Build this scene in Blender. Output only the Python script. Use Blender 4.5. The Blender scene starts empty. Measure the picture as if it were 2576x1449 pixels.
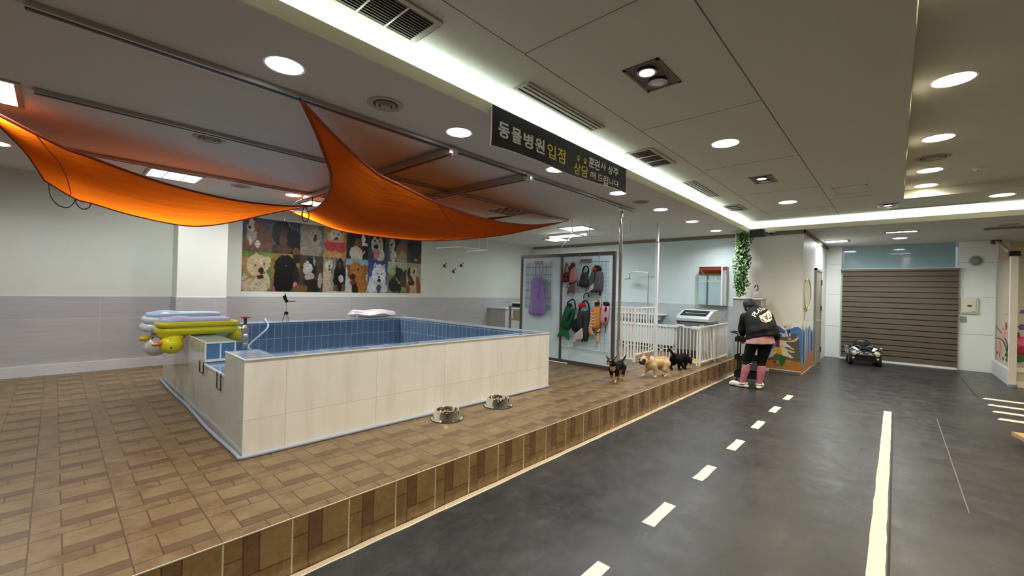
import bpy, bmesh, math, random
import numpy as np
from mathutils import Vector, Matrix, noise as mnoise
from mathutils.bvhtree import BVHTree
C = bpy.context.scene.collection
PI = math.pi
rad = math.radians
# ------------------------------------------------------------------ camera
IW, IH, FPX = 2576, 1449, 1055.29
yaw, pit, rol = rad(42.494), rad(0.278), rad(1.427)
_f = Vector((math.cos(yaw)*math.cos(pit), math.sin(yaw)*math.cos(pit), math.sin(pit)))
_r = Vector((math.sin(yaw), -math.cos(yaw), 0)); _u = _r.cross(_f)
CR = _r*math.cos(rol)+_u*math.sin(rol); CU = -_r*math.sin(rol)+_u*math.cos(rol)
EYE = Vector((0, 0, 1.5))
cd = bpy.data.cameras.new('camera'); cam = bpy.data.objects.new('camera', cd); C.objects.link(cam)
cam.matrix_world = Matrix(((CR.x, CU.x, -_f.x, EYE.x), (CR.y, CU.y, -_f.y, EYE.y), (CR.z, CU.z, -_f.z, EYE.z), (0, 0, 0, 1)))
cd.sensor_fit = 'HORIZONTAL'; cd.sensor_width = 36; cd.lens = FPX/IW*36; cd.clip_start = .02; cd.clip_end = 100
bpy.context.scene.camera = cam
# ------------------------------------------------------------------ world, exposure
w = bpy.data.worlds.new('world'); bpy.context.scene.world = w; w.use_nodes = True
w.node_tree.nodes['Background'].inputs[0].default_value = (.8, .9, 1, 1)
w.node_tree.nodes['Background'].inputs[1].default_value = .25
vs = bpy.context.scene.view_settings
bpy.context.scene.display_settings.display_device = 'sRGB'
vs.view_transform = 'Standard'; vs.look = 'None'; vs.gamma = 1; vs.exposure = 0.20; vs.use_curve_mapping = False
bpy.context.scene.render.film_transparent = False
E_LOW, E_WARM, E_COVE, E_TUBE = 12.5, 13.0, 7.0, 13.0     # lamp strengths

def lamp(name, parent, size, energy, color, loc, spread=150, sizey=None):
    l = bpy.data.lights.new(name, 'AREA'); l.energy = energy; l.color = color
    l.shape = 'DISK' if sizey is None else 'RECTANGLE'; l.size = size
    if sizey is not None: l.size_y = sizey
    l.spread = rad(spread)
    o = bpy.data.objects.new(name, l); C.objects.link(o); o.location = loc
    if parent is not None: o.parent = parent
    return o
COOL = (.93, .965, 1.0); WARM = (1.0, .84, .62); NEUT = (.95, 1.0, .97)

def ray(px, py):
    return CR*((px-IW/2)/FPX)+CU*(-(py-IH/2)/FPX)+_f
def onx(px, py, X): d = ray(px, py); return EYE+d*((X-EYE.x)/d.x)
def ony(px, py, Y): d = ray(px, py); return EYE+d*((Y-EYE.y)/d.y)
def onz(px, py, Z): d = ray(px, py); return EYE+d*((Z-EYE.z)/d.z)

# ------------------------------------------------------------------ materials
def s2l(c):
    return tuple(((v/255)/12.92 if v/255 <= .04045 else ((v/255+.055)/1.055)**2.4) for v in c)
MATS = {}
def mat(name, col, rough=.6, metal=0, noise=0, nscale=8, bump=0, bscale=60, emit=0, spec=.5, alpha=None, trans=0, coat=0, stretch=None):
    if name in MATS: return MATS[name]
    m = bpy.data.materials.new(name); m.use_nodes = True; nt = m.node_tree; b = nt.nodes['Principled BSDF']
    b.inputs['Base Color'].default_value = (*col, 1); b.inputs['Roughness'].default_value = rough
    b.inputs['Metallic'].default_value = metal; b.inputs['Specular IOR Level'].default_value = spec
    b.inputs['Coat Weight'].default_value = coat
    if trans: b.inputs['Transmission Weight'].default_value = trans
    if alpha is not None: b.inputs['Alpha'].default_value = alpha
    tc = nt.nodes.new('ShaderNodeTexCoord'); src = tc.outputs['Object']
    if stretch:
        mp = nt.nodes.new('ShaderNodeMapping'); mp.inputs['Scale'].default_value = stretch
        nt.links.new(src, mp.inputs[0]); src = mp.outputs[0]
    if noise:
        n = nt.nodes.new('ShaderNodeTexNoise'); n.inputs['Scale'].default_value = nscale; n.inputs['Detail'].default_value = 5
        nt.links.new(src, n.inputs['Vector'])
        r = nt.nodes.new('ShaderNodeMapRange'); r.inputs[1].default_value = .3; r.inputs[2].default_value = .7
        r.inputs[3].default_value = 1-noise; r.inputs[4].default_value = 1+noise
        nt.links.new(n.outputs[0], r.inputs[0])
        x = nt.nodes.new('ShaderNodeVectorMath'); x.operation = 'SCALE'; x.inputs[0].default_value = col
        nt.links.new(r.outputs[0], x.inputs['Scale']); nt.links.new(x.outputs[0], b.inputs['Base Color'])
    if bump:
        n = nt.nodes.new('ShaderNodeTexNoise'); n.inputs['Scale'].default_value = bscale; n.inputs['Detail'].default_value = 3
        nt.links.new(src, n.inputs['Vector'])
        bp = nt.nodes.new('ShaderNodeBump'); bp.inputs['Strength'].default_value = bump; bp.inputs['Distance'].default_value = .01
        nt.links.new(n.outputs[0], bp.inputs['Height']); nt.links.new(bp.outputs[0], b.inputs['Normal'])
    if emit:
        b.inputs['Emission Color'].default_value = (*col, 1); b.inputs['Emission Strength'].default_value = emit
    MATS[name] = m; return m
def vcmat(name, rough=.5, spec=.4, bump=0, bscale=80):
    if name in MATS: return MATS[name]
    m = mat(name, (1, 1, 1), rough, spec=spec, bump=bump, bscale=bscale); nt = m.node_tree
    a = nt.nodes.new('ShaderNodeAttribute'); a.attribute_name = 'Col'
    nt.links.new(a.outputs['Color'], nt.nodes['Principled BSDF'].inputs['Base Color']); return m

class NT:                                    # small helper to write node maths
    def __init__(s, m): s.nt = m.node_tree; s.b = s.nt.nodes['Principled BSDF']
    def n(s, t, **k):
        x = s.nt.nodes.new(t)
        for a, v in k.items(): setattr(x, a, v)
        return x
    def m(s, op, a, b=None, c=None):
        x = s.n('ShaderNodeMath', operation=op)
        for i, v in enumerate((a, b, c)):
            if v is None: continue
            if isinstance(v, (int, float)): x.inputs[i].default_value = v
            else: s.nt.links.new(v, x.inputs[i])
        return x.outputs[0]
    def mix(s, f, a, b):
        x = s.n('ShaderNodeMix', data_type='RGBA')
        if isinstance(f, (int, float)): x.inputs[0].default_value = f
        else: s.nt.links.new(f, x.inputs[0])
        for i, v in ((6, a), (7, b)):
            if isinstance(v, tuple): x.inputs[i].default_value = (*v, 1)
            else: s.nt.links.new(v, x.inputs[i])
        return x.outputs[2]
    def noise(s, vec, scale, detail=4, rough=.5):
        x = s.n('ShaderNodeTexNoise'); x.inputs['Scale'].default_value = scale; x.inputs['Detail'].default_value = detail
        x.inputs['Roughness'].default_value = rough
        if vec is not None: s.nt.links.new(vec, x.inputs['Vector'])
        return x.outputs[0]
    def rng(s, v, a, b, c, d):
        x = s.n('ShaderNodeMapRange'); s.nt.links.new(v, x.inputs[0])
        for i, k in enumerate((a, b, c, d)): x.inputs[i+1].default_value = k
        return x.outputs[0]
    def xyz(s, scale=(1, 1, 1)):
        tc = s.n('ShaderNodeNewGeometry'); mp = s.n('ShaderNodeMapping'); mp.inputs['Scale'].default_value = scale
        s.nt.links.new(tc.outputs['Position'], mp.inputs[0])
        sp = s.n('ShaderNodeSeparateXYZ'); s.nt.links.new(mp.outputs[0], sp.inputs[0])
        return mp.outputs[0], sp.outputs[0], sp.outputs[1], sp.outputs[2]
    def col(s, v): s.nt.links.new(v, s.b.inputs['Base Color'])
    def bump(s, h, st=.5, dist=.005):
        x = s.n('ShaderNodeBump'); x.inputs['Strength'].default_value = st; x.inputs['Distance'].default_value = dist
        s.nt.links.new(h, x.inputs['Height']); s.nt.links.new(x.outputs[0], s.b.inputs['Normal'])

def brick_stone(name, ua, va, u0, v0, size, grout, dim=1.0, rough=.35):
    """30 cm tile printed with five stones; ua / va name the axes that carry the tile's u and v"""
    m = mat(name, (.3, .2, .1), rough, spec=.5); t = NT(m); pos, X, Y, Z = t.xyz()
    ax = dict(X=X, Y=Y, Z=Z)
    u = t.m('DIVIDE', t.m('SUBTRACT', ax[ua], u0), size); v = t.m('DIVIDE', t.m('SUBTRACT', ax[va], v0), size)
    fu = t.m('FRACT', u); fv = t.m('FRACT', v)
    iu = t.m('FLOOR', u); iv = t.m('FLOOR', v)
    # region masks
    L = t.m('LESS_THAN', fu, .27); top = t.m('GREATER_THAN', fv, .66); mid = t.m('GREATER_THAN', fv, .34)
    Cc = t.m('MULTIPLY', t.m('MULTIPLY', t.m('GREATER_THAN', fu, .27), t.m('LESS_THAN', fu, .5)), mid)
    D = t.m('MULTIPLY', t.m('GREATER_THAN', fu, .5), mid)
    A = t.m('MULTIPLY', L, top)
    n1 = t.noise(pos, 9, 6, .65); n2 = t.noise(pos, 45, 4, .6)
    c = t.mix(t.rng(n1, .35, .65, 0, 1), tuple(v*dim for v in (.210, .128, .052)), tuple(v*dim for v in (.335, .226, .112)))
    c = t.mix(t.m('MULTIPLY', D, .35), c, tuple(v*dim for v in (.37, .25, .11)))
    c = t.mix(t.m('MULTIPLY', A, .3), c, tuple(v*dim for v in (.30, .20, .07)))
    c = t.mix(t.m('MULTIPLY', Cc, .62), c, tuple(v*dim for v in (.135, .070, .036)))
    c = t.mix(t.rng(n2, .5, .75, 0, .25), c, tuple(v*dim for v in (.13, .08, .04)))
    # joints between the printed stones
    def near(x, a, w_): return t.m('LESS_THAN', t.m('ABSOLUTE', t.m('SUBTRACT', x, a)), w_)
    j1 = near(fu, .27, .012)
    j2 = t.m('MULTIPLY', near(fu, .5, .012), mid)
    j3 = t.m('MULTIPLY', near(fv, .34, .012), t.m('GREATER_THAN', fu, .27))
    j4 = t.m('MULTIPLY', near(fv, .66, .012), L)
    j = t.m('MAXIMUM', t.m('MAXIMUM', j1, j2), t.m('MAXIMUM', j3, j4))
    c = t.mix(t.m('MULTIPLY', j, .75), c, tuple(v*dim for v in (.085, .048, .026)))
    gu = t.m('MAXIMUM', t.m('LESS_THAN', fu, .012), t.m('GREATER_THAN', fu, .988))
    gv = t.m('MAXIMUM', t.m('LESS_THAN', fv, .010), t.m('GREATER_THAN', fv, .990))
    g = gu if grout == 'u' else t.m('MAXIMUM', gu, gv)
    c = t.mix(g, c, (.62, .56, .44) if grout == 'u' else tuple(v*dim for v in (.13, .080, .046)))
    t.col(c)
    h = t.m('SUBTRACT', t.m('ADD', t.m('MULTIPLY', n1, .8), t.m('MULTIPLY', n2, .5)), t.m('MAXIMUM', g, j))
    t.bump(h, .35, .004)
    r = t.rng(n1, .3, .7, rough-.08, rough+.14); t.nt.links.new(r, t.b.inputs['Roughness'])
    return m

def tile_mat(name, a, b, a0, b0, sa, sb, col, grout, gw=.004, rough=.2, var=.12, streak=None):
    """rectangular tiles in the plane of the axes a and b (world metres)"""
    m = mat(name, col, rough, spec=.6); t = NT(m); pos, X, Y, Z = t.xyz(); ax = dict(X=X, Y=Y, Z=Z)
    u = t.m('DIVIDE', t.m('SUBTRACT', ax[a], a0), sa); v = t.m('DIVIDE', t.m('SUBTRACT', ax[b], b0), sb)
    fu = t.m('FRACT', u); fv = t.m('FRACT', v)
    g = t.m('MAXIMUM', t.m('LESS_THAN', fu, gw/sa), t.m('LESS_THAN', fv, gw/sb))
    cell = t.n('ShaderNodeCombineXYZ'); t.nt.links.new(t.m('FLOOR', u), cell.inputs[0]); t.nt.links.new(t.m('FLOOR', v), cell.inputs[1])
    wn = t.n('ShaderNodeTexWhiteNoise', noise_dimensions='3D'); t.nt.links.new(cell.outputs[0], wn.inputs['Vector'])
    k = t.rng(wn.outputs[0], 0, 1, 1-var, 1+var)
    x = t.n('ShaderNodeVectorMath', operation='SCALE'); x.inputs[0].default_value = col; t.nt.links.new(k, x.inputs['Scale'])
    c = x.outputs[0]
    if streak:
        pv, _, _, _ = t.xyz(streak[0]); c = t.mix(t.rng(t.noise(pv, 1, 5, .6), .45, .75, 0, streak[2]), c, streak[1])
    c = t.mix(g, c, grout); t.col(c); t.bump(t.m('SUBTRACT', 1, g), .4, .003)
    return m

# ------------------------------------------------------------------ mesh building
class MB:
    def __init__(s): s.v = []; s.f = []; s.m = []; s.mats = []
    def mi(s, m):
        if m is None: return 0
        if m not in s.mats: s.mats.append(m)
        return s.mats.index(m)
    def add(s, vs_, fs, m=None):
        o = len(s.v); s.v += [tuple(p) for p in vs_]; k = s.mi(m)
        for f in fs: s.f.append(tuple(i+o for i in f)); s.m.append(k)
    def box(s, x0, x1, y0, y1, z0, z1, m=None):
        x0, x1 = sorted((x0, x1)); y0, y1 = sorted((y0, y1)); z0, z1 = sorted((z0, z1))
        s.add([(x0, y0, z0), (x1, y0, z0), (x1, y1, z0), (x0, y1, z0), (x0, y0, z1), (x1, y0, z1), (x1, y1, z1), (x0, y1, z1)],
              [(3, 2, 1, 0), (4, 5, 6, 7), (0, 1, 5, 4), (1, 2, 6, 5), (2, 3, 7, 6), (3, 0, 4, 7)], m); return s
    def beam(s, p, q, w_, h, m=None, up=(0, 0, 1)):
        p, q = Vector(p), Vector(q); d = (q-p).normalized(); a = d.cross(Vector(up))
        if a.length < 1e-4: a = d.cross(Vector((1, 0, 0)))
        a.normalize(); b = a.cross(d).normalized(); a *= w_/2; b *= h/2
        s.add([p-a-b, p+a-b, p+a+b, p-a+b, q-a-b, q+a-b, q+a+b, q-a+b],
              [(0, 1, 2, 3), (7, 6, 5, 4), (0, 4, 5, 1), (1, 5, 6, 2), (2, 6, 7, 3), (3, 7, 4, 0)], m); return s
    def cyl(s, p, q, r0, r1=None, n=16, m=None, caps=True):
        r1 = r0 if r1 is None else r1; p, q = Vector(p), Vector(q); d = (q-p).normalized()
        a = d.cross(Vector((0, 0, 1)));
        if a.length < 1e-3: a = d.cross(Vector((1, 0, 0)))
        a.normalize(); b = d.cross(a)
        vs_ = [p+(a*math.cos(t)+b*math.sin(t))*r0 for t in [2*PI*i/n for i in range(n)]]+[q+(a*math.cos(t)+b*math.sin(t))*r1 for t in [2*PI*i/n for i in range(n)]]
        fs = [(i, (i+1) % n, n+(i+1) % n, n+i) for i in range(n)]
        if caps: fs += [tuple(range(n-1, -1, -1)), tuple(range(n, 2*n))]
        s.add(vs_, fs, m); return s
    def tube(s, pts, r, n=8, m=None, closed=False):
        pts = [Vector(p) for p in pts]; N = len(pts); R_ = r if hasattr(r, '__len__') else [r]*N; rings = []
        prev = None
        for i, p in enumerate(pts):
            d = (pts[(i+1) % N]-pts[i-1]) if closed else (pts[min(i+1, N-1)]-pts[max(i-1, 0)])
            d.normalize()
            a = (prev-d*prev.dot(d)) if prev is not None else d.cross(Vector((0, 0, 1)))
            if a.length < 1e-3: a = d.cross(Vector((1, 0, 0)))
            a.normalize(); prev = a; b = d.cross(a)
            rings.append([p+(a*math.cos(2*PI*k/n)+b*math.sin(2*PI*k/n))*R_[i] for k in range(n)])
        vs_ = [v for r_ in rings for v in r_]; fs = []
        for i in range(N if closed else N-1):
            j = (i+1) % N
            fs += [(i*n+k, i*n+(k+1) % n, j*n+(k+1) % n, j*n+k) for k in range(n)]
        if not closed: fs += [tuple(range(n-1, -1, -1)), tuple((N-1)*n+k for k in range(n))]
        s.add(vs_, fs, m); return s
    def lathe(s, prof, c=(0, 0, 0), n=32, m=None, axis='Z', closed=False):
        vs_ = []
        for r, h in prof:
            for k in range(n):
                t = 2*PI*k/n; x, y = r*math.cos(t), r*math.sin(t)
                p = (x, y, h) if axis == 'Z' else ((h, x, y) if axis == 'X' else (x, h, y))
                vs_.append((p[0]+c[0], p[1]+c[1], p[2]+c[2]))
        fs = []
        for i in range(len(prof)-1 if not closed else len(prof)):
            j = (i+1) % len(prof)
            fs += [(i*n+k, i*n+(k+1) % n, j*n+(k+1) % n, j*n+k) for k in range(n)]
        s.add(vs_, fs, m); return s
    def ell(s, c, r, m=None, rot=None, nu=20, nv=12):
        c = Vector(c); R3 = rot if rot is not None else Matrix.Identity(3); vs_ = []
        for j in range(nv+1):
            ph = PI*j/nv
            for i in range(nu):
                th = 2*PI*i/nu
                vs_.append(c+R3 @ Vector((r[0]*math.sin(ph)*math.cos(th), r[1]*math.sin(ph)*math.sin(th), r[2]*math.cos(ph))))
        fs = [(j*nu+i, (j+1)*nu+i, (j+1)*nu+(i+1) % nu, j*nu+(i+1) % nu) for j in range(nv) for i in range(nu)]
        s.add(vs_, fs, m); return s
    def cap(s, p, q, r0, r1, m=None, n=14):          # tapered capsule
        p, q = Vector(p), Vector(q); s.ell(p, (r0,)*3, m, nu=n, nv=8); s.ell(q, (r1,)*3, m, nu=n, nv=8)
        if (q-p).length > 1e-5: s.cyl(p, q, r0, r1, n, m)
        return s
    def prism(s, pts, off, m=None):                   # closed polygon (3-D points) pushed along off
        pts = [Vector(p) for p in pts]; off = Vector(off); n = len(pts)
        s.add(pts+[p+off for p in pts], [tuple(range(n-1, -1, -1)), tuple(range(n, 2*n))]+[(i, (i+1) % n, n+(i+1) % n, n+i) for i in range(n)], m); return s
    def quad(s, a, b, c, d, m=None): s.add([a, b, c, d], [(0, 1, 2, 3)], m); return s
    def grid(s, fn, nu, nv, m=None):
        vs_ = [fn(i/nu, j/nv) for j in range(nv+1) for i in range(nu+1)]
        fs = [(j*(nu+1)+i, j*(nu+1)+i+1, (j+1)*(nu+1)+i+1, (j+1)*(nu+1)+i) for j in range(nv) for i in range(nu)]
        s.add(vs_, fs, m); return s
    def build(s, name, m=None, parent=None, smooth=False, bevel=0, fix=True, **tags):
        me = bpy.data.meshes.new(name); me.from_pydata(s.v, [], s.f)
        ms = s.mats or [m]
        for x in ms: me.materials.append(x)
        for i, k in enumerate(s.m): me.polygons[i].material_index = k
        if fix:
            bm = bmesh.new(); bm.from_mesh(me); bmesh.ops.remove_doubles(bm, verts=bm.verts, dist=1e-6)
            bmesh.ops.recalc_face_normals(bm, faces=bm.faces); bm.to_mesh(me); bm.free()
        if smooth is True: me.polygons.foreach_set('use_smooth', [True]*len(me.polygons))
        elif smooth: me.polygons.foreach_set('use_smooth', [True]*len(me.polygons)); me.set_sharp_from_angle(angle=rad(smooth))
        o = bpy.data.objects.new(name, me); C.objects.link(o)
        if parent is not None: o.parent = parent; o.matrix_parent_inverse = parent_inv(parent)
        if bevel:
            b = o.modifiers.new('b', 'BEVEL'); b.width = bevel; b.segments = 2; b.limit_method = 'ANGLE'
        for k, v in tags.items(): o[{'label': 'label', 'cat': 'category', 'group': 'group', 'kind': 'kind'}[k]] = v
        return o
def parent_inv(p):
    mw = Matrix.Translation(p.location) @ p.rotation_euler.to_matrix().to_4x4() @ Matrix.Diagonal((*p.scale, 1))
    if p.parent is not None: mw = p.parent.get('_', None) or mw
    return mw.inverted()
def thing(name, label, cat, loc=(0, 0, 0), group=None, rotz=0):
    o = bpy.data.objects.new(name, None); C.objects.link(o); o.location = loc; o.rotation_euler = (0, 0, rotz)
    o.empty_display_size = .1; o['label'] = label; o['category'] = cat
    if group: o['group'] = group
    return o
def tree(o):
    return [c for c in bpy.data.objects if c.parent == o]
def dup(root, loc, label=None, rotz=None, group=None, scale=None):
    r = root.copy(); C.objects.link(r); r.location = loc
    if rotz is not None: r.rotation_euler = (0, 0, rotz)
    if scale: r.scale = scale
    if label: r['label'] = label
    if group: r['group'] = group
    for ch in tree(root):
        c = ch.copy(); C.objects.link(c); c.parent = r
        for g in tree(ch):
            d = g.copy(); C.objects.link(d); d.parent = c
    return r
def struct(name, b, m=None, **k):
    kw = dict(kind='structure'); kw.update(k); return b.build(name, m, **kw)
def smoothpath(pts, k=6):                    # Catmull-Rom
    pts = [Vector(p) for p in pts]; out = []
    for i in range(len(pts)-1):
        a = pts[max(i-1, 0)]; b = pts[i]; c = pts[i+1]; d = pts[min(i+2, len(pts)-1)]
        for j in range(k):
            t = j/k; out.append(.5*((2*b)+(c-a)*t+(2*a-5*b+4*c-d)*t*t+(3*b-a-3*c+d)*t**3))
    out.append(pts[-1]); return out
def interp(pts, t):
    n = len(pts)-1; x = max(0, min(.999999, t))*n; i = int(x); return pts[i].lerp(pts[i+1], x-i)

# ------------------------------------------------------------------ painted surfaces
class Canvas:
    def __init__(s, w_, h, bg): s.w, s.h = w_, h; s.a = np.zeros((h, w_, 3)); s.a[:] = s2l(bg); s.set(0, 1, 0, 1)
    def set(s, x0, x1, y0, y1):              # window in canvas units; user coords 0..1 within, y up
        s.win = (x0, x1, y0, y1)
        X, Y = np.meshgrid((np.arange(s.w)+.5)/s.w, (np.arange(s.h)+.5)/s.h)
        s.X = (X-x0)/(x1-x0); s.Y = (Y-y0)/(y1-y0); s.inside = (s.X >= 0) & (s.X <= 1) & (s.Y >= 0) & (s.Y <= 1)
        s.px = 1/(s.w*(x1-x0)); s.ar = (s.h*(y1-y0))/(s.w*(x1-x0))
    def put(s, mask, col, al=1):
        k = (np.clip(mask, 0, 1)*al*s.inside)[..., None]; s.a = s.a*(1-k)+np.array(s2l(col))*k
    def rect(s, x0, x1, y0, y1, col, al=1): s.put(((s.X >= x0) & (s.X <= x1) & (s.Y >= y0) & (s.Y <= y1))*1.0, col, al)
    def bg(s, col): s.rect(0, 1, 0, 1, col)
    def grad(s, c0, c1):                     # printed backdrop fading from bottom to top
        k = np.clip(s.Y, 0, 1)[..., None]; c = np.array(s2l(c0))*(1-k)+np.array(s2l(c1))*k
        s.a = np.where(s.inside[..., None], c, s.a)
    def ell(s, cx, cy, rx, ry, col, rot=0, al=1):
        r = rad(rot); x = (s.X-cx); y = (s.Y-cy)*s.ar
        u = x*math.cos(r)+y*math.sin(r); v = -x*math.sin(r)+y*math.cos(r)
        d = np.sqrt((u/rx)**2+(v/(ry*s.ar))**2); s.put((1-d)*min(rx, ry*s.ar)/s.px+.5, col, al)
    def poly(s, pts, col, al=1):
        ins = np.zeros_like(s.X, bool); n = len(pts)
        for i in range(n):
            x0, y0 = pts[i]; x1, y1 = pts[(i+1) % n]
            if y0 == y1: continue
            c = ((s.Y >= min(y0, y1)) & (s.Y < max(y0, y1))); xi = x0+(s.Y-y0)*(x1-x0)/(y1-y0); ins ^= (c & (s.X < xi))
        s.put(ins*1.0, col, al)
    def line(s, pts, wd, col, al=1):
        for (x0, y0), (x1, y1) in zip(pts[:-1], pts[1:]):
            dx, dy = x1-x0, (y1-y0)*s.ar; L = dx*dx+dy*dy+1e-12
            t = np.clip(((s.X-x0)*dx+(s.Y-y0)*s.ar*dy)/L, 0, 1)
            d = np.hypot(s.X-x0-t*dx, (s.Y-y0)*s.ar-t*dy); s.put((wd/2-d)/s.px+.5, col, al)
    def mottle(s, amt, cells, seed=0):       # print texture
        r = np.random.RandomState(seed); cy = max(2, int(cells*s.ar)); g = r.rand(cy+2, cells+2)
        x = np.clip(s.X, 0, .9999)*cells; y = np.clip(s.Y, 0, .9999)*cy; i = x.astype(int); j = y.astype(int); fx = x-i; fy = y-j
        v = (g[j, i]*(1-fx)+g[j, i+1]*fx)*(1-fy)+(g[j+1, i]*(1-fx)+g[j+1, i+1]*fx)*fy
        s.a = np.where(s.inside[..., None], s.a*(1+(v-.5)[..., None]*2*amt), s.a)
    def soften(s, n=1):
        for _ in range(n):
            p = np.pad(s.a, ((1, 1), (1, 1), (0, 0)), 'edge')
            s.a = (p[1:-1, 1:-1]*4+p[:-2, 1:-1]+p[2:, 1:-1]+p[1:-1, :-2]+p[1:-1, 2:])/8
    def ruffle(s, amt, seed=0, wrap=None):            # uneven, furry outlines
        r = np.random.RandomState(seed); dx = np.zeros((s.h, s.w)); dy = np.zeros((s.h, s.w))
        for sc, k in ((3, .8), (7, 1.0), (16, .9)):
            for d in (dx, dy):
                g = r.rand(s.h//sc+3, s.w//sc+3)-.5
                y, x = np.mgrid[0:s.h, 0:s.w]; fx = x/sc % 1; fy = y/sc % 1; i = x//sc; j = y//sc
                d += k*((g[j, i]*(1-fx)+g[j, i+1]*fx)*(1-fy)+(g[j+1, i]*(1-fx)+g[j+1, i+1]*fx)*fy)
        y, x = np.mgrid[0:s.h, 0:s.w]; X = np.clip(x+dx*amt, 0, s.w-1).astype(int); Y = np.clip(y+dy*amt, 0, s.h-1).astype(int)
        if wrap is not None: X = np.where(wrap[Y, X] == wrap[y, x], X, x); Y = np.where(wrap[Y, X] == wrap[y, x], Y, y)
        s.a = s.a[Y, X]
    def mesh(s, name, fn, m, parent=None, **tags):
        w_, h = s.w, s.h
        co = np.array([tuple(fn(i/(w_-1), j/(h-1))) for j in range(h) for i in range(w_)], dtype=np.float32)
        idx = np.arange(w_*h).reshape(h, w_); q = np.stack([idx[:-1, :-1], idx[:-1, 1:], idx[1:, 1:], idx[1:, :-1]], -1).reshape(-1, 4)
        me = bpy.data.meshes.new(name); me.vertices.add(w_*h); me.vertices.foreach_set('co', co.ravel())
        me.loops.add(q.size); me.loops.foreach_set('vertex_index', q.ravel().astype(np.int32))
        me.polygons.add(len(q)); me.polygons.foreach_set('loop_start', np.arange(0, q.size, 4, dtype=np.int32))
        me.update(calc_edges=True); me.validate()
        ca = me.color_attributes.new('Col', 'FLOAT_COLOR', 'POINT')
        ca.data.foreach_set('color', np.concatenate([s.a.reshape(-1, 3), np.ones((w_*h, 1))], 1).astype(np.float32).ravel())
        me.materials.append(m); o = bpy.data.objects.new(name, me); C.objects.link(o)
        if parent is not None: o.parent = parent; o.matrix_parent_inverse = parent_inv(parent)
        for k, v in tags.items(): o[{'label': 'label', 'cat': 'category', 'group': 'group', 'kind': 'kind'}[k]] = v
        return o

def organic(name, b, m, parent=None, voxel=.008, smooth=4, colfn=None, xf=None, deform=None, **tags):
    """union of the builder's closed shapes grown into one continuous skin"""
    me = bpy.data.meshes.new('tmp'); me.from_pydata(b.v, [], b.f); o = bpy.data.objects.new('tmp', me); C.objects.link(o)
    r = o.modifiers.new('r', 'REMESH'); r.mode = 'VOXEL'; r.voxel_size = voxel
    s_ = o.modifiers.new('s', 'SMOOTH'); s_.factor = .6; s_.iterations = smooth
    dg = bpy.context.evaluated_depsgraph_get(); me2 = bpy.data.meshes.new_from_object(o.evaluated_get(dg))
    bpy.data.objects.remove(o); me2.name = name; n = len(me2.vertices)
    co = np.empty(n*3, dtype=np.float32); me2.vertices.foreach_get('co', co); co = co.reshape(-1, 3)
    if deform is not None: co = deform(co)
    if colfn is not None:
        cols = np.array([s2l(colfn(*p)) for p in co.tolist()], dtype=np.float32)
        ca = me2.color_attributes.new('Col', 'FLOAT_COLOR', 'POINT'); ca.data.foreach_set('color', np.concatenate([cols, np.ones((n, 1), np.float32)], 1).ravel())
    if xf is not None:
        R4 = np.array(xf); co = co @ R4[:3, :3].T+R4[:3, 3]
    me2.vertices.foreach_set('co', co.astype(np.float32).ravel()); me2.polygons.foreach_set('use_smooth', [True]*len(me2.polygons))
    me2.materials.clear(); me2.materials.append(m); me2.update()
    o = bpy.data.objects.new(name, me2); C.objects.link(o)
    if parent is not None: o.parent = parent; o.matrix_parent_inverse = parent_inv(parent)
    for k, v in tags.items(): o[{'label': 'label', 'cat': 'category', 'group': 'group', 'kind': 'kind'}[k]] = v
    return o
def text_mesh(txt, bold=.0):
    cu = bpy.data.curves.new('t', 'FONT'); cu.body = txt; cu.offset = bold; cu.size = 1; cu.resolution_u = 3
    o = bpy.data.objects.new('t', cu); C.objects.link(o); dg = bpy.context.evaluated_depsgraph_get()
    me = bpy.data.meshes.new_from_object(o.evaluated_get(dg)); vs_ = [v.co.copy() for v in me.vertices]; fs = [tuple(p.vertices) for p in me.polygons]
    bpy.data.objects.remove(o); return vs_, fs
def put_text(b, txt, fn, u0, u1, v0, v1, m, bold=.0):
    """fit the text's own bounds to the box u0..u1, v0..v1 on the surface fn(u, v)"""
    vs_, fs = text_mesh(txt, bold)
    if not vs_: return
    xs = [p.x for p in vs_]; ys = [p.y for p in vs_]; x0, x1, y0, y1 = min(xs), max(xs), min(ys), max(ys)
    b.add([fn(u0+(p.x-x0)/(x1-x0)*(u1-u0), v0+(p.y-y0)/(y1-y0)*(v1-v0)) for p in vs_], fs, m)

# ------------------------------------------------------------------ common materials
M = MATS
mat('ceiling_paint', (.66, .66, .575), .8, bump=.06, bscale=90)
mat('low_ceiling_paint', (.60, .585, .54), .75, bump=.06, bscale=90)
mat('wall_paint', (.62, .65, .60), .7, noise=.03, nscale=2, bump=.12, bscale=140)
mat('bath_paint', (.66, .77, .78), .7, noise=.03, nscale=2, bump=.1, bscale=140)
mat('white_paint', (.80, .80, .76), .45)
mat('cream_paint', (.86, .79, .58), .7, noise=.03, nscale=3)
mat('trim_brown', (.22, .17, .13), .6)
mat('white_metal', (.82, .83, .82), .35)
mat('white_plastic', (.80, .81, .80), .4)
mat('grey_metal', (.35, .35, .34), .4, .6)
mat('rail_metal', (.42, .41, .39), .38, .7)
mat('chrome', (.85, .85, .86), .12, 1)
mat('steel', (.82, .80, .74), .07, 1)
mat('dark_metal', (.10, .095, .09), .4, .7)
mat('frame_bronze', (.14, .115, .095), .4, .6)
mat('black_plastic', (.012, .012, .013), .4)
mat('black_metal', (.015, .015, .016), .35, .3)
mat('grey_plastic', (.27, .28, .28), .45)
mat('vent_paint', (.42, .39, .33), .6)
mat('vent_dark', (.055, .045, .030), .7)
mat('groove', (.16, .15, .12), .9)
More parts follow.
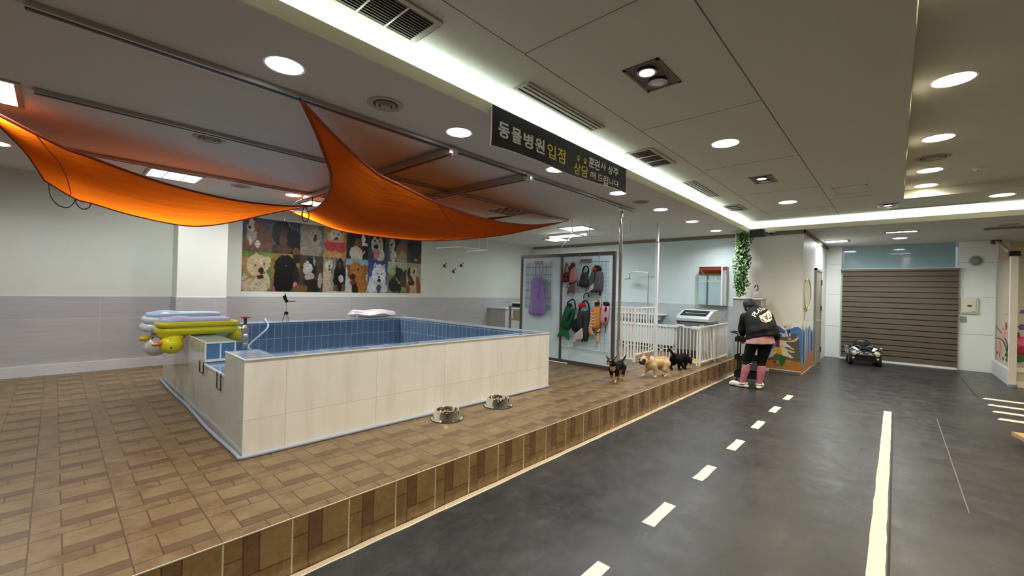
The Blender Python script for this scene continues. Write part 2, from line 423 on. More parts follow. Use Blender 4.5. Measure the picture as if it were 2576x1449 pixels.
mat('cool_glow', COOL, emit=18); mat('warm_glow', (1, .86, .66), emit=18); mat('neutral_glow', NEUT, emit=14)
mat('tape_white', (.83, .76, .60), .6, noise=.06, nscale=30)
# ================================================================== ROOM
XW, YB = 9.74, 8.1            # bathing-area wall, back wall
ZL, ZU, ZR, ZP = 2.80, 3.00, 3.12, .29
PE = 2.29                     # platform edge
# floor: dark painted screed, scuffed
fm = mat('dark_floor_paint', (.03, .03, .033), .4, spec=.5); t = NT(fm); pos, X_, Y_, Z_ = t.xyz()
n1 = t.noise(pos, 1.1, 6, .6); n2 = t.noise(pos, 5, 6, .7)
pv, _, _, _ = t.xyz((1.2, 9, 1)); n3 = t.noise(pv, 1.5, 5, .7); pw, _, _, _ = t.xyz((26, 3, 1)); n4 = t.noise(pw, 1.0, 4, .8)
c = t.mix(t.rng(n1, .35, .68, 0, 1), (.017, .018, .021), (.040, .040, .040))
n5 = t.noise(pos, 38, 5, .75); c = t.mix(t.rng(n2, .50, .78, 0, .28), c, (.075, .073, .070)); c = t.mix(t.rng(n3, .55, .75, 0, .22), c, (.10, .097, .09)); c = t.mix(t.rng(n5, .55, .80, 0, .45), c, (.10, .10, .098))
c = t.mix(t.rng(n4, .72, .80, 0, .35), c, (.20, .19, .17)); t.col(c)
t.nt.links.new(t.rng(n2, .3, .7, .26, .46), t.b.inputs['Roughness']); t.bump(t.m('ADD', n3, n4), .12, .004)
struct('floor', MB().box(-4, 14.6, -5.5, PE, -.1, 0, fm).box(9.2, 14.6, PE, 2.6, -.1, 0, fm))
top = brick_stone('platform_tile', 'Y', 'X', PE, .555, .305, 'uv', dim=.61, rough=.38)
ris = brick_stone('riser_tile', 'X', 'Z', .555, -.015, .305, 'u', dim=.88, rough=.22)
p = MB(); p.box(-4, 9.2, PE+.004, 8.3, -.1, ZP, top).box(9.2, XW, PE+.35, 8.3, -.1, ZP, top)
p.box(-4, 9.2, PE-.004, PE+.004, 0, ZP-.004, ris)
struct('floor_platform', p)
struct('trim_1', MB().box(-4, 9.2, PE-.006, PE+.002, ZP-.004, ZP+.001, mat('edge_grout', (.46, .40, .30), .6)))
# upper ceiling with raised part, seams
struct('ceiling', MB().box(-4, 9.9, -.06, 2.46, ZU, ZU+.1).box(8.49, 9.9, -5.5, -.06, ZU, ZU+.1), M['ceiling_paint'])
struct('ceiling_raised', MB().box(-4, 8.55, -5.5, -.0, ZR, ZR+.1).box(-4, 8.49, -.0615, -.055, ZU-.0006, ZR).box(8.482, 8.489, -5.5, -.06, ZU-.0006, ZR), M['ceiling_paint'])
struct('ceiling_drop', MB().box(-4, 8.2, -.055, .27, ZU-.018, ZU-.0005), M['ceiling_paint'])
g = MB()
g.box(-4, 9.6, .776, .782, ZU-.002, ZU+.01).box(-4, 9.6, 1.762, 1.766, ZU-.0015, ZU+.01)
for x in (.34, 1.985, 3.63, 5.27, 6.92, 8.55): g.box(x-.002, x+.002, .78, 1.764, ZU-.0015, ZU+.01)
g.box(7.95, 7.954, -.05, .78, ZU-.002, ZU+.01)
struct('trim_2', g, M['groove'])
h = MB()
for a in ((7.15, 7.65, .30, .315), (7.15, 7.65, .66, .675), (7.15, 7.165, .30, .675), (7.635, 7.65, .30, .675)): h.box(a[0], a[1], a[2], a[3], ZU-.006, ZU)
struct('trim_3', h, M['ceiling_paint'])
# low ceilings (over the platform, and over the far bay)
struct('ceiling_low', MB().box(-4, 9.9, 2.25, 8.3, ZL, ZL+.03), M['low_ceiling_paint'])
struct('ceiling_far', MB().box(9.66, 14.7, -5.5, 2.25, ZL, ZL+.03), M['low_ceiling_paint'])
cm = mat('cove_paint', (.72, .68, .52), .6)
struct('trim_4', MB().box(-4, 9.66, 2.235, 2.25, ZL-.002, ZL+.082, cm).box(9.645, 9.66, -5.5, 2.235, ZL-.002, ZL+.082, cm))
struct('wall_cove', MB().box(-4, 9.9, 2.46, 2.48, ZL+.03, ZU+.05, M['white_paint']).box(9.88, 9.9, -5.5, 2.46, ZL+.03, ZU+.05, M['white_paint']))
# cove strips: real LED battens lying behind the lip
led = mat('cove_led', (.86, 1.0, .97), emit=E_COVE*2.0)
root = thing('cove_light', 'cool white light strip hidden behind the ceiling lip along the pool side', 'light strip', (3, 2.32, ZL+.03))
b = MB(); x = -3.8
while x < 9.5: b.box(x, min(x+1.14, 9.6), 2.285, 2.325, ZL+.032, ZL+.052); x += 1.2
b.build('led_batten', led, root)
root = thing('cove_light', 'cool white light strip hidden behind the ceiling lip above the far bay', 'light strip', (9.73, 0, ZL+.03))
b = MB(); y = -5.3
while y < 2.2: b.box(9.695, 9.735, y, min(y+1.14, 2.25), ZL+.032, ZL+.052); y += 1.2
b.build('led_batten', led, root)
# walls: tiled wainscot of pale wood-look tile below painted plaster
def wains(name, a, a0, col=(.44, .44, .45)):
    return tile_mat(name, a, 'Z', a0, .12, 1.2, .29, col, (.56, .56, .56), gw=.004, rough=.4, var=.05,
                    streak=((2.0, 2.0, 22.0), (.34, .33, .33), .5))
wx = wains('wainscot_x', 'X', .42); wy = wains('wainscot_y', 'Y', .3, (.48, .55, .57))
YL = 7.85
struct('wall_left', MB().box(-4, 1.17, YL, YL+.3, 1.28, ZL, M['wall_paint']).box(-4, 1.17, YL-.012, YL+.3, 0, 1.28, wx))
struct('baseboard_left', MB().box(-4, 1.17, YL-.04, YL-.012, ZP, ZP+.13, mat('baseboard_tile', (.62, .63, .64), .4, noise=.05)))
struct('wall_column', MB().box(1.17, 1.765, 7.48, 8.3, 1.28, ZL, mat('column_paint', (.74, .76, .71), .7, bump=.1, bscale=140)).box(1.16, 1.775, 7.468, 8.3, 0, 1.28, wx))
struct('wall_back', MB().box(1.765, XW, YB, YB+.2, 1.28, ZL, M['wall_paint']).box(1.775, XW, YB-.012, YB+.2, 0, 1.28, wx))
struct('wall_bath', MB().box(XW, XW+.2, 2.50, YB, 1.28, ZL, M['bath_paint']).box(XW-.012, XW+.2, 2.50, YB, 0, 1.28, wy).box(XW, XW+.2, 1.33, 2.50, 0, ZL, M['white_paint']))
struct('wall_door', MB().box(XW+.2, 13.6, 1.33, 1.53, 0, ZL), M['white_paint'])
struct('trim_5', MB().box(XW-.03, XW, 1.30, YB-.05, ZL-.07, ZL).box(XW-.03, 13.4, 1.30, 1.33, ZL-.06, ZL), M['trim_brown'])
struct('trim_6', MB().box(9.2, XW, 2.29, 2.5, 0, .285, mat('step_side', (.10, .095, .08), .6)))
# far wall: back-painted white panels, blue-grey glazing above the blind
pan = mat('panel_white', (.82, .86, .82), .22, spec=.6)
fw = MB()
for y0, y1 in ((1.33, 1.03), (-1.0, -1.55)):
    for z0, z1 in ((0, .79), (.795, 1.59), (1.595, 2.34), (2.345, ZL)): fw.box(13.41, 13.6, y0, y1, z0, z1)
fw.box(13.45, 13.6, 1.03, -1.0, 0, 2.2)
struct('wall_far', fw, pan)
gm = mat('tinted_glass', (.27, .40, .43), .06, spec=.8)
struct('window_1', MB().box(13.405, 13.46, .97, -.95, 2.2, ZL), gm)
struct('window_frame_1', MB().box(13.40, 13.43, 1.0, -1.0, 2.2, 2.225), M['white_metal'])
# parts of the room behind / beside the camera that close it off
struct('wall_right', MB().box(-4, 14.6, -5.7, -5.5, 0, ZR), M['cream_paint'])
struct('wall_rear', MB().box(-4.2, -4, -5.7, 8.3, 0, ZR), M['wall_paint'])
struct('wall_end', MB().box(14.4, 14.6, -5.5, -1.6, 0, ZL).box(13.6, 14.5, -1.60, -1.75, 0, ZL), M['cream_paint'])

# floor markings
def mark(x0, x1, y0, y1, label, group, name='road_marking', seed=0):
    random.seed(seed); n = max(2, int((x1-x0)/.12)); a = []; c_ = []
    for i in range(n+1):
        x = x0+(x1-x0)*i/n; a.append((x, y0+random.uniform(-.003, .003), 0)); c_.append((x, y1+random.uniform(-.003, .003), 0))
    b = MB(); b.prism(a+c_[::-1], (0, 0, .0025)); return b.build(name, M['tape_white'], label=label, cat='road marking', group=group)
for i, d in enumerate(((1478, 1449, 1535, 1411), (1607, 1333, 1699, 1268), (1737, 1214, 1799, 1173), (1825, 1137, 1870, 1107), (1887, 1082, 1922, 1059), (1932, 1040, 1961, 1023), (1968, 1007, 1992, 995))):
    a = onz(d[0]+8, d[1]-3, 0); c_ = onz(d[2]-8, d[3]+1, 0)
    xa, xb = 1.84+.922*i-.17, 1.84+.922*i+.20
    mark(xa+.04, xb+.04, 1.125, 1.205, 'short cream dash painted on the dark floor, '+('nearest the camera', 'second from the camera', 'third from the camera', 'fourth from the camera', 'third from the far end', 'second from the far end', 'farthest, in front of the person')[i], 'lane dashes', seed=i)
mark(.5, 7.57, .022, .10, 'long solid cream line painted along the dark floor', 'lane lines', seed=20)
mark(.2, 9.1, 2.232, 2.280, 'narrow cream line along the foot of the tiled step', 'lane lines', seed=21)
for i in range(4):
    x1_ = (9.85, 9.30, 8.80, 8.30)[i]
    b = MB(); y0_ = -.985+.01*i
    b.prism([(x1_-.13, y0_-.02, 0), (x1_, y0_-.06, 0), (x1_-.02, -3.2, 0), (x1_-.15, -3.2, 0)], (0, 0, .0025))
    b.build('road_marking', M['tape_white'], label='cream crosswalk bar at the right edge, '+('farthest of four', 'second farthest of four', 'second nearest of four', 'nearest of four')[i], cat='road marking', group='crosswalk bars')
struct('trim_7', MB().box(9.8, 13.35, -.965, -.953, 0, .002).box(.5, 7.5, .002, .014, 0, .0015), mat('floor_joint', (.008, .008, .009), .6))
struct('trim_8', MB().box(4.4, 7.6, -.408, -.400, 0, .0012), mat('floor_scratch', (.16, .15, .14), .6))
# ================================================================== CEILING FIXTURES
ORD = ['nearest', 'second', 'third', 'fourth', 'fifth', 'sixth', 'seventh', 'eighth']
def downlight(x, y, z, r, glow, col, energy, label, group):
    root = thing('downlight', label, 'ceiling light', (x, y, z), group)
    MB().lathe([(r, -.001), (r+.014, -.003), (r+.016, 0.0), (r, .0)], (x, y, z), 40, M['white_metal']).build('rim', None, root, smooth=30)
    MB().lathe([(.001, -.0015), (r*.6, -.002), (r, -.0015), (r, .004), (.001, .004)], (x, y, z), 40, M[glow]).build('diffuser', None, root)
    lamp('lamp', root, r*2, energy, col, (0, 0, -.006), 145); return root
for i in range(7):
    downlight(.9+1.352*i, 2.705, ZL, .100, 'cool_glow', COOL, E_LOW, ('nearest', 'second', 'third, beneath the banner text', 'fourth, at the end of the banner', 'fifth', 'sixth', 'farthest, by the brown trim')[i]+' round cool white downlight above the platform edge', 'cool downlights above the platform edge')
for k, i in ((-1, 0), (-2, 1)):  # unseen lamps added behind the camera to light the closed room
    downlight(.9+1.352*k, 2.705, ZL, .100, 'cool_glow', COOL, E_LOW, 'unseen round cool white downlight added to the row above the platform, behind the viewer', 'cool downlights above the platform edge')
for j, (x, y) in enumerate(((-.42, 6.46), (2.33, 6.50))):
    downlight(x, y, ZL, .10, 'cool_glow', COOL, E_LOW, ('round cool downlight left of the orange sail at the left picture edge', 'round cool downlight between the two orange sails')[j], 'cool downlights over the pool')
for j, (x, y) in enumerate(((4.45, 1.268), (7.83, 1.29))):
    downlight(x, y, ZU, .118, 'warm_glow', WARM, E_WARM, ('round warm downlight in the middle of the upper ceiling', 'small far round warm downlight near the corner of the cove light')[j], 'warm downlights in the upper ceiling')
downlight(8.94, -1.07, ZU, .118, 'warm_glow', WARM, E_WARM, 'round warm downlight at the right edge beside the far cove strip', 'warm downlights in the upper ceiling')
for i, x in enumerate((4.42, 5.92, 7.34, 8.28)):
    downlight(x, -.285, ZR, .115, 'warm_glow', WARM, E_WARM, ('largest and nearest round warm downlight in the raised ceiling', 'second round warm downlight in the raised ceiling, in front of the round vent', 'third round warm downlight in the raised ceiling, behind the round vent', 'farthest round warm downlight in the raised ceiling')[i], 'warm downlights in the raised ceiling')
for i, (x, y, z) in enumerate(((2.9, -.285, ZR), (1.4, -.285, ZR), (-.2, -.285, ZR), (4.4, -2.4, ZR), (1.2, -2.6, ZR), (7.2, -2.6, ZR), (1.0, 1.268, ZU), (-2, -2, ZR), (12.4, -3.0, ZL), (10.6, -2.9, ZL))):  # unseen lamps added to brighten the closed room and the flower enclosure
    downlight(x, y, z, .115, 'warm_glow', WARM, E_WARM, 'unseen round warm downlight added out of view for extra light', 'warm downlights in the raised ceiling')
downlight(12.05, -.04, ZL, .11, 'cool_glow', COOL, E_LOW*1.3, 'round cool white downlight in front of the brown blind', 'far bay lights')

def spotbox(x, y, label, two=True):
    root = thing('recessed_spotlight', label, 'spotlight', (x, y, ZU), 'square recessed spotlights')
    L, W_ = .42, .20; sx, sy = (.145, .145)
    bz = mat('spot_bronze', (.11, .07, .042), .35, .5)
    b = MB(); z = ZU
    hx, hy = .20, .125
    for a in ((-hx, hx, -hy, -hy+.02), (-hx, hx, hy-.02, hy), (-hx, -hx+.02, -hy, hy), (hx-.02, hx, -hy, hy)): b.box(x+a[0], x+a[1], y+a[2], y+a[3], z-.006, z)
    b.build('trim_frame', bz, root)
    MB().box(x-hx+.02, x+hx-.02, y-hy+.02, y+hy-.02, z-.004, z-.0005).build('back_plate', mat('spot_plate', (.06, .038, .024), .4, .4), root)
    for i, dx in enumerate((-.088, .088)):
        gl = M['warm_glow'] if i == 0 else mat('lamp_off', (.55, .50, .50), .15, .5)
        MB().lathe([(.044, 0), (.062, -.006), (.066, -.010), (.062, -.014), (.050, -.012)], (x+dx, y, z-.003), 28, M['grey_metal']).build('ring', None, root, smooth=40)
        MB().lathe([(.001, -.012), (.03, -.013), (.055, -.010), (.055, -.004)], (x+dx, y, z-.003), 28, gl).build('bulb', None, root, smooth=40, label='lit warm bulb' if i == 0 else 'unlit bulb')
    lamp('lamp', root, .1, E_WARM*.6, WARM, (-.088, 0, -.03), 110); return root
spotbox(2.76, 1.262, 'dark bronze square spotlight fitting with one bulb lit, nearest of three')
spotbox(6.12, 1.28, 'dark bronze spotlight fitting with one lit bulb, above the second square vent')
spotbox(9.0, .12, 'dark bronze spotlight fitting with one lit bulb, beside the far cove strip')

def grille(x0, x1, y0, y1, z, label, n, axis='Y', bars=2, name='air_vent', group='slatted ceiling vents'):
    root = thing(name, label, 'vent', ((x0+x1)/2, (y0+y1)/2, z), group); w_ = .035
    b = MB()
    for a in ((x0, x1, y0, y0+w_), (x0, x1, y1-w_, y1), (x0, x0+w_, y0+w_, y1-w_), (x1-w_, x1, y0+w_, y1-w_)): b.box(*a, z-.012, z)
    b.build('frame', M['vent_paint'], root, bevel=.003)
    MB().box(x0+w_, x1-w_, y0+w_, y1-w_, z-.002, z-.0005).build('opening', M['vent_dark'], root)
    b = MB(); A, B = (y0+w_, y1-w_)
    for i in range(n):
        y = A+(B-A)*(i+.5)/n
        b.prism([(x0+w_, y-.004, z-.010), (x0+w_, y-.001, z-.010), (x0+w_, y+.006, z-.002), (x0+w_, y+.003, z-.002)], (x1-x0-2*w_, 0, 0))
    b.build('slats', M['vent_paint'], root)
    if bars:
        b = MB()
        for i in range(bars):
            x = x0+w_+(x1-x0-2*w_)*(i+1)/(bars+1); b.box(x-.004, x+.004, A, B, z-.014, z-.009)
        b.build('crossbars', M['white_metal'], root)
    return root
grille(.70, 1.452, 1.90, 2.215, ZU, 'large slatted air vent at the top edge of the picture', 11, bars=3)
grille(4.11, 4.76, 1.872, 2.165, ZU, 'square slatted air vent just past the end of the banner', 11, bars=2)
grille(7.54, 8.07, 1.92, 2.20, ZU, 'small far slatted air vent near the corner of the cove light', 10, bars=2)
def linear(x0, x1, y0, y1, z, label, along='X'):
    root = thing('linear_diffuser', label, 'vent', ((x0+x1)/2, (y0+y1)/2, z), 'linear ceiling diffusers'); w_ = .022
    b = MB()
    for a in ((x0, x1, y0, y0+w_), (x0, x1, y1-w_, y1), (x0, x0+w_, y0+w_, y1-w_), (x1-w_, x1, y0+w_, y1-w_)): b.box(*a, z-.010, z)
    b.build('frame', M['vent_paint'], root, bevel=.002)
    MB().box(x0+w_, x1-w_, y0+w_, y1-w_, z-.002, z-.0005).build('slot', M['vent_dark'], root)
    b = MB()
    for k in (.36, .64):
        if along == 'X': y = y0+(y1-y0)*k; b.box(x0+w_, x1-w_, y-.013, y+.013, z-.008, z-.002)
        else: x = x0+(x1-x0)*k; b.box(x-.007, x+.007, y0+w_, y1-w_, z-.008, z-.002)
    b.build('blades', M['vent_paint'], root); return root
linear(2.27, 3.34, 1.965, 2.115, ZU, 'long narrow slot vent above the banner')
linear(5.66, 6.74, 1.99, 2.135, ZU, 'long narrow slot vent between the two square vents')
root = thing('ceiling_batten', 'thin white lit batten beside the far cove strip', 'ceiling light', (9.4, -.46, ZU))
MB().box(9.36, 9.43, -1.0, .10, ZU-.02, ZU).build('housing', M['white_metal'], root); MB().box(9.375, 9.415, -.98, .08, ZU-.024, ZU-.02).build('cover', mat('batten_cover', (.9, 1, .97), emit=1.2), root)
def roundvent(x, y, z, r, label, rings=3, col='vent_paint'):
    root = thing('round_vent', label, 'vent', (x, y, z), 'round ceiling vents')
    MB().lathe([(r+.02, 0), (r+.018, -.006), (r, -.012), (r-.018, -.004), (r-.02, 0)], (x, y, z), 44, M[col]).build('outer_ring', None, root, smooth=30)
    MB().lathe([(.001, -.001), (r-.018, -.001), (r-.018, 0)], (x, y, z), 44, mat('vent_gap', (.11, .095, .08), .8)).build('gap', None, root)
    b = MB(); k = r-.035; i = 0
    while k > .02 and i < rings:
        b.lathe([(k, -.004), (k-.006, -.020), (k-.022, -.012), (k-.020, -.004)], (x, y, z), 36, M[col]); k -= .032; i += 1
    b.lathe([(.001, -.016), (max(k, .012), -.014), (max(k, .012)+.004, -.004)], (x, y, z), 30, M[col])
    b.build('cones', None, root, smooth=40); return root
roundvent(1.567, 2.70, ZL, .105, 'round stepped air vent between the two largest cool downlights')
roundvent(.92, 4.59, ZL, .105, 'round stepped air vent above the left orange sail')
roundvent(1.66, 6.49, ZL, .10, 'round stepped air vent seen orange-tinted behind the left sail')
roundvent(5.62, 2.70, ZL, .10, 'small round vent between two cool downlights past the banner', 1)
roundvent(6.69, -.285, ZR, .13, 'round vent in the raised ceiling among the warm downlights', 1)

def panel_light(x0, x1, y0, y1, z, label, ncell=(2, 4), energy=None, glow='neutral_glow', group='recessed louvred panel lights'):
    root = thing('panel_light', label, 'ceiling light', ((x0+x1)/2, (y0+y1)/2, z), group); w_ = .03; b = MB()
    for a in ((x0, x1, y0, y0+w_), (x0, x1, y1-w_, y1), (x0, x0+w_, y0+w_, y1-w_), (x1-w_, x1, y0+w_, y1-w_)): b.box(*a, z-.012, z)
    b.build('frame', M['grey_metal'], root)
    MB().box(x0+w_, x1-w_, y0+w_, y1-w_, z-.004, z-.001).build('diffuser', M[glow], root)
    b = MB(); nx, ny = ncell
    for i in range(1, nx): x = x0+(x1-x0)*i/nx; b.box(x-.006, x+.006, y0+w_, y1-w_, z-.012, z-.004)
    for i in range(1, ny): y = y0+(y1-y0)*i/ny; b.box(x0+w_, x1-w_, y-.004, y+.004, z-.012, z-.004)
    b.build('louvre', M['white_metal'], root)
    if energy: lamp('lamp', root, x1-x0-.06, energy, NEUT, (0, 0, -.02), 170, y1-y0-.06)
    return root
panel_light(.70, 1.24, 6.30, 6.80, ZL, 'square louvred light glowing white above the left orange sail', (3, 5), E_TUBE)
panel_light(-.75, -.18, 4.33, 4.93, ZL, 'square louvred light cut by the left picture edge', (2, 3), E_TUBE*.45)
panel_light(2.60, 3.08, 6.62, 7.05, ZL, 'small louvred light seen at the gap between the two orange sails', (3, 3), E_TUBE)
panel_light(3.9, 4.4, 6.3, 6.8, ZL, 'louvred light hidden above the right orange sail', (3, 4), E_TUBE)
panel_light(6.95, 7.50, 4.55, 5.15, ZL, 'louvred light behind the hanging rails near the chrome post', (3, 4), E_TUBE*.8, group='recessed louvred panel lights')
panel_light(8.3, 8.8, 6.05, 6.6, ZL, 'dim louvred light low behind the bare tube, near the far wall', (3, 4), E_TUBE*.8)
panel_light(10.78, 10.98, -.30, .19, ZL, 'bright rectangular light in the far bay, right one', (1, 2), E_TUBE*1.3, 'cool_glow', 'far bay lights')
panel_light(11.82, 12.22, .80, 1.24, ZL, 'bright rectangular light in the far bay beside the door wall', (1, 2), E_TUBE*1.3, 'cool_glow', 'far bay lights')
# bare tube light
root = thing('tube_light', 'bare white fluorescent tube light on the ceiling behind the glass screen', 'ceiling light', (7.72, 5.42, ZL))
MB().box(7.68, 7.76, 4.93, 5.93, ZL-.05, ZL).build('housing', M['white_metal'], root)
for y0, y1 in ((4.95, 5.28), (5.30, 5.91)): MB().cyl((7.72, y0, ZL-.068), (7.72, y1, ZL-.068), .022, n=14, m=M['cool_glow']).build('tube', None, root, smooth=40)
lamp('lamp', root, .05, E_TUBE*.7, COOL, (0, 0, -.10), 175, .95)
b = MB(); b.tube(smoothpath([(7.4, 5.1, ZL-.04), (7.0, 4.8, 2.62), (6.2, 4.45, 2.35), (5.88, 4.30, 2.13)]), .008)
b.build('power_cord', M['white_plastic'], label='white cable hanging from the tube light to the glass screen', cat='cable')
# lattice vent
root = thing('lattice_vent', 'small vent with a checkered lattice near the tip of the right orange sail', 'vent', (5.05, 4.72, ZL))
b = MB(); x0, x1, y0, y1 = 4.72, 5.42, 4.42, 5.02
for a in ((x0, x1, y0, y0+.02), (x0, x1, y1-.02, y1), (x0, x0+.02, y0, y1), (x1-.02, x1, y0, y1)): b.box(*a, ZL-.01, ZL)
b.build('frame', M['white_metal'], root); MB().box(x0+.02, x1-.02, y0+.02, y1-.02, ZL-.002, ZL).build('opening', M['vent_dark'], root)
b = MB()
for i in range(10):
    for j in range(6):
        if (i+j) % 2: b.box(x0+.02+.066*i, x0+.02+.066*(i+1), y0+.02+.0933*j, y0+.02+.0933*(j+1), ZL-.008, ZL-.002)
b.build('lattice', M['vent_paint'], root)
# small ceiling bits of the far bay
linear(11.0, 11.32, -1.75, -1.12, ZL, 'grey slot vent in the far bay ceiling', along='Y')
root = roundvent(10.75, -1.38, ZL, .11, 'round vent in the far bay ceiling at the right edge', 1)
def sensor(x, y, z, label):
    r = thing('smoke_detector', label, 'smoke detector', (x, y, z), 'small ceiling sensors')
    MB().lathe([(.001, -.035), (.022, -.034), (.034, -.022), (.050, -.012), (.052, 0)], (x, y, z), 24, M['white_plastic']).build('casing', None, r, smooth=40)
    MB().lathe([(.001, -.042), (.012, -.041), (.014, -.034)], (x, y, z), 16, M['grey_plastic']).build('sensor_tip', None, r, smooth=40)
p_ = onz(2460, 426, ZR-.02); sensor(p_.x, p_.y, ZR, 'small white detector on the raised ceiling at the right')
p_ = onz(1226, 541, ZL-.02); sensor(p_.x, p_.y, ZL, 'small detector on the ceiling beyond the right orange sail')
# speaker and dome camera at the inner corner of the cove
root = thing('wall_speaker', 'black box speaker hung at the ceiling corner above the vine', 'speaker', (9.45, 2.1, ZL))
pc = onx(1905, 587, 9.40)
b = MB(); b.box(pc.x-.07, pc.x+.07, pc.y-.13, pc.y+.13, pc.z-.075, pc.z+.075); b.build('cabinet', M['black_plastic'], root, bevel=.02)
MB().box(pc.x-.075, pc.x-.069, pc.y-.115, pc.y+.115, pc.z-.062, pc.z+.062).build('grille', mat('speaker_mesh', (.02, .02, .021), .7, bump=.6, bscale=400), root)
MB().box(pc.x-.02, pc.x+.02, pc.y-.03, pc.y+.03, pc.z+.07, ZL).build('bracket', M['dark_metal'], root)
pc = onz(1941, 573, ZL-.02)
root = thing('security_camera', 'small white dome camera beside the black speaker', 'camera', (9.55, 1.9, ZL))
dc = onx(1941, 577, 9.55); dz = ZL
MB().lathe([(.001, 0), (.06, 0), (.062, -.035), (.05, -.045), (.001, -.045)], (dc.x, dc.y, dz), 28, M['white_plastic']).build('housing', None, root, smooth=40)
MB().ell((dc.x, dc.y, dz-.045), (.042, .042, .035), M['black_plastic']).build('dome', None, root, smooth=True)

# ceiling tracks
def track(p, q, label, w_=.075, h=.03, z=ZL):
    root = thing('ceiling_track', label, 'ceiling track', ((p[0]+q[0])/2, (p[1]+q[1])/2, z), 'metal ceiling tracks')
    p = Vector((*p, z-h/2)); q = Vector((*q, z-h/2)); d = (q-p).normalized(); s = Vector((-d.y, d.x, 0))
    b = MB(); b.beam(p, q, w_, h); b.build('channel', M['rail_metal'], root)
    b = MB(); b.beam(p-Vector((0, 0, h/2+.001)), q-Vector((0, 0, h/2+.001)), w_*.35, .004); b.build('slot', mat('track_slot', (.05, .05, .05), .6), root)
    return root
track((-.12, 3.04), (6.05, 3.04), 'long metal ceiling track nearest the cool downlights')
track((-.12, 4.38), (6.2, 4.38), 'long metal ceiling track crossing above the left sail')
track((.03, 6.12), (6.1, 6.12), 'long metal ceiling track behind the two sails')
def crossbar(x, y0, y1, label):
    root = thing('cross_rail', label, 'rail', (x, (y0+y1)/2, ZL-.06), 'cross rails under the tracks')
    MB().box(x-.045, x+.045, y0, y1, ZL-.075, ZL-.034).build('bar', M['rail_metal'], root)
    MB().box(x-.012, x+.012, y0, y1, ZL-.079, ZL-.075).build('groove', mat('track_slot', (.05, .05, .05), .6), root)
    b = MB(); b.box(x-.05, x+.05, y0-.06, y0, ZL-.085, ZL-.030); b.box(x-.03, x+.03, y0-.08, y0-.055, ZL-.11, ZL-.05); b.build('clamp', M['chrome'], root, bevel=.006, label='shiny end clamp')
    return root
crossbar(2.42, 3.03, 6.25, 'cross rail with a shiny clamp, left one, running above the right sail')
crossbar(3.50, 3.03, 6.25, 'cross rail with a shiny clamp, right one, running above the right sail')
# ================================================================== POOL
TP = .97
outer = tile_mat('pool_outer_tile', 'X', 'Z', 1.165, -.05, .72, .60, (.84, .80, .72), (.56, .51, .44), gw=.003, rough=.16, var=.03, streak=((9.0, 9.0, 1.6), (.62, .54, .45), .4))
outer_y = tile_mat('pool_tile_shaded', 'Y', 'Z', 3.42, -.05, .305, .60, (.60, .60, .54), (.66, .66, .60), gw=.005, rough=.10, var=.05, streak=((3.0, 3.0, 5.0), (.46, .46, .41), .4))  # same cream tile, greyed: side shade and wall reflection put into the colour
BL_ = (.145, .26, .40); GR_ = (.60, .68, .73)
tin_x = tile_mat('pool_tile_x', 'X', 'Z', 1.13, .97-.2*5, .0925, .195, BL_, GR_, gw=.005, rough=.12, var=.10)
tin_y = tile_mat('pool_tile_y', 'Y', 'Z', 3.46, .97-.2*5, .0925, .195, BL_, GR_, gw=.005, rough=.12, var=.10)
ttop = tile_mat('pool_tile_top', 'X', 'Y', .90, 3.26, .195, .0925, (.20, .30, .43), GR_, gw=.006, rough=.10, var=.12)
root = thing('swimming_pool', 'raised dog swimming pool clad in cream tiles with a blue tiled basin', 'pool', (2.6, 4.9, ZP))
FL, FR, BR, BL = (.90, 3.30), (4.235, 3.22), (4.30, 6.60), (.92, 6.60)
fl, fr, br, bl = (1.13, 3.50), (4.05, 3.43), (4.03, 6.29), (1.14, 6.28)
def wallseg(b, P, Q, q, p_, mo, mi, ztop=TP, me=None, z0=ZP):
    """wall from P to Q on the outside, p_ to q on the inside"""
    v = [(P[0], P[1]), (Q[0], Q[1]), (q[0], q[1]), (p_[0], p_[1])]
    lo = [(x, y, z0) for x, y in v]; hi = [(x, y, ztop) for x, y in v]
    b.add(lo+hi, [(0, 1, 5, 4)], mo); b.add(lo+hi, [(2, 3, 7, 6)], mi); b.add(lo+hi, [(4, 5, 6, 7)], ttop)
    b.add(lo+hi, [(1, 2, 6, 5), (3, 0, 4, 7)], me or mi)
def lerp2(a, b_, t_): return (a[0]+(b_[0]-a[0])*t_, a[1]+(b_[1]-a[1])*t_)
b = MB(); wallseg(b, FL, FR, fr, fl, outer, tin_x, me=outer_y); b.build('front_wall', None, root, fix=False)
b = MB(); wallseg(b, FR, BR, br, fr, outer_y, tin_y); b.build('right_wall', None, root, fix=False)
b = MB(); wallseg(b, BR, BL, bl, br, outer, tin_x); b.build('back_wall', None, root, fix=False)
Ya, Yb = 3.80, 4.47
b = MB()
wallseg(b, (.902, Ya), FL, fl, (1.132, Ya), outer_y, tin_y); wallseg(b, BL, (.908, Yb), (1.135, Yb), bl, outer_y, tin_y)
wallseg(b, (.908, Yb), (.902, Ya), (1.132, Ya), (1.135, Yb), outer_y, tin_y, .785)
b.build('left_wall', None, root, fix=False)
whi = mat('tile_edge_white', (.74, .74, .70), .35)
b = MB()
for P, Q in ((FL, FR), (FR, BR), (FL, (.902, Ya)), ((.908, Yb), BL)): b.beam((*P, TP+.0005), (*Q, TP+.0005), .012, .008)
for z0_, z1_ in ((.80, .822), (.958, .972)): b.box(.904, 1.14, Yb-.012, Yb+.002, z0_, z1_)
for x in (.904, 1.015, 1.128): b.box(x, x+.012, Yb-.010, Yb+.002, .80, TP)
b.box(.895, .912, Ya, Yb, .776, .79); b.box(.897, .909, FL[1], FL[1]+.01, ZP, TP)
b.build('edge_trim', whi, root)
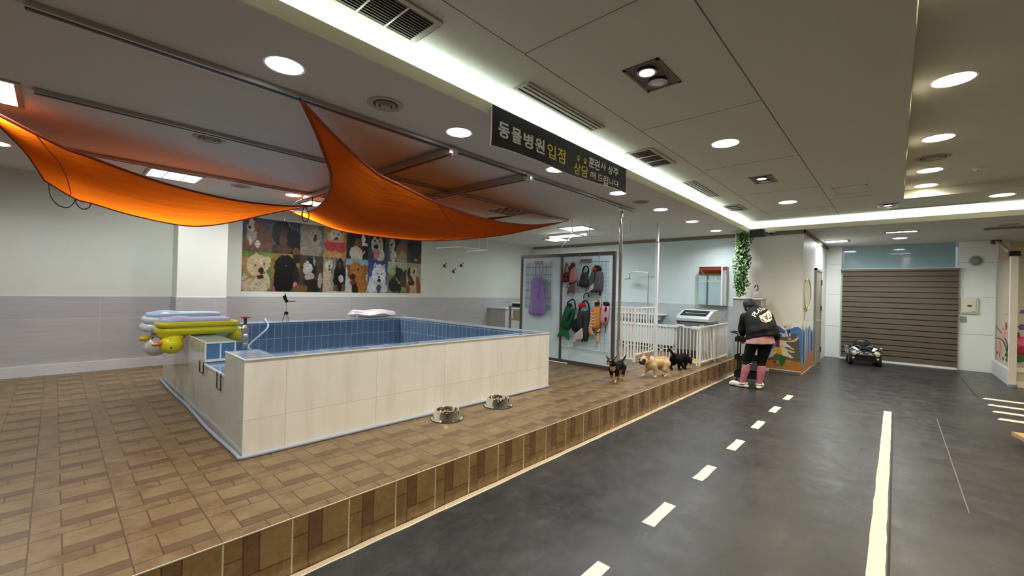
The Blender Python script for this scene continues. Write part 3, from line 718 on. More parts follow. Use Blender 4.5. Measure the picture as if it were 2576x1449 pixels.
b = MB(); b.box(.916, 1.128, Yb-.006, Yb-.0005, .822, .958); b.build('blue_end_tiles', mat('blue_tile', (.085, .20, .36), .12), root, label='blue tiles on the end of the gap')
MB().prism([(fl[0], fl[1], ZP), (fr[0], fr[1], ZP), (br[0], br[1], ZP), (bl[0], bl[1], ZP)], (0, 0, .05), tin_x).build('basin_floor', mat('basin_floor', (.03, .06, .10), .2), root)
# sealant bead round the foot
b = MB(); pts = []
for i in range(30): t_ = i/29; x, y = lerp2(FR, FL, t_); pts.append((x, y-.012, ZP+.012))
pts.append((FL[0]-.02, FL[1]-.01, ZP+.012))
for i in range(1, 40): t_ = i/39; x, y = lerp2(FL, BL, t_); pts.append((x-.016-.016*math.sin(t_*6)**2*(1-t_*.6), y, ZP+.012))
b.tube(pts, .014, 8); b.build('sealant_bead', mat('sealant', (.30, .33, .38), .5), root, smooth=True, label='blue-grey sealant round the foot')
b = MB()
for y0, y1, z0, z1 in ((4.44, 4.575, .705, .80), (3.87, 3.985, .66, .79)):
    b.tube([(.893, y0, z1), (.893, y0, z0), (.893, y1, z0), (.893, y1, z1)], .005, 6)
    b.build('gate_slot', M['dark_metal'], root); b = MB()

# ------------------------------------------------------------------ tap and hose
tp = onx(617, 815, 1.24)
root = thing('water_tap', 'standpipe tap with a red handle inside the left end of the pool', 'tap', (tp.x, tp.y, .80))
x, y = tp.x, tp.y
K_ = lambda l: [(r_*1.25, h_+.085) for r_, h_ in l]
MB().lathe(K_([(.001, .80), (.02, .80), (.024, .83), (.019, .85), (.024, .87), (.024, .92), (.018, .935), (.026, .95), (.026, .99), (.016, 1.01), (.012, 1.02), (.001, 1.02)]), (x, y, 0), 24, mat('tap_metal', (.62, .60, .56), .28, .8)).build('valve_body', None, root, smooth=30)
MB().box(1.13, x, y-.012, y+.012, .92, .945).build('wall_bracket', M['chrome'], root)
root_ = MB().lathe(K_([(.001, 1.02), (.011, 1.02), (.011, 1.075), (.015, 1.08), (.001, 1.085)]), (x, y, 0), 16, M['dark_metal']).build('stem', None, root, smooth=30)
b = MB(); z = 1.175; b.ell((x, y, z), (.009, .042, .009)); b.ell((x, y, z), (.042, .009, .009)); b.lathe([(.001, z-.008), (.014, z-.007), (.014, z+.006), (.001, z+.008)], (x, y, 0), 16)
b.build('handle', mat('tap_red', (.45, .03, .02), .4), root_, smooth=True, label='red cross handle')
q = onz(667, 806, .985)
b = MB(); b.tube(smoothpath([(x+.02, y, .885), (x+.06, y+.03, .86), (x+.14, y+.35, .87), (q.x-.12, q.y-.5, .93), (q.x, q.y, 1.0), (q.x+.02, q.y+.05, .995), (q.x+.02, q.y+.12, .984)], 8), .011)
b.build('garden_hose', mat('hose_blue', (.35, .50, .68), .35), label='pale blue hose from the red-handled tap over the back pool wall', cat='hose')

# ------------------------------------------------------------------ tripod on the back wall
tx, ty = 2.262, 6.46
root = thing('camera_tripod', 'small black and silver tripod standing on the back wall of the pool', 'tripod', (tx, ty, TP))
for i in range(3):
    a = 2*PI*i/3+.4
    MB().cyl((tx+math.cos(a)*.05, ty+math.sin(a)*.05, TP+.002), (tx+math.cos(a)*.013, ty+math.sin(a)*.013, TP+.115), .006, .008, 10, M['grey_metal']).build('leg', None, root)
MB().lathe([(.001, .10), (.028, .10), (.026, .135), (.018, .14), (.001, .14)], (tx, ty, TP), 14, M['black_plastic']).build('collar', None, root)
MB().cyl((tx, ty, TP+.13), (tx, ty, TP+.27), .007, m=M['chrome']).build('centre_column', None, root)
b = MB(); b.ell((tx, ty, TP+.285), (.022, .022, .02)); b.box(tx-.02, tx+.02, ty-.02, ty+.02, TP+.295, TP+.31); root = b.build('head', M['black_plastic'], root)
MB().cyl((tx+.015, ty, TP+.288), (tx+.12, ty+.01, TP+.292), .006, .010, 10, M['black_plastic']).build('pan_handle', None, root)
b = MB(); b.beam((tx-.012, ty, TP+.305), (tx-.035, ty, TP+.37), .008, .04); b.beam((tx-.0, ty, TP+.305), (tx-.022, ty, TP+.40), .008, .012); b.build('phone_clamp', M['black_plastic'], root)

# ------------------------------------------------------------------ inflatables
yel = mat('vinyl_yellow', (.62, .57, .015), .34, coat=.1, bump=.15, bscale=30); yl2 = mat('vinyl_bright_yellow', (.80, .70, .012), .32, coat=.1, bump=.2, bscale=60)
wht = mat('vinyl_white', (.66, .72, .80), .35, coat=.1); blu = mat('vinyl_blue', (.38, .58, .82), .33, coat=.1); lav = mat('vinyl_lavender', (.50, .56, .84), .33, coat=.1)
def ring(b, x0, x1, y0, y1, z, r, cr=.12, rz=None):
    pts = []
    for (cx, cy, a0) in ((x1-cr, y1-cr, 0), (x0+cr, y1-cr, 90), (x0+cr, y0+cr, 180), (x1-cr, y0+cr, 270)):
        for k in range(6): a = rad(a0+k*18); pts.append((cx+cr*math.cos(a), cy+cr*math.sin(a), z))
    b.tube(pts, r, 12, closed=True)
def fill(b, x0, x1, y0, y1, z0, z1): b.ell(((x0+x1)/2, (y0+y1)/2, (z0+z1)/2), ((x1-x0)/2, (y1-y0)/2, (z1-z0)/2))
dx0, dx1, dy0, dy1 = .665, 1.36, 5.10, 5.50
root = thing('duck_float', 'upside-down yellow duck pool float lying across the left pool wall', 'pool float', (1.0, 5.3, TP))
b = MB(); ring(b, dx0+.03, dx1-.03, dy0+.03, dy1-.03, 1.078, .029, .08); b.box(dx0+.05, dx1-.05, dy0+.05, dy1-.05, 1.06, 1.10)
organic('upper_tube', b, yel, root, .009, 3)
b = MB(); ring(b, dx0+.045, dx1-.05, dy0+.045, dy1-.045, 1.016, .044, .09); b.box(dx0+.06, dx1-.07, dy0+.06, dy1-.06, .978, 1.05)
b.ell((dx1-.02, 5.26, .955), (.095, .13, .090), rot=Matrix.Rotation(rad(35), 3, 'Y')); b.ell((dx1-.15, 5.26, 1.0), (.10, .12, .055)); b.ell((dx0+.11, 5.22, .985), (.10, .10, .06))
organic('body_tube', b, yel, root, .009, 4)
b = MB(); ring(b, dx0+.06, dx1-.10, dy0+.07, dy1-.06, 1.113, .027, .08); b.box(dx0+.08, dx1-.12, dy0+.09, dy1-.08, 1.095, 1.128); b.ell((dx0+.17, 5.24, 1.118), (.13, .10, .045))
organic('base_cushion', b, lav, root, .009, 4, label='lavender underside of the duck, facing up')
hc = onx(428, 866, .745); hy = 5.16; d_ = ray(431, 867); hc = EYE+d_*(hy/d_.y)
b = MB(); b.ell(hc, (.094, .094, .088)); b.cap(hc+Vector((.02, .01, .05)), (hc.x+.055, hy+.05, .99), .065, .07)
organic('head', b, yl2, root, .007, 3)
b = MB(); bk = hc+Vector((-.085, -.02, .018)); b.ell(bk, (.065, .035, .020), rot=Matrix.Rotation(rad(-12), 3, 'Y')); b.build('beak', mat('vinyl_orange', (.72, .15, .02), .3), root, smooth=True, label='orange beak')
vd = (EYE-hc).normalized()
ec = hc+(vd*.0+ray(431, 875)-ray(431, 867)*(ray(431,875).dot(ray(431,867)))/ray(431,867).length_squared)*0+vd*.088
b = MB(); n_ = vd; a_ = n_.cross(Vector((0, 0, 1))).normalized(); u_ = a_.cross(n_)
def disc(b, c, r, h, m, rr=20): b.cyl(c-n_*h, c+n_*h, r, r, rr, m)
ec = hc+n_*.086-u_*.030
disc(b, ec, .013, .002, mat('eye_white', (.8, .8, .8), .3)); disc(b, ec+n_*.002, .0095, .0012, M['black_plastic'])
b.build('eye', None, root)
# white swan float behind it
root = thing('swan_float', 'upside-down white swan pool float with a yellow beak behind the duck float', 'pool float', (.95, 5.8, TP))
b = MB(); ring(b, .655, 1.30, 5.56, 5.96, 1.018, .046, .10); b.box(.70, 1.25, 5.6, 5.92, .99, 1.05); organic('body_tube', b, wht, root, .010, 3)
b = MB(); ring(b, .66, 1.29, 5.56, 5.96, 1.095, .037, .10); b.box(.70, 1.25, 5.6, 5.92, 1.07, 1.12); organic('upper_tube', b, wht, root, .010, 3)
b = MB(); ring(b, .68, 1.27, 5.58, 5.94, 1.142, .028, .09); b.box(.72, 1.23, 5.62, 5.90, 1.125, 1.16); b.ell((.80, 5.74, 1.150), (.14, .14, .045)); organic('base_cushion', b, blu, root, .010, 3, label='light blue underside of the swan, facing up')
d_ = ray(392, 872); sc = EYE+d_*(5.62/d_.y)
b = MB(); b.ell(sc, (.10, .10, .095)); b.cap(sc+Vector((.0, .03, .06)), (sc.x+.05, 5.72, .99), .06, .07); organic('head', b, mat('vinyl_swan', (.72, .72, .72), .25, coat=.3), root, .008, 3)
b = MB(); d_ = ray(366, 852); kc = EYE+d_*(5.64/d_.y); b.ell(kc, (.055, .04, .028)); b.build('beak', mat('vinyl_beak_yellow', (.65, .48, .03), .3), root, smooth=True, label='yellow beak')
b = MB(); b.ell(kc+Vector((.045, 0, -.01)), (.012, .05, .04), rot=Matrix.Rotation(rad(35), 3, 'Y')); b.build('beak_band', M['black_plastic'], root, smooth=True)
# white float lying on the far corner
root = thing('white_float', 'wavy white inflatable lying on the back corner of the pool', 'pool float', (3.65, 6.45, TP))
def wob(co):
    o = co.copy()
    o[:, 2] += .014*np.sin(co[:, 0]*14)*((co[:, 2] > 1.03)); return o
b = MB(); b.ell((3.62, 6.47, 1.035), (.44, .19, .055)); b.ell((3.50, 6.47, 1.075), (.28, .13, .045)); b.ell((3.83, 6.47, 1.07), (.20, .13, .045))
organic('cushion', b, mat('vinyl_pale', (.70, .69, .72), .3, coat=.2), root, .012, 4, deform=wob)
MB().cyl((3.30, 6.36, 1.0), (3.27, 6.34, 1.01), .012, .010, 10, M['white_plastic']).build('valve', None, root)

# ------------------------------------------------------------------ steel bowls
def bowl(x, y, label):
    root = thing('dog_bowl', label, 'dog bowl', (x, y, ZP), 'steel dog bowls')
    prof = [(a_*1.34, b_*1.42) for a_, b_ in [(.112, 0), (.112, .004), (.105, .008), (.098, .012), (.088, .050), (.084, .060), (.078, .063), (.072, .060), (.066, .030), (.055, .016), (.001, .014)]]
    MB().lathe(prof, (x, y, ZP), 56, M['steel']).build('bowl', None, root, smooth=40)
    MB().lathe([(.145, .0), (.152, .0), (.153, .005), (.149, .007)], (x, y, ZP), 56, mat('rubber', (.02, .02, .02), .7)).build('rubber_rim', None, root, smooth=40)
    b = MB(); random.seed(int(x*100))
    for i in range(80):
        a = random.uniform(0, 2*PI); r = .068*math.sqrt(random.random()); b.ell((x+r*math.cos(a), y+r*math.sin(a), ZP+.028+random.uniform(0, .035)), (.007, .007, .006), nu=8, nv=5)
    k = b.build('dry_food', mat('kibble', (.36, .27, .13), .6), label='dry food in the '+label, cat='dog food'); k['kind'] = 'stuff'
bowl(2.495, 3.065, 'shiny steel dog bowl on the tiled ledge, nearer one')
bowl(3.16, 3.05, 'shiny steel dog bowl on the tiled ledge, farther one')

# ================================================================== SHADE SAILS
sm = mat('sail_fabric', (.62, .145, .015), .85, spec=.1); t = NT(sm); nt = sm.node_tree
out = [n for n in nt.nodes if n.type == 'OUTPUT_MATERIAL'][0]
df = t.n('ShaderNodeBsdfDiffuse'); df.inputs[0].default_value = (.62, .115, .022, 1)
tl = t.n('ShaderNodeBsdfTranslucent'); tl.inputs[0].default_value = (1.0, .20, .010, 1)
mx = t.n('ShaderNodeMixShader'); mx.inputs[0].default_value = .60
nt.links.new(df.outputs[0], mx.inputs[1]); nt.links.new(tl.outputs[0], mx.inputs[2]); nt.links.new(mx.outputs[0], out.inputs[0])
pv, _, _, _ = t.xyz((3, 9, 3)); nn = t.noise(pv, 2.2, 4, .6)
bp = t.n('ShaderNodeBump'); bp.inputs['Strength'].default_value = .5; bp.inputs['Distance'].default_value = .03
nt.links.new(nn, bp.inputs['Height']); nt.links.new(bp.outputs[0], df.inputs['Normal']); nt.links.new(bp.outputs[0], tl.inputs['Normal'])
hem = mat('sail_hem', (.26, .035, .012), .8); cordm = mat('cord_black', (.02, .02, .02), .6)
def sail(name, label, near, far, side, sag, seams):
    """near and far edges run to the shared tip, side joins their other ends"""
    root = thing(name, label, 'shade sail', near[0], 'orange shade sails')
    near = smoothpath(near); far = smoothpath(far); side = smoothpath(side); A = near[0]; B = far[0]
    def S(s, t_):
        p = interp(near, s).lerp(interp(far, s), t_)+(interp(side, t_)-A.lerp(B, t_))*(1-s)**2.2
        k = math.sin(PI*t_)*math.sin(PI*min(1, s*1.0))
        p = p-Vector((0, 0, sag*k))
        wr = .010*math.sin(t_*21+s*5)*k*(1.3-s)+.006*math.sin(t_*47+3*s*6)*k
        return p+Vector((0, 0, wr))
    root = MB().grid(S, 90, 48, sm).build('cloth', None, root, smooth=True)
    b = MB()
    for e in ([S(i/60, 0) for i in range(61)], [S(i/60, 1) for i in range(61)], [S(0, i/40) for i in range(41)]):
        b.tube(e, .012, 6)
    b.build('hem', hem, root, smooth=True, label='dark red hem')
    b = MB()
    for s0, s1 in seams: b.tube([S(s0+(s1-s0)*(i/30)+.05*math.sin(PI*i/30), i/30)-Vector((0, 0, .004)) for i in range(31)], .004, 5)
    b.build('seam', hem, root)
    return S
zAB = [(757, 253, 2.75), (793, 330, 2.62), (820, 400, 2.50), (832, 440, 2.44), (829, 480, 2.42), (812, 510, 2.44), (782, 530, 2.50), (752, 533, 2.56), (728, 530, 2.60)]
AB = [onz(*q) for q in zAB]; Bc = AB[-1]; Tc = Vector((6.207, 4.529, 2.75)); Ac = AB[0]
def chord(P, Q, px, py):
    d = ray(px, py); dx, dy = Q.x-P.x, Q.y-P.y; det = d.x*(-dy)+dx*d.y
    t_ = ((P.x-EYE.x)*(-dy)+dx*(P.y-EYE.y))/det; return EYE+d*t_
AC = [Ac]+[chord(Ac, Tc, *q) for q in ((850, 350), (940, 430), (1000, 462), (1100, 510), (1200, 545), (1280, 562), (1350, 566))]+[Tc]
BC = [Bc]+[chord(Bc, Tc, *q) for q in ((800, 560), (870, 583), (1000, 600), (1110, 605), (1250, 593), (1330, 578))]+[Tc]
sail('shade_sail', 'right orange shade sail, tied under the cool downlights and tapering to a far tip', AC, BC, AB, .03, [(.50, .55)])
P1, P2, P3 = Vector((-.39, 4.7, 2.7)), Vector((2.39, 5.98, 2.6)), Vector((-.09, 6.4, 2.5))
N1 = [P1]+[chord(P1, P2, *q) for q in ((0, 290), (155, 369), (216, 392), (402, 458), (580, 502), (715, 518))]+[P2]
F1 = [P3]+[chord(P3, P2, *q) for q in ((189, 499), (235, 512), (330, 540), (449, 565), (524, 567), (603, 554), (700, 532))]+[P2]
S1 = [P1, Vector((-.31, 5.16, 2.68)), Vector((-.21, 5.72, 2.64)), Vector((-.15, 6.05, 2.58)), P3]
sail('shade_sail', 'left orange shade sail stretched from the left picture edge towards the middle tracks', N1, F1, S1, .03, [(.22, .10)])
# cords
def cord(pts, label, m=cordm, r=.006):
    b = MB(); b.tube(smoothpath(pts, 8), r, 6); return b.build('cord', m, label=label, cat='cord', group='sail cords', smooth=True)
cord([Bc, Bc+Vector((.0, -.3, .1)), (2.42, 6.12, 2.73)], 'dark cord tying the right sail to the cross rail')
cord([Tc, (6.25, 4.5, 2.77), (6.3, 4.42, 2.79)], 'dark cord at the far tip of the right sail')
cord([Ac, Ac+Vector((-.01, .02, .04))], 'short cord at the front corner of the right sail')
cord([P2, (2.41, 6.02, 2.66), (2.42, 6.05, 2.73)], 'dark cord tying the tip of the left sail to the cross rail')
cord([P1, (-.42, 4.4, 2.76)], 'cord at the outer corner of the left sail')
cord([P3, (-.12, 6.9, 2.7), (-.12, 7.5, ZL)], 'cord holding the back corner of the left sail')
def zq(px, py, Y): return ony(px, py, Y)
cord([zq(122, 460, 6.4), zq(126, 490, 6.4), zq(145, 515, 6.4), zq(168, 522, 6.4), zq(184, 512, 6.4), zq(189, 498, 6.4)], 'large drooping loop of black cord at the left sail corner')
cord([zq(189, 498, 6.38), zq(194, 515, 6.38), zq(208, 526, 6.38), zq(224, 522, 6.38), zq(230, 508, 6.38)], 'smaller drooping loop of black cord under the left sail')
cord([zq(764, 519, 5.9), zq(760, 545, 5.9), zq(765, 557, 5.9), zq(774, 554, 5.9), zq(777, 540, 5.9), zq(769, 519, 5.9)], 'black cord loop dangling at the gap between the sails')
cord([zq(740, 520, 5.9), zq(740, 535, 5.9), zq(744, 552, 5.9), zq(750, 556, 5.9), zq(757, 545, 5.9), zq(763, 520, 5.9)], 'shiny wire loop dangling at the gap between the sails', M['chrome'], .005)
cord([zq(718, 534, 6.0), zq(717, 545, 6.0), zq(715, 556, 6.0)], 'thin wire end hanging before the dog poster', M['chrome'], .003)
cord([zq(720, 545, 6.0), zq(726, 560, 6.0), zq(731, 571, 6.0)], 'second thin wire end hanging before the dog poster', M['chrome'], .003)
# small green cloth behind the right sail
b = MB(); g_ = [onz(1190, 556, 2.60), onz(1235, 547, 2.66), onz(1303, 542, 2.74), onz(1240, 553, 2.63)]
b.prism(g_, (0, 0, .004)); b.build('green_cloth', mat('green_cloth', (.12, .20, .03), .8), label='strip of green cloth behind the right orange sail', cat='cloth')

# ------------------------------------------------------------------ wall hooks, hanging rack
def hook(x, z, label):
    root = thing('wall_hook', label, 'hook', (x, YB, z), 'black hooks on the back wall')
    MB().box(x-.02, x+.02, YB-.008, YB, z-.03, z+.03).build('plate', M['black_metal'], root)
    MB().tube([(x, YB-.005, z-.02), (x+.04, YB-.03, z-.035), (x-.015, YB-.05, z-.01), (x-.01, YB-.06, z+.03), (x+.03, YB-.08, z+.07)], .009, 6, M['black_metal']).build('prong', None, root, smooth=True)
hook(6.38, 2.05, 'small black wall hook, left one of three'); hook(6.66, 1.925, 'small black wall hook, lowest one of three'); hook(6.91, 2.085, 'small black wall hook, right one of three')
def rack(name, label, rods, bars, hooks=True):
    root = thing(name, label, 'drying rack', (*rods[0][:2], ZL), 'ceiling hung drying rails')
    for r_ in rods:
        MB().cyl((r_[0], r_[1], r_[2]), (r_[0], r_[1], ZL), .008, m=M['white_metal']).build('rod', None, root)
        MB().lathe([(.001, -.012), (.03, -.010), (.034, 0)], (r_[0], r_[1], ZL), 16, M['white_metal']).build('ceiling_plate', None, root, smooth=40)
    for p, q in bars:
        o = MB().beam(p, q, .02, .02).build('bar', M['white_metal'], root)
    return root
zz = 2.42
a = [ony(1099, 624, 7.2), ony(1155, 621, 7.2), ony(1225, 629, 7.0), ony(1173, 632, 7.0)]
rack('drying_rack', 'white hanging drying rack near the back wall below the right sail', [(a[1].x, 7.2, a[1].z), (a[1].x+.55, 7.15, a[1].z-.03), (a[2].x, 7.0, a[2].z)], [(a[0], a[1]), (a[1], a[2]), (a[2], a[3])])
r1 = [onz(1440, 551, ZL), onz(1483, 561, ZL), onz(1540, 558, ZL), onz(1586, 548, ZL)]
zl = ZL-.26
rack('drying_rack', 'white hanging rail frame on the ceiling behind the chrome post', [(p.x, p.y, zl) for p in r1],
     [((r1[0].x, r1[0].y, zl), (r1[1].x, r1[1].y, zl)), ((r1[2].x, r1[2].y, zl), (r1[3].x, r1[3].y, zl)), ((r1[1].x, r1[1].y, zl), (r1[2].x, r1[2].y, zl))])
# ================================================================== DOG PHOTO POSTER
pm = vcmat('poster_print', .45, .3)
PX0, PX1, PZ0, PZ1 = 2.12, 5.712, 1.37, 2.63
cols_ = [2.12, 2.573, 3.045, 3.472, 3.92, 4.388, 4.849, 5.327, 5.712]; PZM = 2.05
cv = Canvas(720, 256, (120, 110, 90))
def cell(i, top):
    x0, x1 = (cols_[i]-PX0)/(PX1-PX0), (cols_[i+1]-PX0)/(PX1-PX0); m_ = (PZM-PZ0)/(PZ1-PZ0)
    cv.set(x0, x1, m_ if top else 0, 1 if top else m_)
E_ = cv.ell
# top row
cell(0, 1); cv.bg((60, 62, 90)); cv.rect(0, 1, 0, .52, (104, 78, 58)); cv.mottle(.35, 14, 1)
E_(.64, .45, .40, .22, (98, 58, 38)); E_(.30, .50, .17, .28, (150, 138, 128)); cv.poly([(.12, .95), (.22, .98), (.30, .75), (.15, .72)], (92, 52, 38)); cv.poly([(.52, .78), (.68, .92), (.74, .80), (.58, .62)], (88, 50, 36))
E_(.36, .76, .22, .18, (110, 66, 44)); E_(.28, .80, .07, .20, (190, 180, 172)); E_(.26, .68, .12, .10, (180, 168, 158)); E_(.23, .68, .05, .045, (20, 18, 20)); E_(.26, .30, .07, .12, (185, 175, 165)); E_(.50, .22, .08, .12, (185, 175, 165), -10)
cell(1, 1); cv.bg((70, 78, 92)); [cv.rect(.45+.09*k, .49+.09*k, .3, 1, (30, 34, 48)) for k in range(6)]; cv.rect(0, 1, 0, .25, (60, 46, 38)); E_(.32, .62, .34, .40, (14, 12, 14)); E_(.78, .35, .26, .40, (16, 14, 16)); E_(.40, .62, .14, .22, (62, 40, 34)); E_(.38, .38, .14, .14, (84, 62, 50)); E_(.42, .12, .28, .12, (78, 58, 46)); E_(.86, .05, .14, .16, (96, 64, 44)); E_(.42, .78, .05, .06, (20, 16, 16))
cell(2, 1); cv.bg((96, 96, 88)); E_(.40, .72, .40, .38, (132, 126, 112)); E_(.38, .28, .46, .34, (128, 122, 108)); E_(.68, .20, .24, .22, (134, 128, 114)); E_(.62, .62, .28, .24, (142, 136, 122)); E_(.63, .66, .045, .05, (20, 18, 18)); E_(.50, .72, .025, .02, (30, 26, 24)); E_(.68, .74, .025, .02, (30, 26, 24)); E_(.62, .54, .07, .09, (46, 34, 30)); cv.line([(.05, .27), (.3, .30), (.6, .12), (.7, .02)], .02, (84, 76, 62)); cv.mottle(.12, 18, 3)
cell(3, 1); cv.bg((150, 116, 66)); E_(.50, .12, .30, .30, (172, 130, 80)); E_(.50, .70, .26, .24, (188, 178, 160)); E_(.22, .66, .08, .16, (160, 148, 128), 20); E_(.78, .66, .08, .16, (160, 148, 128), -20)
E_(.50, .42, .50, .20, (158, 44, 40), 0); E_(.30, .36, .26, .18, (160, 46, 42)); E_(.75, .34, .25, .18, (160, 46, 42)); E_(.52, .56, .36, .07, (190, 150, 140), al=.6); E_(.54, .64, .08, .05, (30, 22, 22)); E_(.44, .78, .03, .03, (30, 22, 22)); E_(.64, .76, .03, .03, (30, 22, 22)); E_(.50, .82, .22, .12, (192, 184, 168)); E_(.44, .78, .03, .03, (30, 22, 22)); E_(.64, .76, .03, .03, (30, 22, 22))
cell(4, 1); cv.bg((22, 26, 22)); E_(.45, .72, .40, .34, (12, 14, 14)); cv.poly([(.66, .95), (.76, .98), (.92, .60), (.96, .48), (.70, .46)], (190, 188, 184)); E_(.52, .52, .16, .20, (110, 62, 38)); E_(.90, .62, .08, .06, (24, 20, 22)); cv.poly([(.45, .46), (.90, .22), (.88, .34), (.62, .46)], (52, 22, 20)); E_(.44, .16, .30, .28, (170, 164, 150)); cv.line([(.56, .30), (.72, .20), (.84, .28)], .05, (188, 150, 148))
cell(5, 1); cv.bg((60, 62, 66)); E_(.46, .62, .40, .44, (18, 18, 22)); E_(.44, .56, .30, .36, (160, 154, 144)); E_(.46, .92, .12, .16, (20, 20, 24)); E_(.60, .20, .20, .26, (176, 170, 158)); E_(.32, .70, .045, .04, (20, 18, 18)); E_(.58, .70, .045, .04, (20, 18, 18)); E_(.37, .50, .11, .09, (24, 20, 22)); cv.poly([(.26, .30), (.62, .34), (.52, .10), (.36, .02), (.28, .10)], (170, 100, 104)); cv.line([(.22, .34), (.5, .36), (.66, .50)], .03, (30, 24, 26))
cell(6, 1); cv.bg((86, 88, 88)); E_(.38, .72, .26, .30, (40, 26, 22)); E_(.20, .62, .14, .24, (168, 162, 154)); E_(.68, .38, .28, .36, (124, 84, 58)); E_(.74, .20, .22, .24, (150, 128, 108)); E_(.28, .20, .16, .22, (176, 172, 166)); E_(.16, .62, .05, .05, (20, 18, 18)); cv.poly([(.3, .16), (1, .05), (1, 0), (.5, 0)], (140, 140, 140)); E_(.24, .70, .03, .04, (22, 18, 18))
cell(7, 1); cv.bg((58, 66, 36)); cv.rect(0, 1, 0, .2, (66, 54, 46)); E_(.5, .62, .48, .40, (26, 24, 20)); E_(.5, .40, .30, .30, (44, 38, 30)); E_(.72, .30, .05, .05, (16, 14, 14)); E_(.60, .14, .12, .05, (150, 140, 120)); cv.line([(.05, .2), (.95, .2)], .05, (52, 40, 34))
# bottom row
cell(0, 0); cv.grad((92, 104, 52), (96, 118, 56)); cv.mottle(.2, 8, 5); E_(.46, .22, .50, .36, (176, 164, 138)); E_(.24, .58, .20, .30, (158, 124, 76), 20); E_(.50, .66, .36, .28, (186, 170, 136)); E_(.80, .68, .14, .22, (182, 164, 128), -15); E_(.62, .50, .22, .18, (182, 162, 124)); E_(.66, .52, .09, .10, (34, 26, 24)); E_(.44, .66, .035, .03, (24, 20, 18)); E_(.74, .70, .03, .03, (24, 20, 18)); E_(.62, .36, .12, .05, (44, 26, 22)); cv.line([(0, .26), (.4, .38), (.62, .36), (.86, .54), (1, .66)], .022, (56, 38, 24)); cv.line([(.42, .18), (.56, .17), (.66, .22)], .02, (90, 74, 54))
cell(1, 0); cv.grad((96, 80, 52), (140, 118, 44)); cv.mottle(.25, 8, 6); cv.rect(.75, 1, .75, 1, (30, 24, 20)); cv.poly([(0, 0), (0, .3), (.2, .1), (.2, 0)], (120, 80, 90)); E_(.48, .66, .40, .30, (8, 9, 10)); E_(.44, .30, .36, .42, (7, 8, 9)); E_(.88, .40, .12, .26, (32, 22, 20)); E_(.84, .18, .09, .07, (190, 110, 118)); E_(.50, .70, .012, .012, (160, 160, 160)); E_(.92, .10, .10, .08, (110, 74, 52))
cell(2, 0); cv.bg((62, 52, 38)); cv.mottle(.35, 10, 7); cv.line([(.05, .95), (.95, .55)], .03, (86, 74, 52)); cv.line([(.5, 1), (1, .7)], .02, (34, 26, 20)); E_(.40, .62, .26, .24, (160, 158, 152)); E_(.56, .66, .16, .26, (18, 18, 20), 10); E_(.34, .66, .20, .14, (168, 166, 160)); E_(.12, .66, .06, .05, (18, 16, 18)); cv.poly([(.38, .78), (.36, .98), (.50, .86)], (26, 22, 22)); cv.poly([(.54, .84), (.58, .99), (.66, .86), (.62, .70)], (150, 142, 134)); cv.poly([(.12, .46), (.40, .52), (.36, .44), (.16, .42)], (40, 18, 18)); E_(.42, .42, .20, .12, (150, 146, 138)); E_(.50, .12, .38, .24, (26, 22, 20)); E_(.86, .32, .10, .22, (150, 140, 130)); E_(.14, .08, .22, .10, (104, 72, 46)); E_(.36, .70, .02, .02, (60, 90, 130))
cell(3, 0); cv.grad((140, 138, 132), (120, 116, 104)); [cv.rect(.12+.2*k, .20+.2*k, .55, 1, (84, 74, 60)) for k in range(5)]; E_(.72, .42, .28, .46, (10, 10, 12)); E_(.72, .84, .16, .14, (12, 11, 12)); E_(.72, .80, .07, .09, (92, 52, 36)); E_(.80, .40, .12, .12, (176, 172, 166)); E_(.56, .10, .10, .12, (104, 58, 34)); E_(.90, .10, .09, .14, (92, 70, 50)); E_(.18, .42, .17, .40, (168, 152, 124)); E_(.24, .76, .15, .13, (186, 178, 160)); cv.poly([(.10, .80), (.12, .94), (.22, .86)], (170, 150, 120)); cv.poly([(.28, .86), (.38, .95), (.40, .80)], (170, 150, 120)); E_(.20, .80, .02, .02, (20, 18, 16)); E_(.32, .80, .02, .02, (20, 18, 16)); E_(.26, .74, .035, .03, (20, 18, 16)); E_(.26, .66, .05, .04, (60, 30, 26)); cv.rect(0, 1, 0, .03, (170, 168, 164))
cell(4, 0); cv.grad((186, 184, 176), (120, 142, 156)); cv.rect(0, 1, .66, .80, (80, 92, 98)); cv.poly([(0, .6), (0, .74), (.5, .70), (1, .62), (1, .5)], (188, 186, 178)); E_(.66, .24, .34, .40, (148, 98, 42)); E_(.46, .66, .28, .26, (152, 98, 40)); E_(.14, .62, .08, .22, (120, 72, 28), 8); E_(.84, .62, .12, .26, (132, 84, 34), -8); E_(.36, .50, .16, .14, (150, 102, 52)); E_(.32, .46, .13, .10, (34, 24, 22)); E_(.34, .66, .035, .03, (24, 18, 14)); E_(.56, .68, .035, .03, (24, 18, 14)); cv.poly([(.28, 0), (.28, .34), (.44, .40), (.62, 0)], (26, 20, 18)); E_(.34, .32, .13, .09, (110, 46, 48))
cell(5, 0); cv.grad((84, 92, 140), (56, 56, 112)); E_(.50, .30, .44, .30, (176, 180, 190)); E_(.56, .60, .34, .28, (196, 200, 208)); cv.poly([(.26, .72), (.34, .94), (.50, .78)], (186, 190, 200)); cv.poly([(.66, .78), (.84, .92), (.88, .68)], (186, 190, 200)); cv.poly([(.31, .74), (.36, .88), (.43, .78)], (110, 106, 118)); E_(.18, .12, .22, .14, (188, 192, 202)); E_(.82, .14, .20, .14, (184, 188, 198)); E_(.46, .60, .035, .03, (18, 18, 22)); E_(.68, .59, .035, .03, (18, 18, 22)); E_(.57, .48, .06, .045, (18, 18, 22)); E_(.58, .38, .09, .06, (46, 34, 38)); E_(.55, .12, .12, .16, (70, 72, 84))
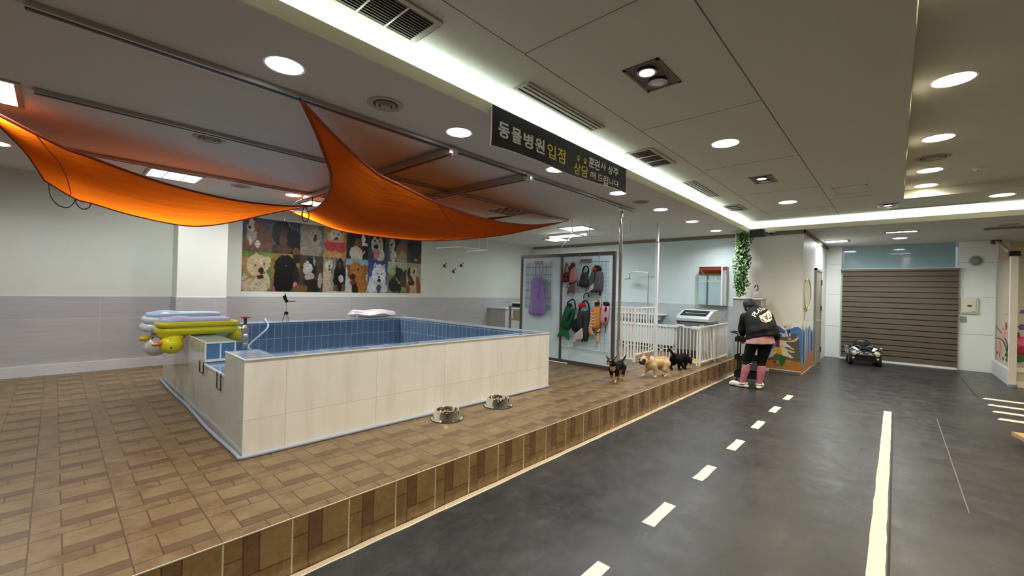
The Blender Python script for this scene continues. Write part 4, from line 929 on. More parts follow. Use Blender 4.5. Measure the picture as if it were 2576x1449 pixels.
cell(6, 0); cv.grad((120, 126, 74), (160, 170, 140)); cv.poly([(0, .3), (0, .62), (.3, .56), (.6, .62), (1, .70), (1, .3)], (116, 110, 56)); cv.poly([(.7, .2), (.66, .5), (.8, .7), (1, .8), (1, .2)], (70, 64, 38)); cv.mottle(.12, 8, 9); E_(.36, .26, .30, .24, (38, 34, 28)); E_(.50, .40, .20, .28, (42, 38, 30)); E_(.60, .68, .20, .14, (46, 42, 34)); E_(.84, .60, .12, .06, (50, 46, 40)); E_(.46, .72, .08, .14, (36, 32, 26)); cv.line([(.40, .50), (.60, .36), (.70, .38)], .03, (150, 148, 140)); E_(.62, .14, .10, .14, (30, 26, 22)); E_(.60, .32, .03, .03, (160, 160, 160))
cell(7, 0); cv.grad((168, 156, 128), (150, 140, 116)); E_(.55, .30, .40, .44, (178, 164, 130)); E_(.50, .62, .34, .26, (184, 170, 138)); E_(.82, .26, .16, .32, (140, 78, 46), 10); E_(.12, .12, .14, .18, (130, 78, 54)); E_(.16, .66, .10, .20, (28, 22, 22)); E_(.32, .36, .22, .10, (34, 22, 22)); E_(.22, .44, .10, .10, (120, 70, 70)); E_(.50, .72, .07, .06, (74, 48, 38)); cv.poly([(.20, .50), (.40, .34), (.5, .40), (.3, .60)], (60, 34, 32))
cv.set(0, 1, 0, 1)
_y, _x = np.mgrid[0:256, 0:720]; _u = PX0+(PX1-PX0)*(_x+.5)/720; cid = np.searchsorted(np.array(cols_[1:-1]), _u)+10*((_y+.5)/256 > (PZM-PZ0)/(PZ1-PZ0))
cv.ruffle(4.0, 21, cid)
cv.soften(1); cv.mottle(.22, 150, 11); cv.mottle(.16, 60, 12); cv.mottle(.12, 300, 13); cv.soften(1); cv.a *= .86
cv.mesh('dog_photo_poster', lambda u, v: (PX0+(PX1-PX0)*u, YB-.004, PZ0+(PZ1-PZ0)*v), pm, label='wide wall poster of sixteen dog photographs in two rows behind the pool', cat='poster')

# ================================================================== GLASS SCREEN WITH LIFE VESTS
SX = 5.85; SZ = 2.13
frost = mat('frosted_glass', (.60, .76, .81), .35, spec=.5, noise=.04, nscale=3)
root = thing('glass_screen', 'frosted glass screen in a dark metal frame beside the pool', 'screen', (SX, 4.15, ZP))
fb = M['frame_bronze']
for nm, (y0, y1, z0, z1) in {'post': (3.20, 3.24, ZP, SZ+.01), 'post.001': (4.185, 4.225, ZP+.02, SZ-.04), 'post.002': (5.09, 5.13, ZP, SZ+.01)}.items():
    MB().box(SX-.022, SX+.022, y0, y1, z0, z1).build(nm.split('.')[0], fb, root)
MB().box(SX-.022, SX+.022, 3.24, 5.09, SZ-.04, SZ+.01).build('top_rail', fb, root)
MB().box(SX-.026, SX+.026, 3.24, 5.09, ZP, ZP+.06).build('bottom_rail', fb, root)
MB().box(SX-.006, SX+.006, 3.24, 4.185, ZP+.06, SZ-.04).build('glass_pane', frost, root); MB().box(SX-.006, SX+.006, 4.225, 5.09, ZP+.06, SZ-.04).build('glass_pane', frost, root)
b = MB(); b.cyl((SX-.06, 4.02, ZP+.012), (SX-.08, 4.70, ZP+.012), .010, n=8); b.build('white_pipe', M['white_plastic'], label='thin white pipe lying at the foot of the glass screen', cat='pipe')
# chrome post and white post up to the ceiling
root = thing('steel_post', 'shiny steel post from floor to ceiling at the end of the glass screen', 'post', (5.90, 3.165, ZP))
MB().cyl((5.93, 3.165, ZP+.02), (5.93, 3.165, ZL-.004), .026, n=24, m=M['chrome']).build('tube', None, root, smooth=40)
MB().lathe([(.026, .0), (.05, .002), (.05, .012), (.027, .03)], (5.93, 3.165, ZP), 24, M['chrome']).build('floor_flange', None, root, smooth=40)
MB().lathe([(.026, -.03), (.04, -.012), (.042, -.001)], (5.93, 3.165, ZL), 24, M['chrome']).build('ceiling_flange', None, root, smooth=40)
root = thing('white_post', 'white square post from floor to ceiling between the two dog gates', 'post', (7.52, 3.27, ZP))
MB().box(7.49, 7.55, 3.245, 3.30, ZP, 2.45).build('lower_tube', M['white_metal'], root); MB().box(7.495, 7.545, 3.25, 3.295, 2.45, ZL).build('upper_tube', M['white_metal'], root)
MB().box(7.487, 7.553, 3.242, 3.303, 2.44, 2.46).build('joint', M['grey_metal'], root)
# wire racks
wire1 = mat('wire_dark', (.12, .16, .18), .5, .4); wire2 = mat('wire_pale', (.40, .52, .62), .45, .3)
def S3(px, py, off=0): return onx(px, py, SX-off)
root = thing('wire_rack', 'small dark wire rack on the left glass pane, holding the purple bag', 'rack', (SX-.03, 4.72, 1.6))
xo = SX-.025; ya, yb, za, zb = 4.985, 4.43, 1.185, 2.0
b = MB()
for i in range(12): y = ya+(yb-ya)*i/11; b.cyl((xo, y, za), (xo, y, zb), .0025, n=5)
for i in range(6): z = za+.04+(zb-za-.12)*i/5; b.cyl((xo-.004, ya+.02, z), (xo-.004, yb-.02, z), .003, n=5)
b.tube([(xo, ya, zb+.02), (xo, ya, za), (xo, yb, za), (xo, yb, zb+.02)], .004, 6)
b.build('wires', wire1, root)
MB().box(xo-.012, SX-.008, 4.64, 4.80, 1.985, 2.03).build('hanger', mat('clip_pink', (.45, .30, .32), .4), root, label='pink hanger clip')
root = thing('wire_rack', 'large pale wire grid rack on the right glass pane, hung with dog vests', 'rack', (SX-.03, 3.72, 1.3))
ya, yb, za, zb = 4.165, 3.29, .575, 2.0
b = MB()
for i in range(1, 14): y = ya+(yb-ya)*i/14; b.cyl((xo, y, za), (xo, y, zb), .0022, n=5)
for i in range(1, 23): z = za+(zb-za)*i/23; b.cyl((xo-.003, ya, z), (xo-.003, yb, z), .0022, n=5)
b.build('wires', wire2, root)
b = MB(); b.tube([(xo, ya, za), (xo, yb, za), (xo, yb, zb), (xo, ya, zb)], .006, 6, closed=True); b.build('rim', M['white_metal'], root)
b = MB()
for k in range(4): b.box(xo-.014, SX-.008, 3.62+.055*k, 3.66+.055*k, 1.985, 2.03)
b.box(xo-.012, xo-.002, 3.62, 3.825, 2.02, 2.028)
b.build('hanger', mat('clip_brown', (.26, .14, .10), .5), root)
for i, (px, py) in enumerate(((1459, 640), (1509, 635))):
    p = S3(px, py, .03); b = MB(); b.tube([(SX+.03, p.y-.02, SZ+.05), (SX-.0, p.y, SZ+.022), (SX-.03, p.y, SZ-.01), (SX-.035, p.y, SZ-.06), (SX-.07, p.y-.01, SZ-.075), (SX-.085, p.y-.03, SZ-.04)], .005, 6)
    b.build('metal_hook', M['grey_metal'], label=('thin metal hook over the screen top, left one', 'thin metal hook over the screen top, right one')[i], cat='hook', group='hooks on the screen top', smooth=True)

# soft padded shapes traced on the hanging plane, each with real thickness
def puff(pts, x0, th, m, name, parent, inset=.84, **k):
    P = [onx(px, py, x0) for px, py in pts]; P = smoothpath(P+[P[0]], 3)[:-1]
    c = sum(P, Vector())/len(P); n = len(P); fr_ = []
    rings = [(1.0, 0), (1.0, .35), (.95, .75), (inset, 1.0), (.45, 1.12)]
    b = MB(); vs_ = []
    for s, d in rings: vs_ += [c+(p-c)*s+Vector((-th*d, 0, 0)) for p in P]
    fs = [(r*n+i, r*n+(i+1) % n, (r+1)*n+(i+1) % n, (r+1)*n+i) for r in range(len(rings)-1) for i in range(n)]
    fs += [tuple(range(n-1, -1, -1)), tuple(4*n+i for i in range(n))]
    b.add(vs_, fs, m); return b.build(name, None, parent, smooth=50, **k)
def strap(pts, x0, r, m, name, parent, **k):
    b = MB(); b.tube(smoothpath([onx(px, py, x0) for px, py in pts], 5), r, 6, m); return b.build(name, None, parent, smooth=True, **k)
def Z(cx, cy): return (1290+cx*.23470, 620+cy*.23465)       # crop coordinates of my enlarged study
def ZZ(l): return [Z(*p) for p in l]
fab = lambda n, c, **k: mat('vest_'+n, c, .75, bump=.25, bscale=120, spec=.2, **k)
blk = fab('black', (.018, .018, .020)); gry = fab('grey', (.085, .095, .105)); mar = fab('maroon', (.12, .022, .035)); pnk = fab('pink', (.62, .34, .42)); ros = fab('rose', (.40, .20, .16))
grn = fab('green', (.010, .105, .05)); org = fab('orange', (.62, .24, .05)); red = fab('red', (.50, .03, .03)); crm = fab('cream', (.50, .47, .42)); pch = fab('peach', (.72, .42, .22)); dgr = fab('charcoal', (.035, .038, .042)); wht_ = fab('white', (.75, .72, .66))
def vb(r): return [c for c in tree(r) if c.name.startswith('body')][0]
V = 'dog life vests on the rack'; xv = SX-.045
def vest(label, at): p = onx(*Z(*at), xv); return thing('dog_life_vest', label, 'life vest', (xv, p.y, p.z), V)
r_ = vest('small maroon dog life vest, leftmost in the upper row', (575, 180))
puff(ZZ([(548, 290), (600, 270), (618, 300), (610, 370), (540, 378)]), xv, .04, mar, 'body', r_)
strap(ZZ([(555, 285), (565, 220), (576, 184), (595, 225), (612, 270)]), xv-.01, .010, fab('maroon2', (.16, .03, .045)), 'neck_strap', r_); strap(ZZ([(545, 325), (605, 322)]), xv-.045, .008, blk, 'belt', vb(r_))
r_ = vest('rose dog life vest with a mauve fish tail in the upper row', (648, 170))
puff(ZZ([(640, 235), (675, 240), (693, 300), (690, 365), (640, 395), (618, 380), (622, 280)]), xv, .05, ros, 'body', r_); puff(ZZ([(618, 220), (645, 172), (668, 205), (640, 250), (638, 390), (616, 385)]), xv, .045, mar, 'edge', r_)
puff(ZZ([(628, 392), (650, 395), (664, 450), (664, 515), (640, 490), (610, 490), (584, 517), (592, 455)]), xv, .015, fab('mauve', (.17, .07, .09)), 'fish_tail', r_); strap(ZZ([(690, 370), (692, 400), (700, 424)]), xv-.01, .009, blk, 'buckle_strap', r_); strap(ZZ([(615, 398), (590, 410), (578, 445)]), xv-.01, .006, blk, 'loose_strap', r_)
r_ = vest('small black dog life vest, third in the upper row', (787, 205))
puff(ZZ([(745, 300), (770, 280), (808, 290), (812, 400), (790, 438), (725, 432), (722, 400), (735, 340)]), xv, .05, dgr, 'body', r_); strap(ZZ([(752, 298), (755, 240), (785, 210), (812, 240), (806, 292)]), xv-.01, .012, blk, 'neck_strap', r_); strap(ZZ([(782, 438), (790, 455), (778, 472)]), xv-.01, .006, blk, 'loose_strap', r_)
r_ = vest('large grey dog life vest with a red collar lining, rightmost in the upper row', (915, 205))
puff(ZZ([(862, 262), (905, 275), (945, 262), (972, 300), (968, 455), (930, 490), (832, 488), (818, 440), (840, 330)]), xv, .06, gry, 'body', r_); puff(ZZ([(880, 205), (930, 205), (952, 235), (945, 262), (925, 250), (915, 225), (888, 222)]), xv, .05, blk, 'collar', r_)
puff(ZZ([(865, 224), (905, 224), (918, 245), (885, 264), (862, 258)]), xv-.012, .03, red, 'collar_lining', vb(r_)); puff(ZZ([(872, 390), (868, 450), (838, 475), (805, 495), (830, 430)]), xv-.055, .015, crm, 'pale_fin', vb(r_)); strap(ZZ([(880, 275), (878, 330), (868, 385)]), xv-.062, .010, blk, 'handle', r_); strap(ZZ([(935, 488), (934, 525)]), xv-.01, .016, blk, 'buckle_strap', r_)
r_ = vest('green dog life vest with a green fish tail, leftmost in the lower row', (640, 565))
puff(ZZ([(580, 640), (620, 665), (660, 665), (668, 720), (615, 872), (590, 884), (525, 858), (535, 790)]), xv, .06, grn, 'body', r_); strap(ZZ([(585, 645), (590, 600), (640, 568), (665, 600), (675, 680)]), xv-.01, .011, blk, 'neck_strap', r_); puff(ZZ([(590, 612), (625, 610), (636, 640), (612, 655)]), xv-.01, .03, blk, 'chin_pad', r_)
puff(ZZ([(535, 875), (578, 885), (604, 945), (600, 1005), (570, 965), (520, 952), (476, 968), (495, 920)]), xv, .016, fab('tail_green', (.01, .15, .06)), 'fish_tail', r_); puff(ZZ([(612, 700), (640, 690), (600, 790), (575, 800)]), xv-.065, .012, blk, 'back_stripe', vb(r_))
r_ = vest('charcoal dog life vest with a big beige fin, hung on a black hook', (790, 505))
puff(ZZ([(712, 690), (760, 695), (822, 690), (824, 790), (805, 1000), (760, 1000), (735, 900), (700, 880), (700, 780)]), xv, .06, dgr, 'body', r_); puff(ZZ([(640, 790), (690, 775), (712, 830), (690, 915), (655, 905), (636, 860)]), xv, .045, blk, 'side_flap', r_)
strap(ZZ([(715, 700), (722, 640), (775, 580), (812, 620), (818, 700)]), xv-.01, .013, blk, 'neck_strap', r_); puff(ZZ([(712, 615), (770, 600), (778, 630), (735, 660), (712, 650)]), xv-.015, .03, red, 'collar_lining', vb(r_)); puff(ZZ([(748, 870), (752, 985), (700, 1000), (640, 1050), (668, 940)]), xv-.06, .015, crm, 'pale_fin', vb(r_))
strap(ZZ([(760, 560), (765, 520), (790, 500), (815, 515), (808, 545)]), xv-.01, .007, blk, 'hook', r_); strap(ZZ([(755, 720), (750, 860)]), xv-.068, .009, blk, 'back_zip', vb(r_)); strap(ZZ([(742, 1000), (742, 1024)]), xv-.02, .012, blk, 'buckle_strap', r_)
r_ = vest('orange clownfish dog life vest with cream stripes and a peach tail', (925, 565))
puff(ZZ([(870, 650), (940, 655), (948, 720), (940, 860), (905, 885), (862, 880), (850, 800)]), xv, .06, org, 'body', r_); puff(ZZ([(855, 690), (878, 690), (862, 880), (870, 950), (840, 945), (822, 910), (838, 800)]), xv-.01, .05, pch, 'side_edge', r_)
strap(ZZ([(872, 655), (895, 600), (930, 565), (940, 610), (940, 660)]), xv-.01, .011, pch, 'neck_strap', r_); puff(ZZ([(880, 600), (925, 595), (932, 615), (900, 635)]), xv-.014, .03, blk, 'chin_pad', r_)
for yy in (700, 735, 770, 805, 840): strap(ZZ([(840, yy+8), (870, yy+16), (892, yy-6)]), xv-.066, .006, wht_, 'cream_stripe', vb(r_))
puff(ZZ([(898, 885), (935, 880), (925, 950), (920, 1025), (895, 1022), (905, 950)]), xv, .015, pch, 'peach_tail', r_); strap(ZZ([(885, 945), (900, 925), (938, 915)]), xv-.02, .008, blk, 'belt', vb(r_))
r_ = vest('pink dog life vest with black oval patches, rightmost in the lower row', (1000, 590))
puff(ZZ([(975, 610), (1000, 635), (1035, 635), (1040, 700), (1025, 800), (990, 835), (955, 820), (950, 770), (960, 670)]), xv, .055, pnk, 'body', r_); puff(ZZ([(975, 598), (1020, 592), (1042, 615), (1030, 638), (1000, 630)]), xv-.01, .05, blk, 'collar', r_)
for c_ in ((998, 672), (996, 778)): puff(ZZ([(c_[0]-11, c_[1]), (c_[0]-5, c_[1]-22), (c_[0]+6, c_[1]-20), (c_[0]+11, c_[1]+3), (c_[0]+3, c_[1]+24), (c_[0]-8, c_[1]+18)]), xv-.062, .012, blk, 'oval_patch', vb(r_))
strap(ZZ([(958, 620), (948, 700), (952, 800)]), xv-.02, .007, blk, 'edging', r_); strap(ZZ([(996, 838), (990, 930)]), xv-.01, .005, blk, 'loose_strap', r_)
# purple mesh bag
pm_ = mat('purple_mesh', (.36, .26, .64), .6); nt = pm_.node_tree; o_ = [n for n in nt.nodes if n.type == 'OUTPUT_MATERIAL'][0]
mx = nt.nodes.new('ShaderNodeMixShader'); tr = nt.nodes.new('ShaderNodeBsdfTransparent'); mx.inputs[0].default_value = .58
nt.links.new(tr.outputs[0], mx.inputs[1]); nt.links.new(nt.nodes['Principled BSDF'].outputs[0], mx.inputs[2]); nt.links.new(mx.outputs[0], o_.inputs[0])
p = onx(*Z(285, 175), xv); r_ = thing('mesh_bag', 'sheer purple mesh bag hanging on the small wire rack', 'bag', (xv, p.y, p.z))
puff(ZZ([(210, 365), (250, 325), (300, 345), (325, 345), (340, 560), (352, 712), (235, 740), (176, 712), (200, 560)]), xv, .05, pm_, 'pouch', r_)
strap(ZZ([(245, 330), (246, 250), (250, 178)]), xv-.01, .006, pm_, 'handle', r_); strap(ZZ([(300, 340), (318, 260), (324, 178)]), xv-.01, .006, pm_, 'handle', r_)
puff(ZZ([(215, 400), (285, 330), (300, 350), (290, 470), (265, 560), (235, 500)]), xv-.055, .02, pm_, 'crumpled_fold', r_); puff(ZZ([(300, 350), (322, 350), (350, 700), (300, 700), (290, 520)]), xv-.052, .015, pm_, 'side_fold', r_)
b = MB(); b.tube([onx(*Z(235, 738), xv-.03), onx(*Z(262, 560), xv-.05)], .003, 5); b.tube([onx(*Z(176, 712), xv-.02), onx(*Z(235, 740), xv-.03), onx(*Z(352, 712), xv-.02)], .003, 5); b.build('hem_cord', mat('purple_cord', (.10, .05, .25), .6), r_)

# ================================================================== BATHING AREA
def gate(name, label, P, Q, z0, z1, nb, group, bar=.008, post=.02, base=True, mul=1):
    root = thing(name, label, 'dog gate', ((P[0]+Q[0])/2, (P[1]+Q[1])/2, z0), group); P, Q = Vector((*P, 0)), Vector((*Q, 0)); up = Vector((0, 0, 1))
    MB().beam(P+up*(z1-.012), Q+up*(z1-.012), post, .024).build('top_rail', M['white_metal'], root); MB().beam(P+up*(z0+.05), Q+up*(z0+.05), post, .022).build('bottom_rail', M['white_metal'], root)
    for e in (P, Q): MB().beam(e+up*z0, e+up*z1, post*1.2, post*1.2, up=(1, 0, 0)).build('upright', M['white_metal'], root)
    for i in range(1, nb): c = P.lerp(Q, i/nb); MB().beam(c+up*(z0+.055), c+up*(z1-.02), bar*2*mul, bar*2, up=(1, 0, 0)).build('bar', M['white_metal'], root)
    return root
blue_c = tile_mat('curb_tile', 'X', 'Z', 5.9, ZP, .10, .12, (.12, .24, .42), GR_, gw=.006, rough=.15)
b = MB(); b.box(5.96, 6.10, 3.10, 3.20, ZP, .385, blue_c); b.build('tile_curb', None, label='short blue tiled curb under the white slatted gate', cat='curb')
g1 = gate('dog_gate', 'white slatted gate standing open beside the steel post', (5.98, 3.30), (6.10, 2.985), .43, 1.285, 7, 'white dog gates', bar=.010, post=.026, mul=1.2)
bpy.data.objects.remove([c for c in tree(g1) if c.name.startswith('upright')][-1]) if False else None
# the slatted gate leaf, properly sized
gate('dog_gate', 'white barred gate between the slatted gate and the white post', (6.70, 3.275), (7.47, 3.275), .40, 1.26, 7, 'white dog gates', bar=.009)
b = MB()
gate('dog_gate', 'low white barred gate with a latch door across the corner of the platform', (7.48, 3.22), (7.41, 2.48), ZP, .945, 12, 'white dog gates', bar=.006, post=.022)
r_ = bpy.data.objects[-1] if False else None
gate('dog_gate', 'low white barred fence panel along the platform edge', (7.41, 2.44), (8.18, 2.435), ZP, .955, 10, 'white dog gates', bar=.006, post=.022)
gate('dog_gate', 'low white barred fence panel reaching the grey cabinet', (8.20, 2.435), (8.93, 2.43), ZP, .965, 10, 'white dog gates', bar=.006, post=.022)
root = thing('gate_latch', 'white plastic latch on top of the low gate door', 'latch', (7.44, 2.78, .95))
MB().box(7.42, 7.46, 2.72, 2.86, .915, .965).build('latch_body', M['white_plastic'], root, bevel=.008); MB().box(7.405, 7.42, 2.74, 2.80, .93, .95).build('latch_button', M['grey_plastic'], root)
root = thing('gate_latch', 'white plastic hinge block at the corner of the low gates', 'latch', (7.41, 2.46, .93))
MB().box(7.385, 7.44, 2.43, 2.58, .90, .955).build('hinge_body', M['white_plastic'], root, bevel=.01)
# drying machine (lidded grey cabinet)
MX0, MX1, MY0, MY1 = 8.00, 8.62, 2.50, 3.08
root = thing('pet_dryer', 'grey lidded machine with a dark glass top behind the low white fence', 'machine', (8.3, 2.79, ZP))
gp = mat('machine_grey', (.21, .23, .235), .35, .3); gd = mat('machine_dark', (.065, .07, .075), .4)
cb_ = MB().box(MX0+.02, MX1, MY0, MY1, ZP+.16, 1.0).build('cabinet', gp, root, bevel=.02)
MB().box(MX0+.03, MX1-.02, MY0-.004, MY0+.01, ZP+.2, .98).build('side_panel', gd, cb_)
MB().box(MX0-.01, MX1, MY0+.01, MY1-.01, ZP, ZP+.16).build('base', M['black_plastic'], root, bevel=.02)
b = MB(); sec = [(MX0, 1.0), (MX0, 1.055), (MX0+.05, 1.10), (MX0+.30, 1.19), (MX1-.10, 1.215), (MX1-.02, 1.19), (MX1, 1.14), (MX1, 1.0)]
b.prism([(x, MY0-.005, z) for x, z in sec], (0, MY1-MY0+.01, 0)); lf_ = b.build('lid', mat('lid_silver', (.52, .56, .57), .3, .3), root, bevel=.008)
b = MB(); b.prism([(MX0+.055, MY0+.06, 1.104), (MX0+.055, MY1-.05, 1.104), (MX0+.30, MY1-.05, 1.192), (MX0+.30, MY0+.06, 1.192)], (0, 0, .006)); b.build('lid_window', mat('lid_glass', (.015, .016, .018), .08), lf_)
MB().box(MX0+.15, MX0+.17, MY0+.10, MY1-.12, 1.142, 1.158).build('lid_handle', M['chrome'], lf_, bevel=.004)
MB().box(MX0-.004, MX0+.022, MY0-.006, MY1, .992, 1.003).build('lid_seam', M['black_plastic'], root)
MB().box(MX0+.016, MX0+.021, MY0+.07, MY0+.15, .85, .95).build('label_plate', mat('dryer_label', (.55, .58, .58), .4), cb_, bevel=.01)
MB().box(MX0+.014, MX0+.021, MY1-.06, MY1-.03, .955, .975).build('lock_button', M['black_plastic'], cb_)
MB().box(7.62, 7.98, 2.50, 3.10, ZP, ZP+.035).build('yellow_mat', mat('mat_yellow', (.62, .33, .03), .6), label='yellow plastic tray on the floor in front of the grey machine', cat='tray')
# bath tub on a slatted stand
root = thing('bath_tub', 'white dog bath on a low stand behind the tall white gates', 'bath tub', (8.9, 3.9, ZP))
b = MB(); X0, X1, Y0, Y1 = 8.7, 9.5, 3.36, 5.3
b.box(X0, X0+.05, Y0, Y1, .42, .80).box(X1-.05, X1, Y0, Y1, .42, .80).box(X0, X1, Y0, Y0+.05, .42, .80).box(X0, X1, Y1-.05, Y1, .42, .80).box(X0, X1, Y0, Y1, .42, .46)
b.build('basin', mat('acrylic_white', (.72, .76, .80), .25), root, bevel=.01)
MB().box(X0-.02, X0+.07, Y0-.02, Y1+.02, .80, .83).build('rim', M['white_plastic'], root, bevel=.008)
for i in range(8): y = Y0+.03+(Y1-Y0-.06)*i/7; MB().box(X0+.03, X0+.07, y-.02, y+.02, ZP, .42).build('stand_leg', M['white_metal'], root)
MB().box(X0+.03, X0+.06, Y0, Y1, .34, .36).build('stand_rail', M['white_metal'], root)
root = thing('bath_shelf', 'white shelf with a drawer on the wall above the dog bath', 'shelf', (9.6, 4.6, .95))
MB().box(9.50, 9.728, 3.95, 5.3, 1.0, 1.03).build('shelf_board', M['white_plastic'], root); MB().box(9.56, 9.728, 4.05, 5.2, .88, 1.0).build('drawer_front', mat('shelf_grey', (.34, .36, .36), .5), root)
def shower(name, label, x, y, z0, z1, arm, wallx=9.728):
    root = thing(name, label, 'shower', (x, y, z0), 'rain showers')
    rp_ = MB().cyl((x, y, z0), (x, y, z1), .014, n=12, m=M['chrome']).build('riser_pipe', None, root, smooth=40)
    a = Vector(arm); pts = smoothpath([(x, y, z1), (x, y, z1+.05), (x+a.x*.25, y+a.y*.25, z1+.075), (x+a.x*.8, y+a.y*.8, z1+.09), (x+a.x*.98, y+a.y*.98, z1+.05), (x+a.x, y+a.y, z1-.06)], 5)
    MB().tube(pts, .013, 8, M['chrome']).build('shower_arm', None, root, smooth=True)
    MB().lathe([(.001, -.024), (.125, -.024), (.13, -.012), (.02, 0), (.012, .02), (.001, .02)], (x+a.x, y+a.y, z1-.075), 28, M['chrome']).build('rain_head', None, root, smooth=40)
    MB().cyl((x, y, z1-.02), (wallx, y, z1-.02), .016, n=12, m=M['chrome']).build('wall_bracket', None, root, smooth=40)
    b = MB(); b.box(x-.025, x+.025, y-.025, y+.025, z0+.55*(z1-z0)-.05, z0+.55*(z1-z0)); b.build('slider', M['chrome'], rp_, bevel=.006)
    MB().cyl((x+.03, y-.05, z0+.14), (x-.03, y-.05, z0+.14), .022, n=14, m=M['chrome']).build('mixer_valve', None, root, smooth=40)
    return root
sp = onx(1632, 690, 9.6)
shower('shower', 'chrome rain shower on the pale wall beside the white post', 9.46, sp.y*.987, .82, 1.93, (-.05, .46, 0), wallx=XW-.012)
sp2 = onx(1283, 700, 9.3)
s2_ = shower('shower', 'slim chrome shower column seen left of the glass screen', 9.62, 7.85, .95, 1.95, (-.25, -.35, 0))
# far corner basin, toaster-like stack
root = thing('tiled_bench', 'pale tiled washing bench in the far corner behind the pool', 'bench', (8.3, 7.7, ZP))
q0, q1 = onx(1221, 798, 8.3), onx(1283, 800, 8.3)
MB().box(7.9, 9.0, 7.45, 8.08, ZP, 1.0).build('bench_body', mat('bench_tile', (.45, .46, .44), .5, noise=.05), root); MB().box(7.87, 9.0, 7.42, 8.085, 1.0, 1.03).build('bench_top', mat('bench_top', (.62, .68, .68), .4), root)
q = onx(1272, 783, 8.7)
root = thing('soap_tray', 'white tray with dark bottles on the washing bench in the far corner', 'tray', (8.75, 7.7, 1.03))
MB().box(8.62, 8.98, 7.60, 7.85, 1.03, 1.07).build('dark_base', M['grey_plastic'], root); MB().box(8.60, 9.0, 7.58, 7.87, 1.07, 1.10).build('white_top', M['white_plastic'], root)
root = thing('utility_shelf', 'grey utility shelf with boxes just left of the glass screen', 'shelf', (7.0, 6.1, ZP))
b = MB(); p0 = onx(1283, 790, 7.0); p1 = onx(1306, 792, 7.0); ya, yb = p0.y, p1.y-.25
for y in (ya, yb): b.box(6.98, 7.02, y-.02, y+.02, ZP, 1.14)
for y in (ya, yb): b.box(7.38, 7.42, y-.02, y+.02, ZP, 1.14)
b.build('frame', M['grey_metal'], root)
for z in (.45, .82, 1.10): MB().box(6.98, 7.42, yb-.02, ya+.02, z, z+.025).build('shelf_board', M['vent_paint'], root)
MB().box(7.04, 7.36, yb+.06, ya-.05, .846, 1.03).build('storage_box', mat('box_tan', (.38, .34, .22), .6), label='tan box on the middle board of the grey utility shelf', cat='box')
MB().box(7.03, 7.34, yb+.03, ya-.03, 1.125, 1.20).build('storage_box', M['black_plastic'], label='black box on top of the grey utility shelf', cat='box')
MB().box(7.0, 7.36, yb+.02, ya-.02, 1.20, 1.222).build('white_tray', M['white_plastic'], label='white tray lid on the black box of the utility shelf', cat='tray')
# mirror cabinet
root = thing('mirror_cabinet', 'white mirrored wall cabinet above the grey machine, reflecting hangers', 'cabinet', (9.65, 2.93, 1.7))
ya, yb, za, zb = 3.205, 2.65, 1.275, 2.11
MB().box(9.60, XW, yb, ya, za, zb).build('case', mat('cabinet_wood', (.55, .42, .28), .5), root)
cm_ = Canvas(120, 160, (104, 124, 124)); cm_.rect(0, 1, .90, .985, (110, 34, 30)); cm_.rect(0, 1, .985, 1, (200, 205, 205)); cm_.rect(0, 1, .66, .68, (190, 200, 202)); cm_.mottle(.10, 10, 3)
E_ = cm_.ell
for cx in (.30, .62): cm_.line([(cx-.12, .74), (cx, .80), (cx+.12, .74), (cx-.12, .74)], .02, (205, 212, 212)); E_(cx, .45, .13, .17, (84, 100, 102), al=.6)
E_(.25, .10, .14, .12, (90, 100, 98), al=.7)
mm = vcmat('mirror_print', .08, .8)
MB().box(9.585, 9.60, yb+.10, ya, za+.01, zb).build('mirror_door', mat('mirror_glass', (.72, .78, .78), .04, 1), root)
MB().box(9.585, 9.60, yb, yb+.075, za+.01, zb).build('mirror_door', mat('mirror_glass', (.72, .78, .78), .04, 1), root)
MB().box(9.578, 9.592, yb+.075, yb+.10, za, zb).build('door_edge', M['white_metal'], root)
MB().box(9.580, 9.60, yb, ya, zb-.075, zb-.012).build('red_band', mat('band_red', (.20, .035, .03), .3), root)
for i, y in enumerate((3.06, 2.87)):
    b = MB(); z = 1.80; b.tube([(9.572, y+.07, z), (9.572, y, z+.05), (9.572, y-.07, z)], .004, 5, closed=True); b.tube([(9.572, y, z+.05), (9.572, y, z+.10)], .003, 5)
    b.build('coat_hanger', M['white_plastic'], label=('white clothes hanger on the mirror cabinet, left one', 'white clothes hanger on the mirror cabinet, right one')[i], cat='hanger', group='hangers on the mirror cabinet')
MB().box(9.574, 9.585, yb+.10, ya, 1.79, 1.80).build('mirror_shelf', M['white_metal'], root)
# ================================================================== GREY CABINET, VINE, KETTLE
root = thing('air_conditioner', 'tall grey standing air conditioner beside the end of the tiled platform', 'air conditioner', (9.3, 2.15, 0))
gy = mat('ac_grey', (.42, .43, .43), .5, noise=.03)
AY0, AY1 = 1.90, 2.42
MB().box(9.22, 9.55, AY0, AY1, .22, 1.43).build('cabinet', gy, root, bevel=.012); MB().box(9.20, 9.56, AY0-.01, AY1+.01, 1.43, 1.465).build('top_cap', mat('ac_light', (.55, .56, .56), .4), root, bevel=.008)
MB().box(9.24, 9.54, AY0+.01, AY1-.01, 0, .22).build('plinth', mat('ac_plinth', (.07, .07, .07), .5), root)
b = MB(); b.box(9.212, 9.222, AY0+.03, AY0+.22, 1.18, 1.41); lp_ = b.build('louvre_panel', mat('louvre_dark', (.09, .09, .085), .5), root)
b = MB()
for i in range(8): z = 1.19+.027*i; b.box(9.200, 9.214, AY0+.035, AY0+.215, z, z+.007)
b.build('louvre_blades', mat('ac_light', (.55, .56, .56), .4), lp_)
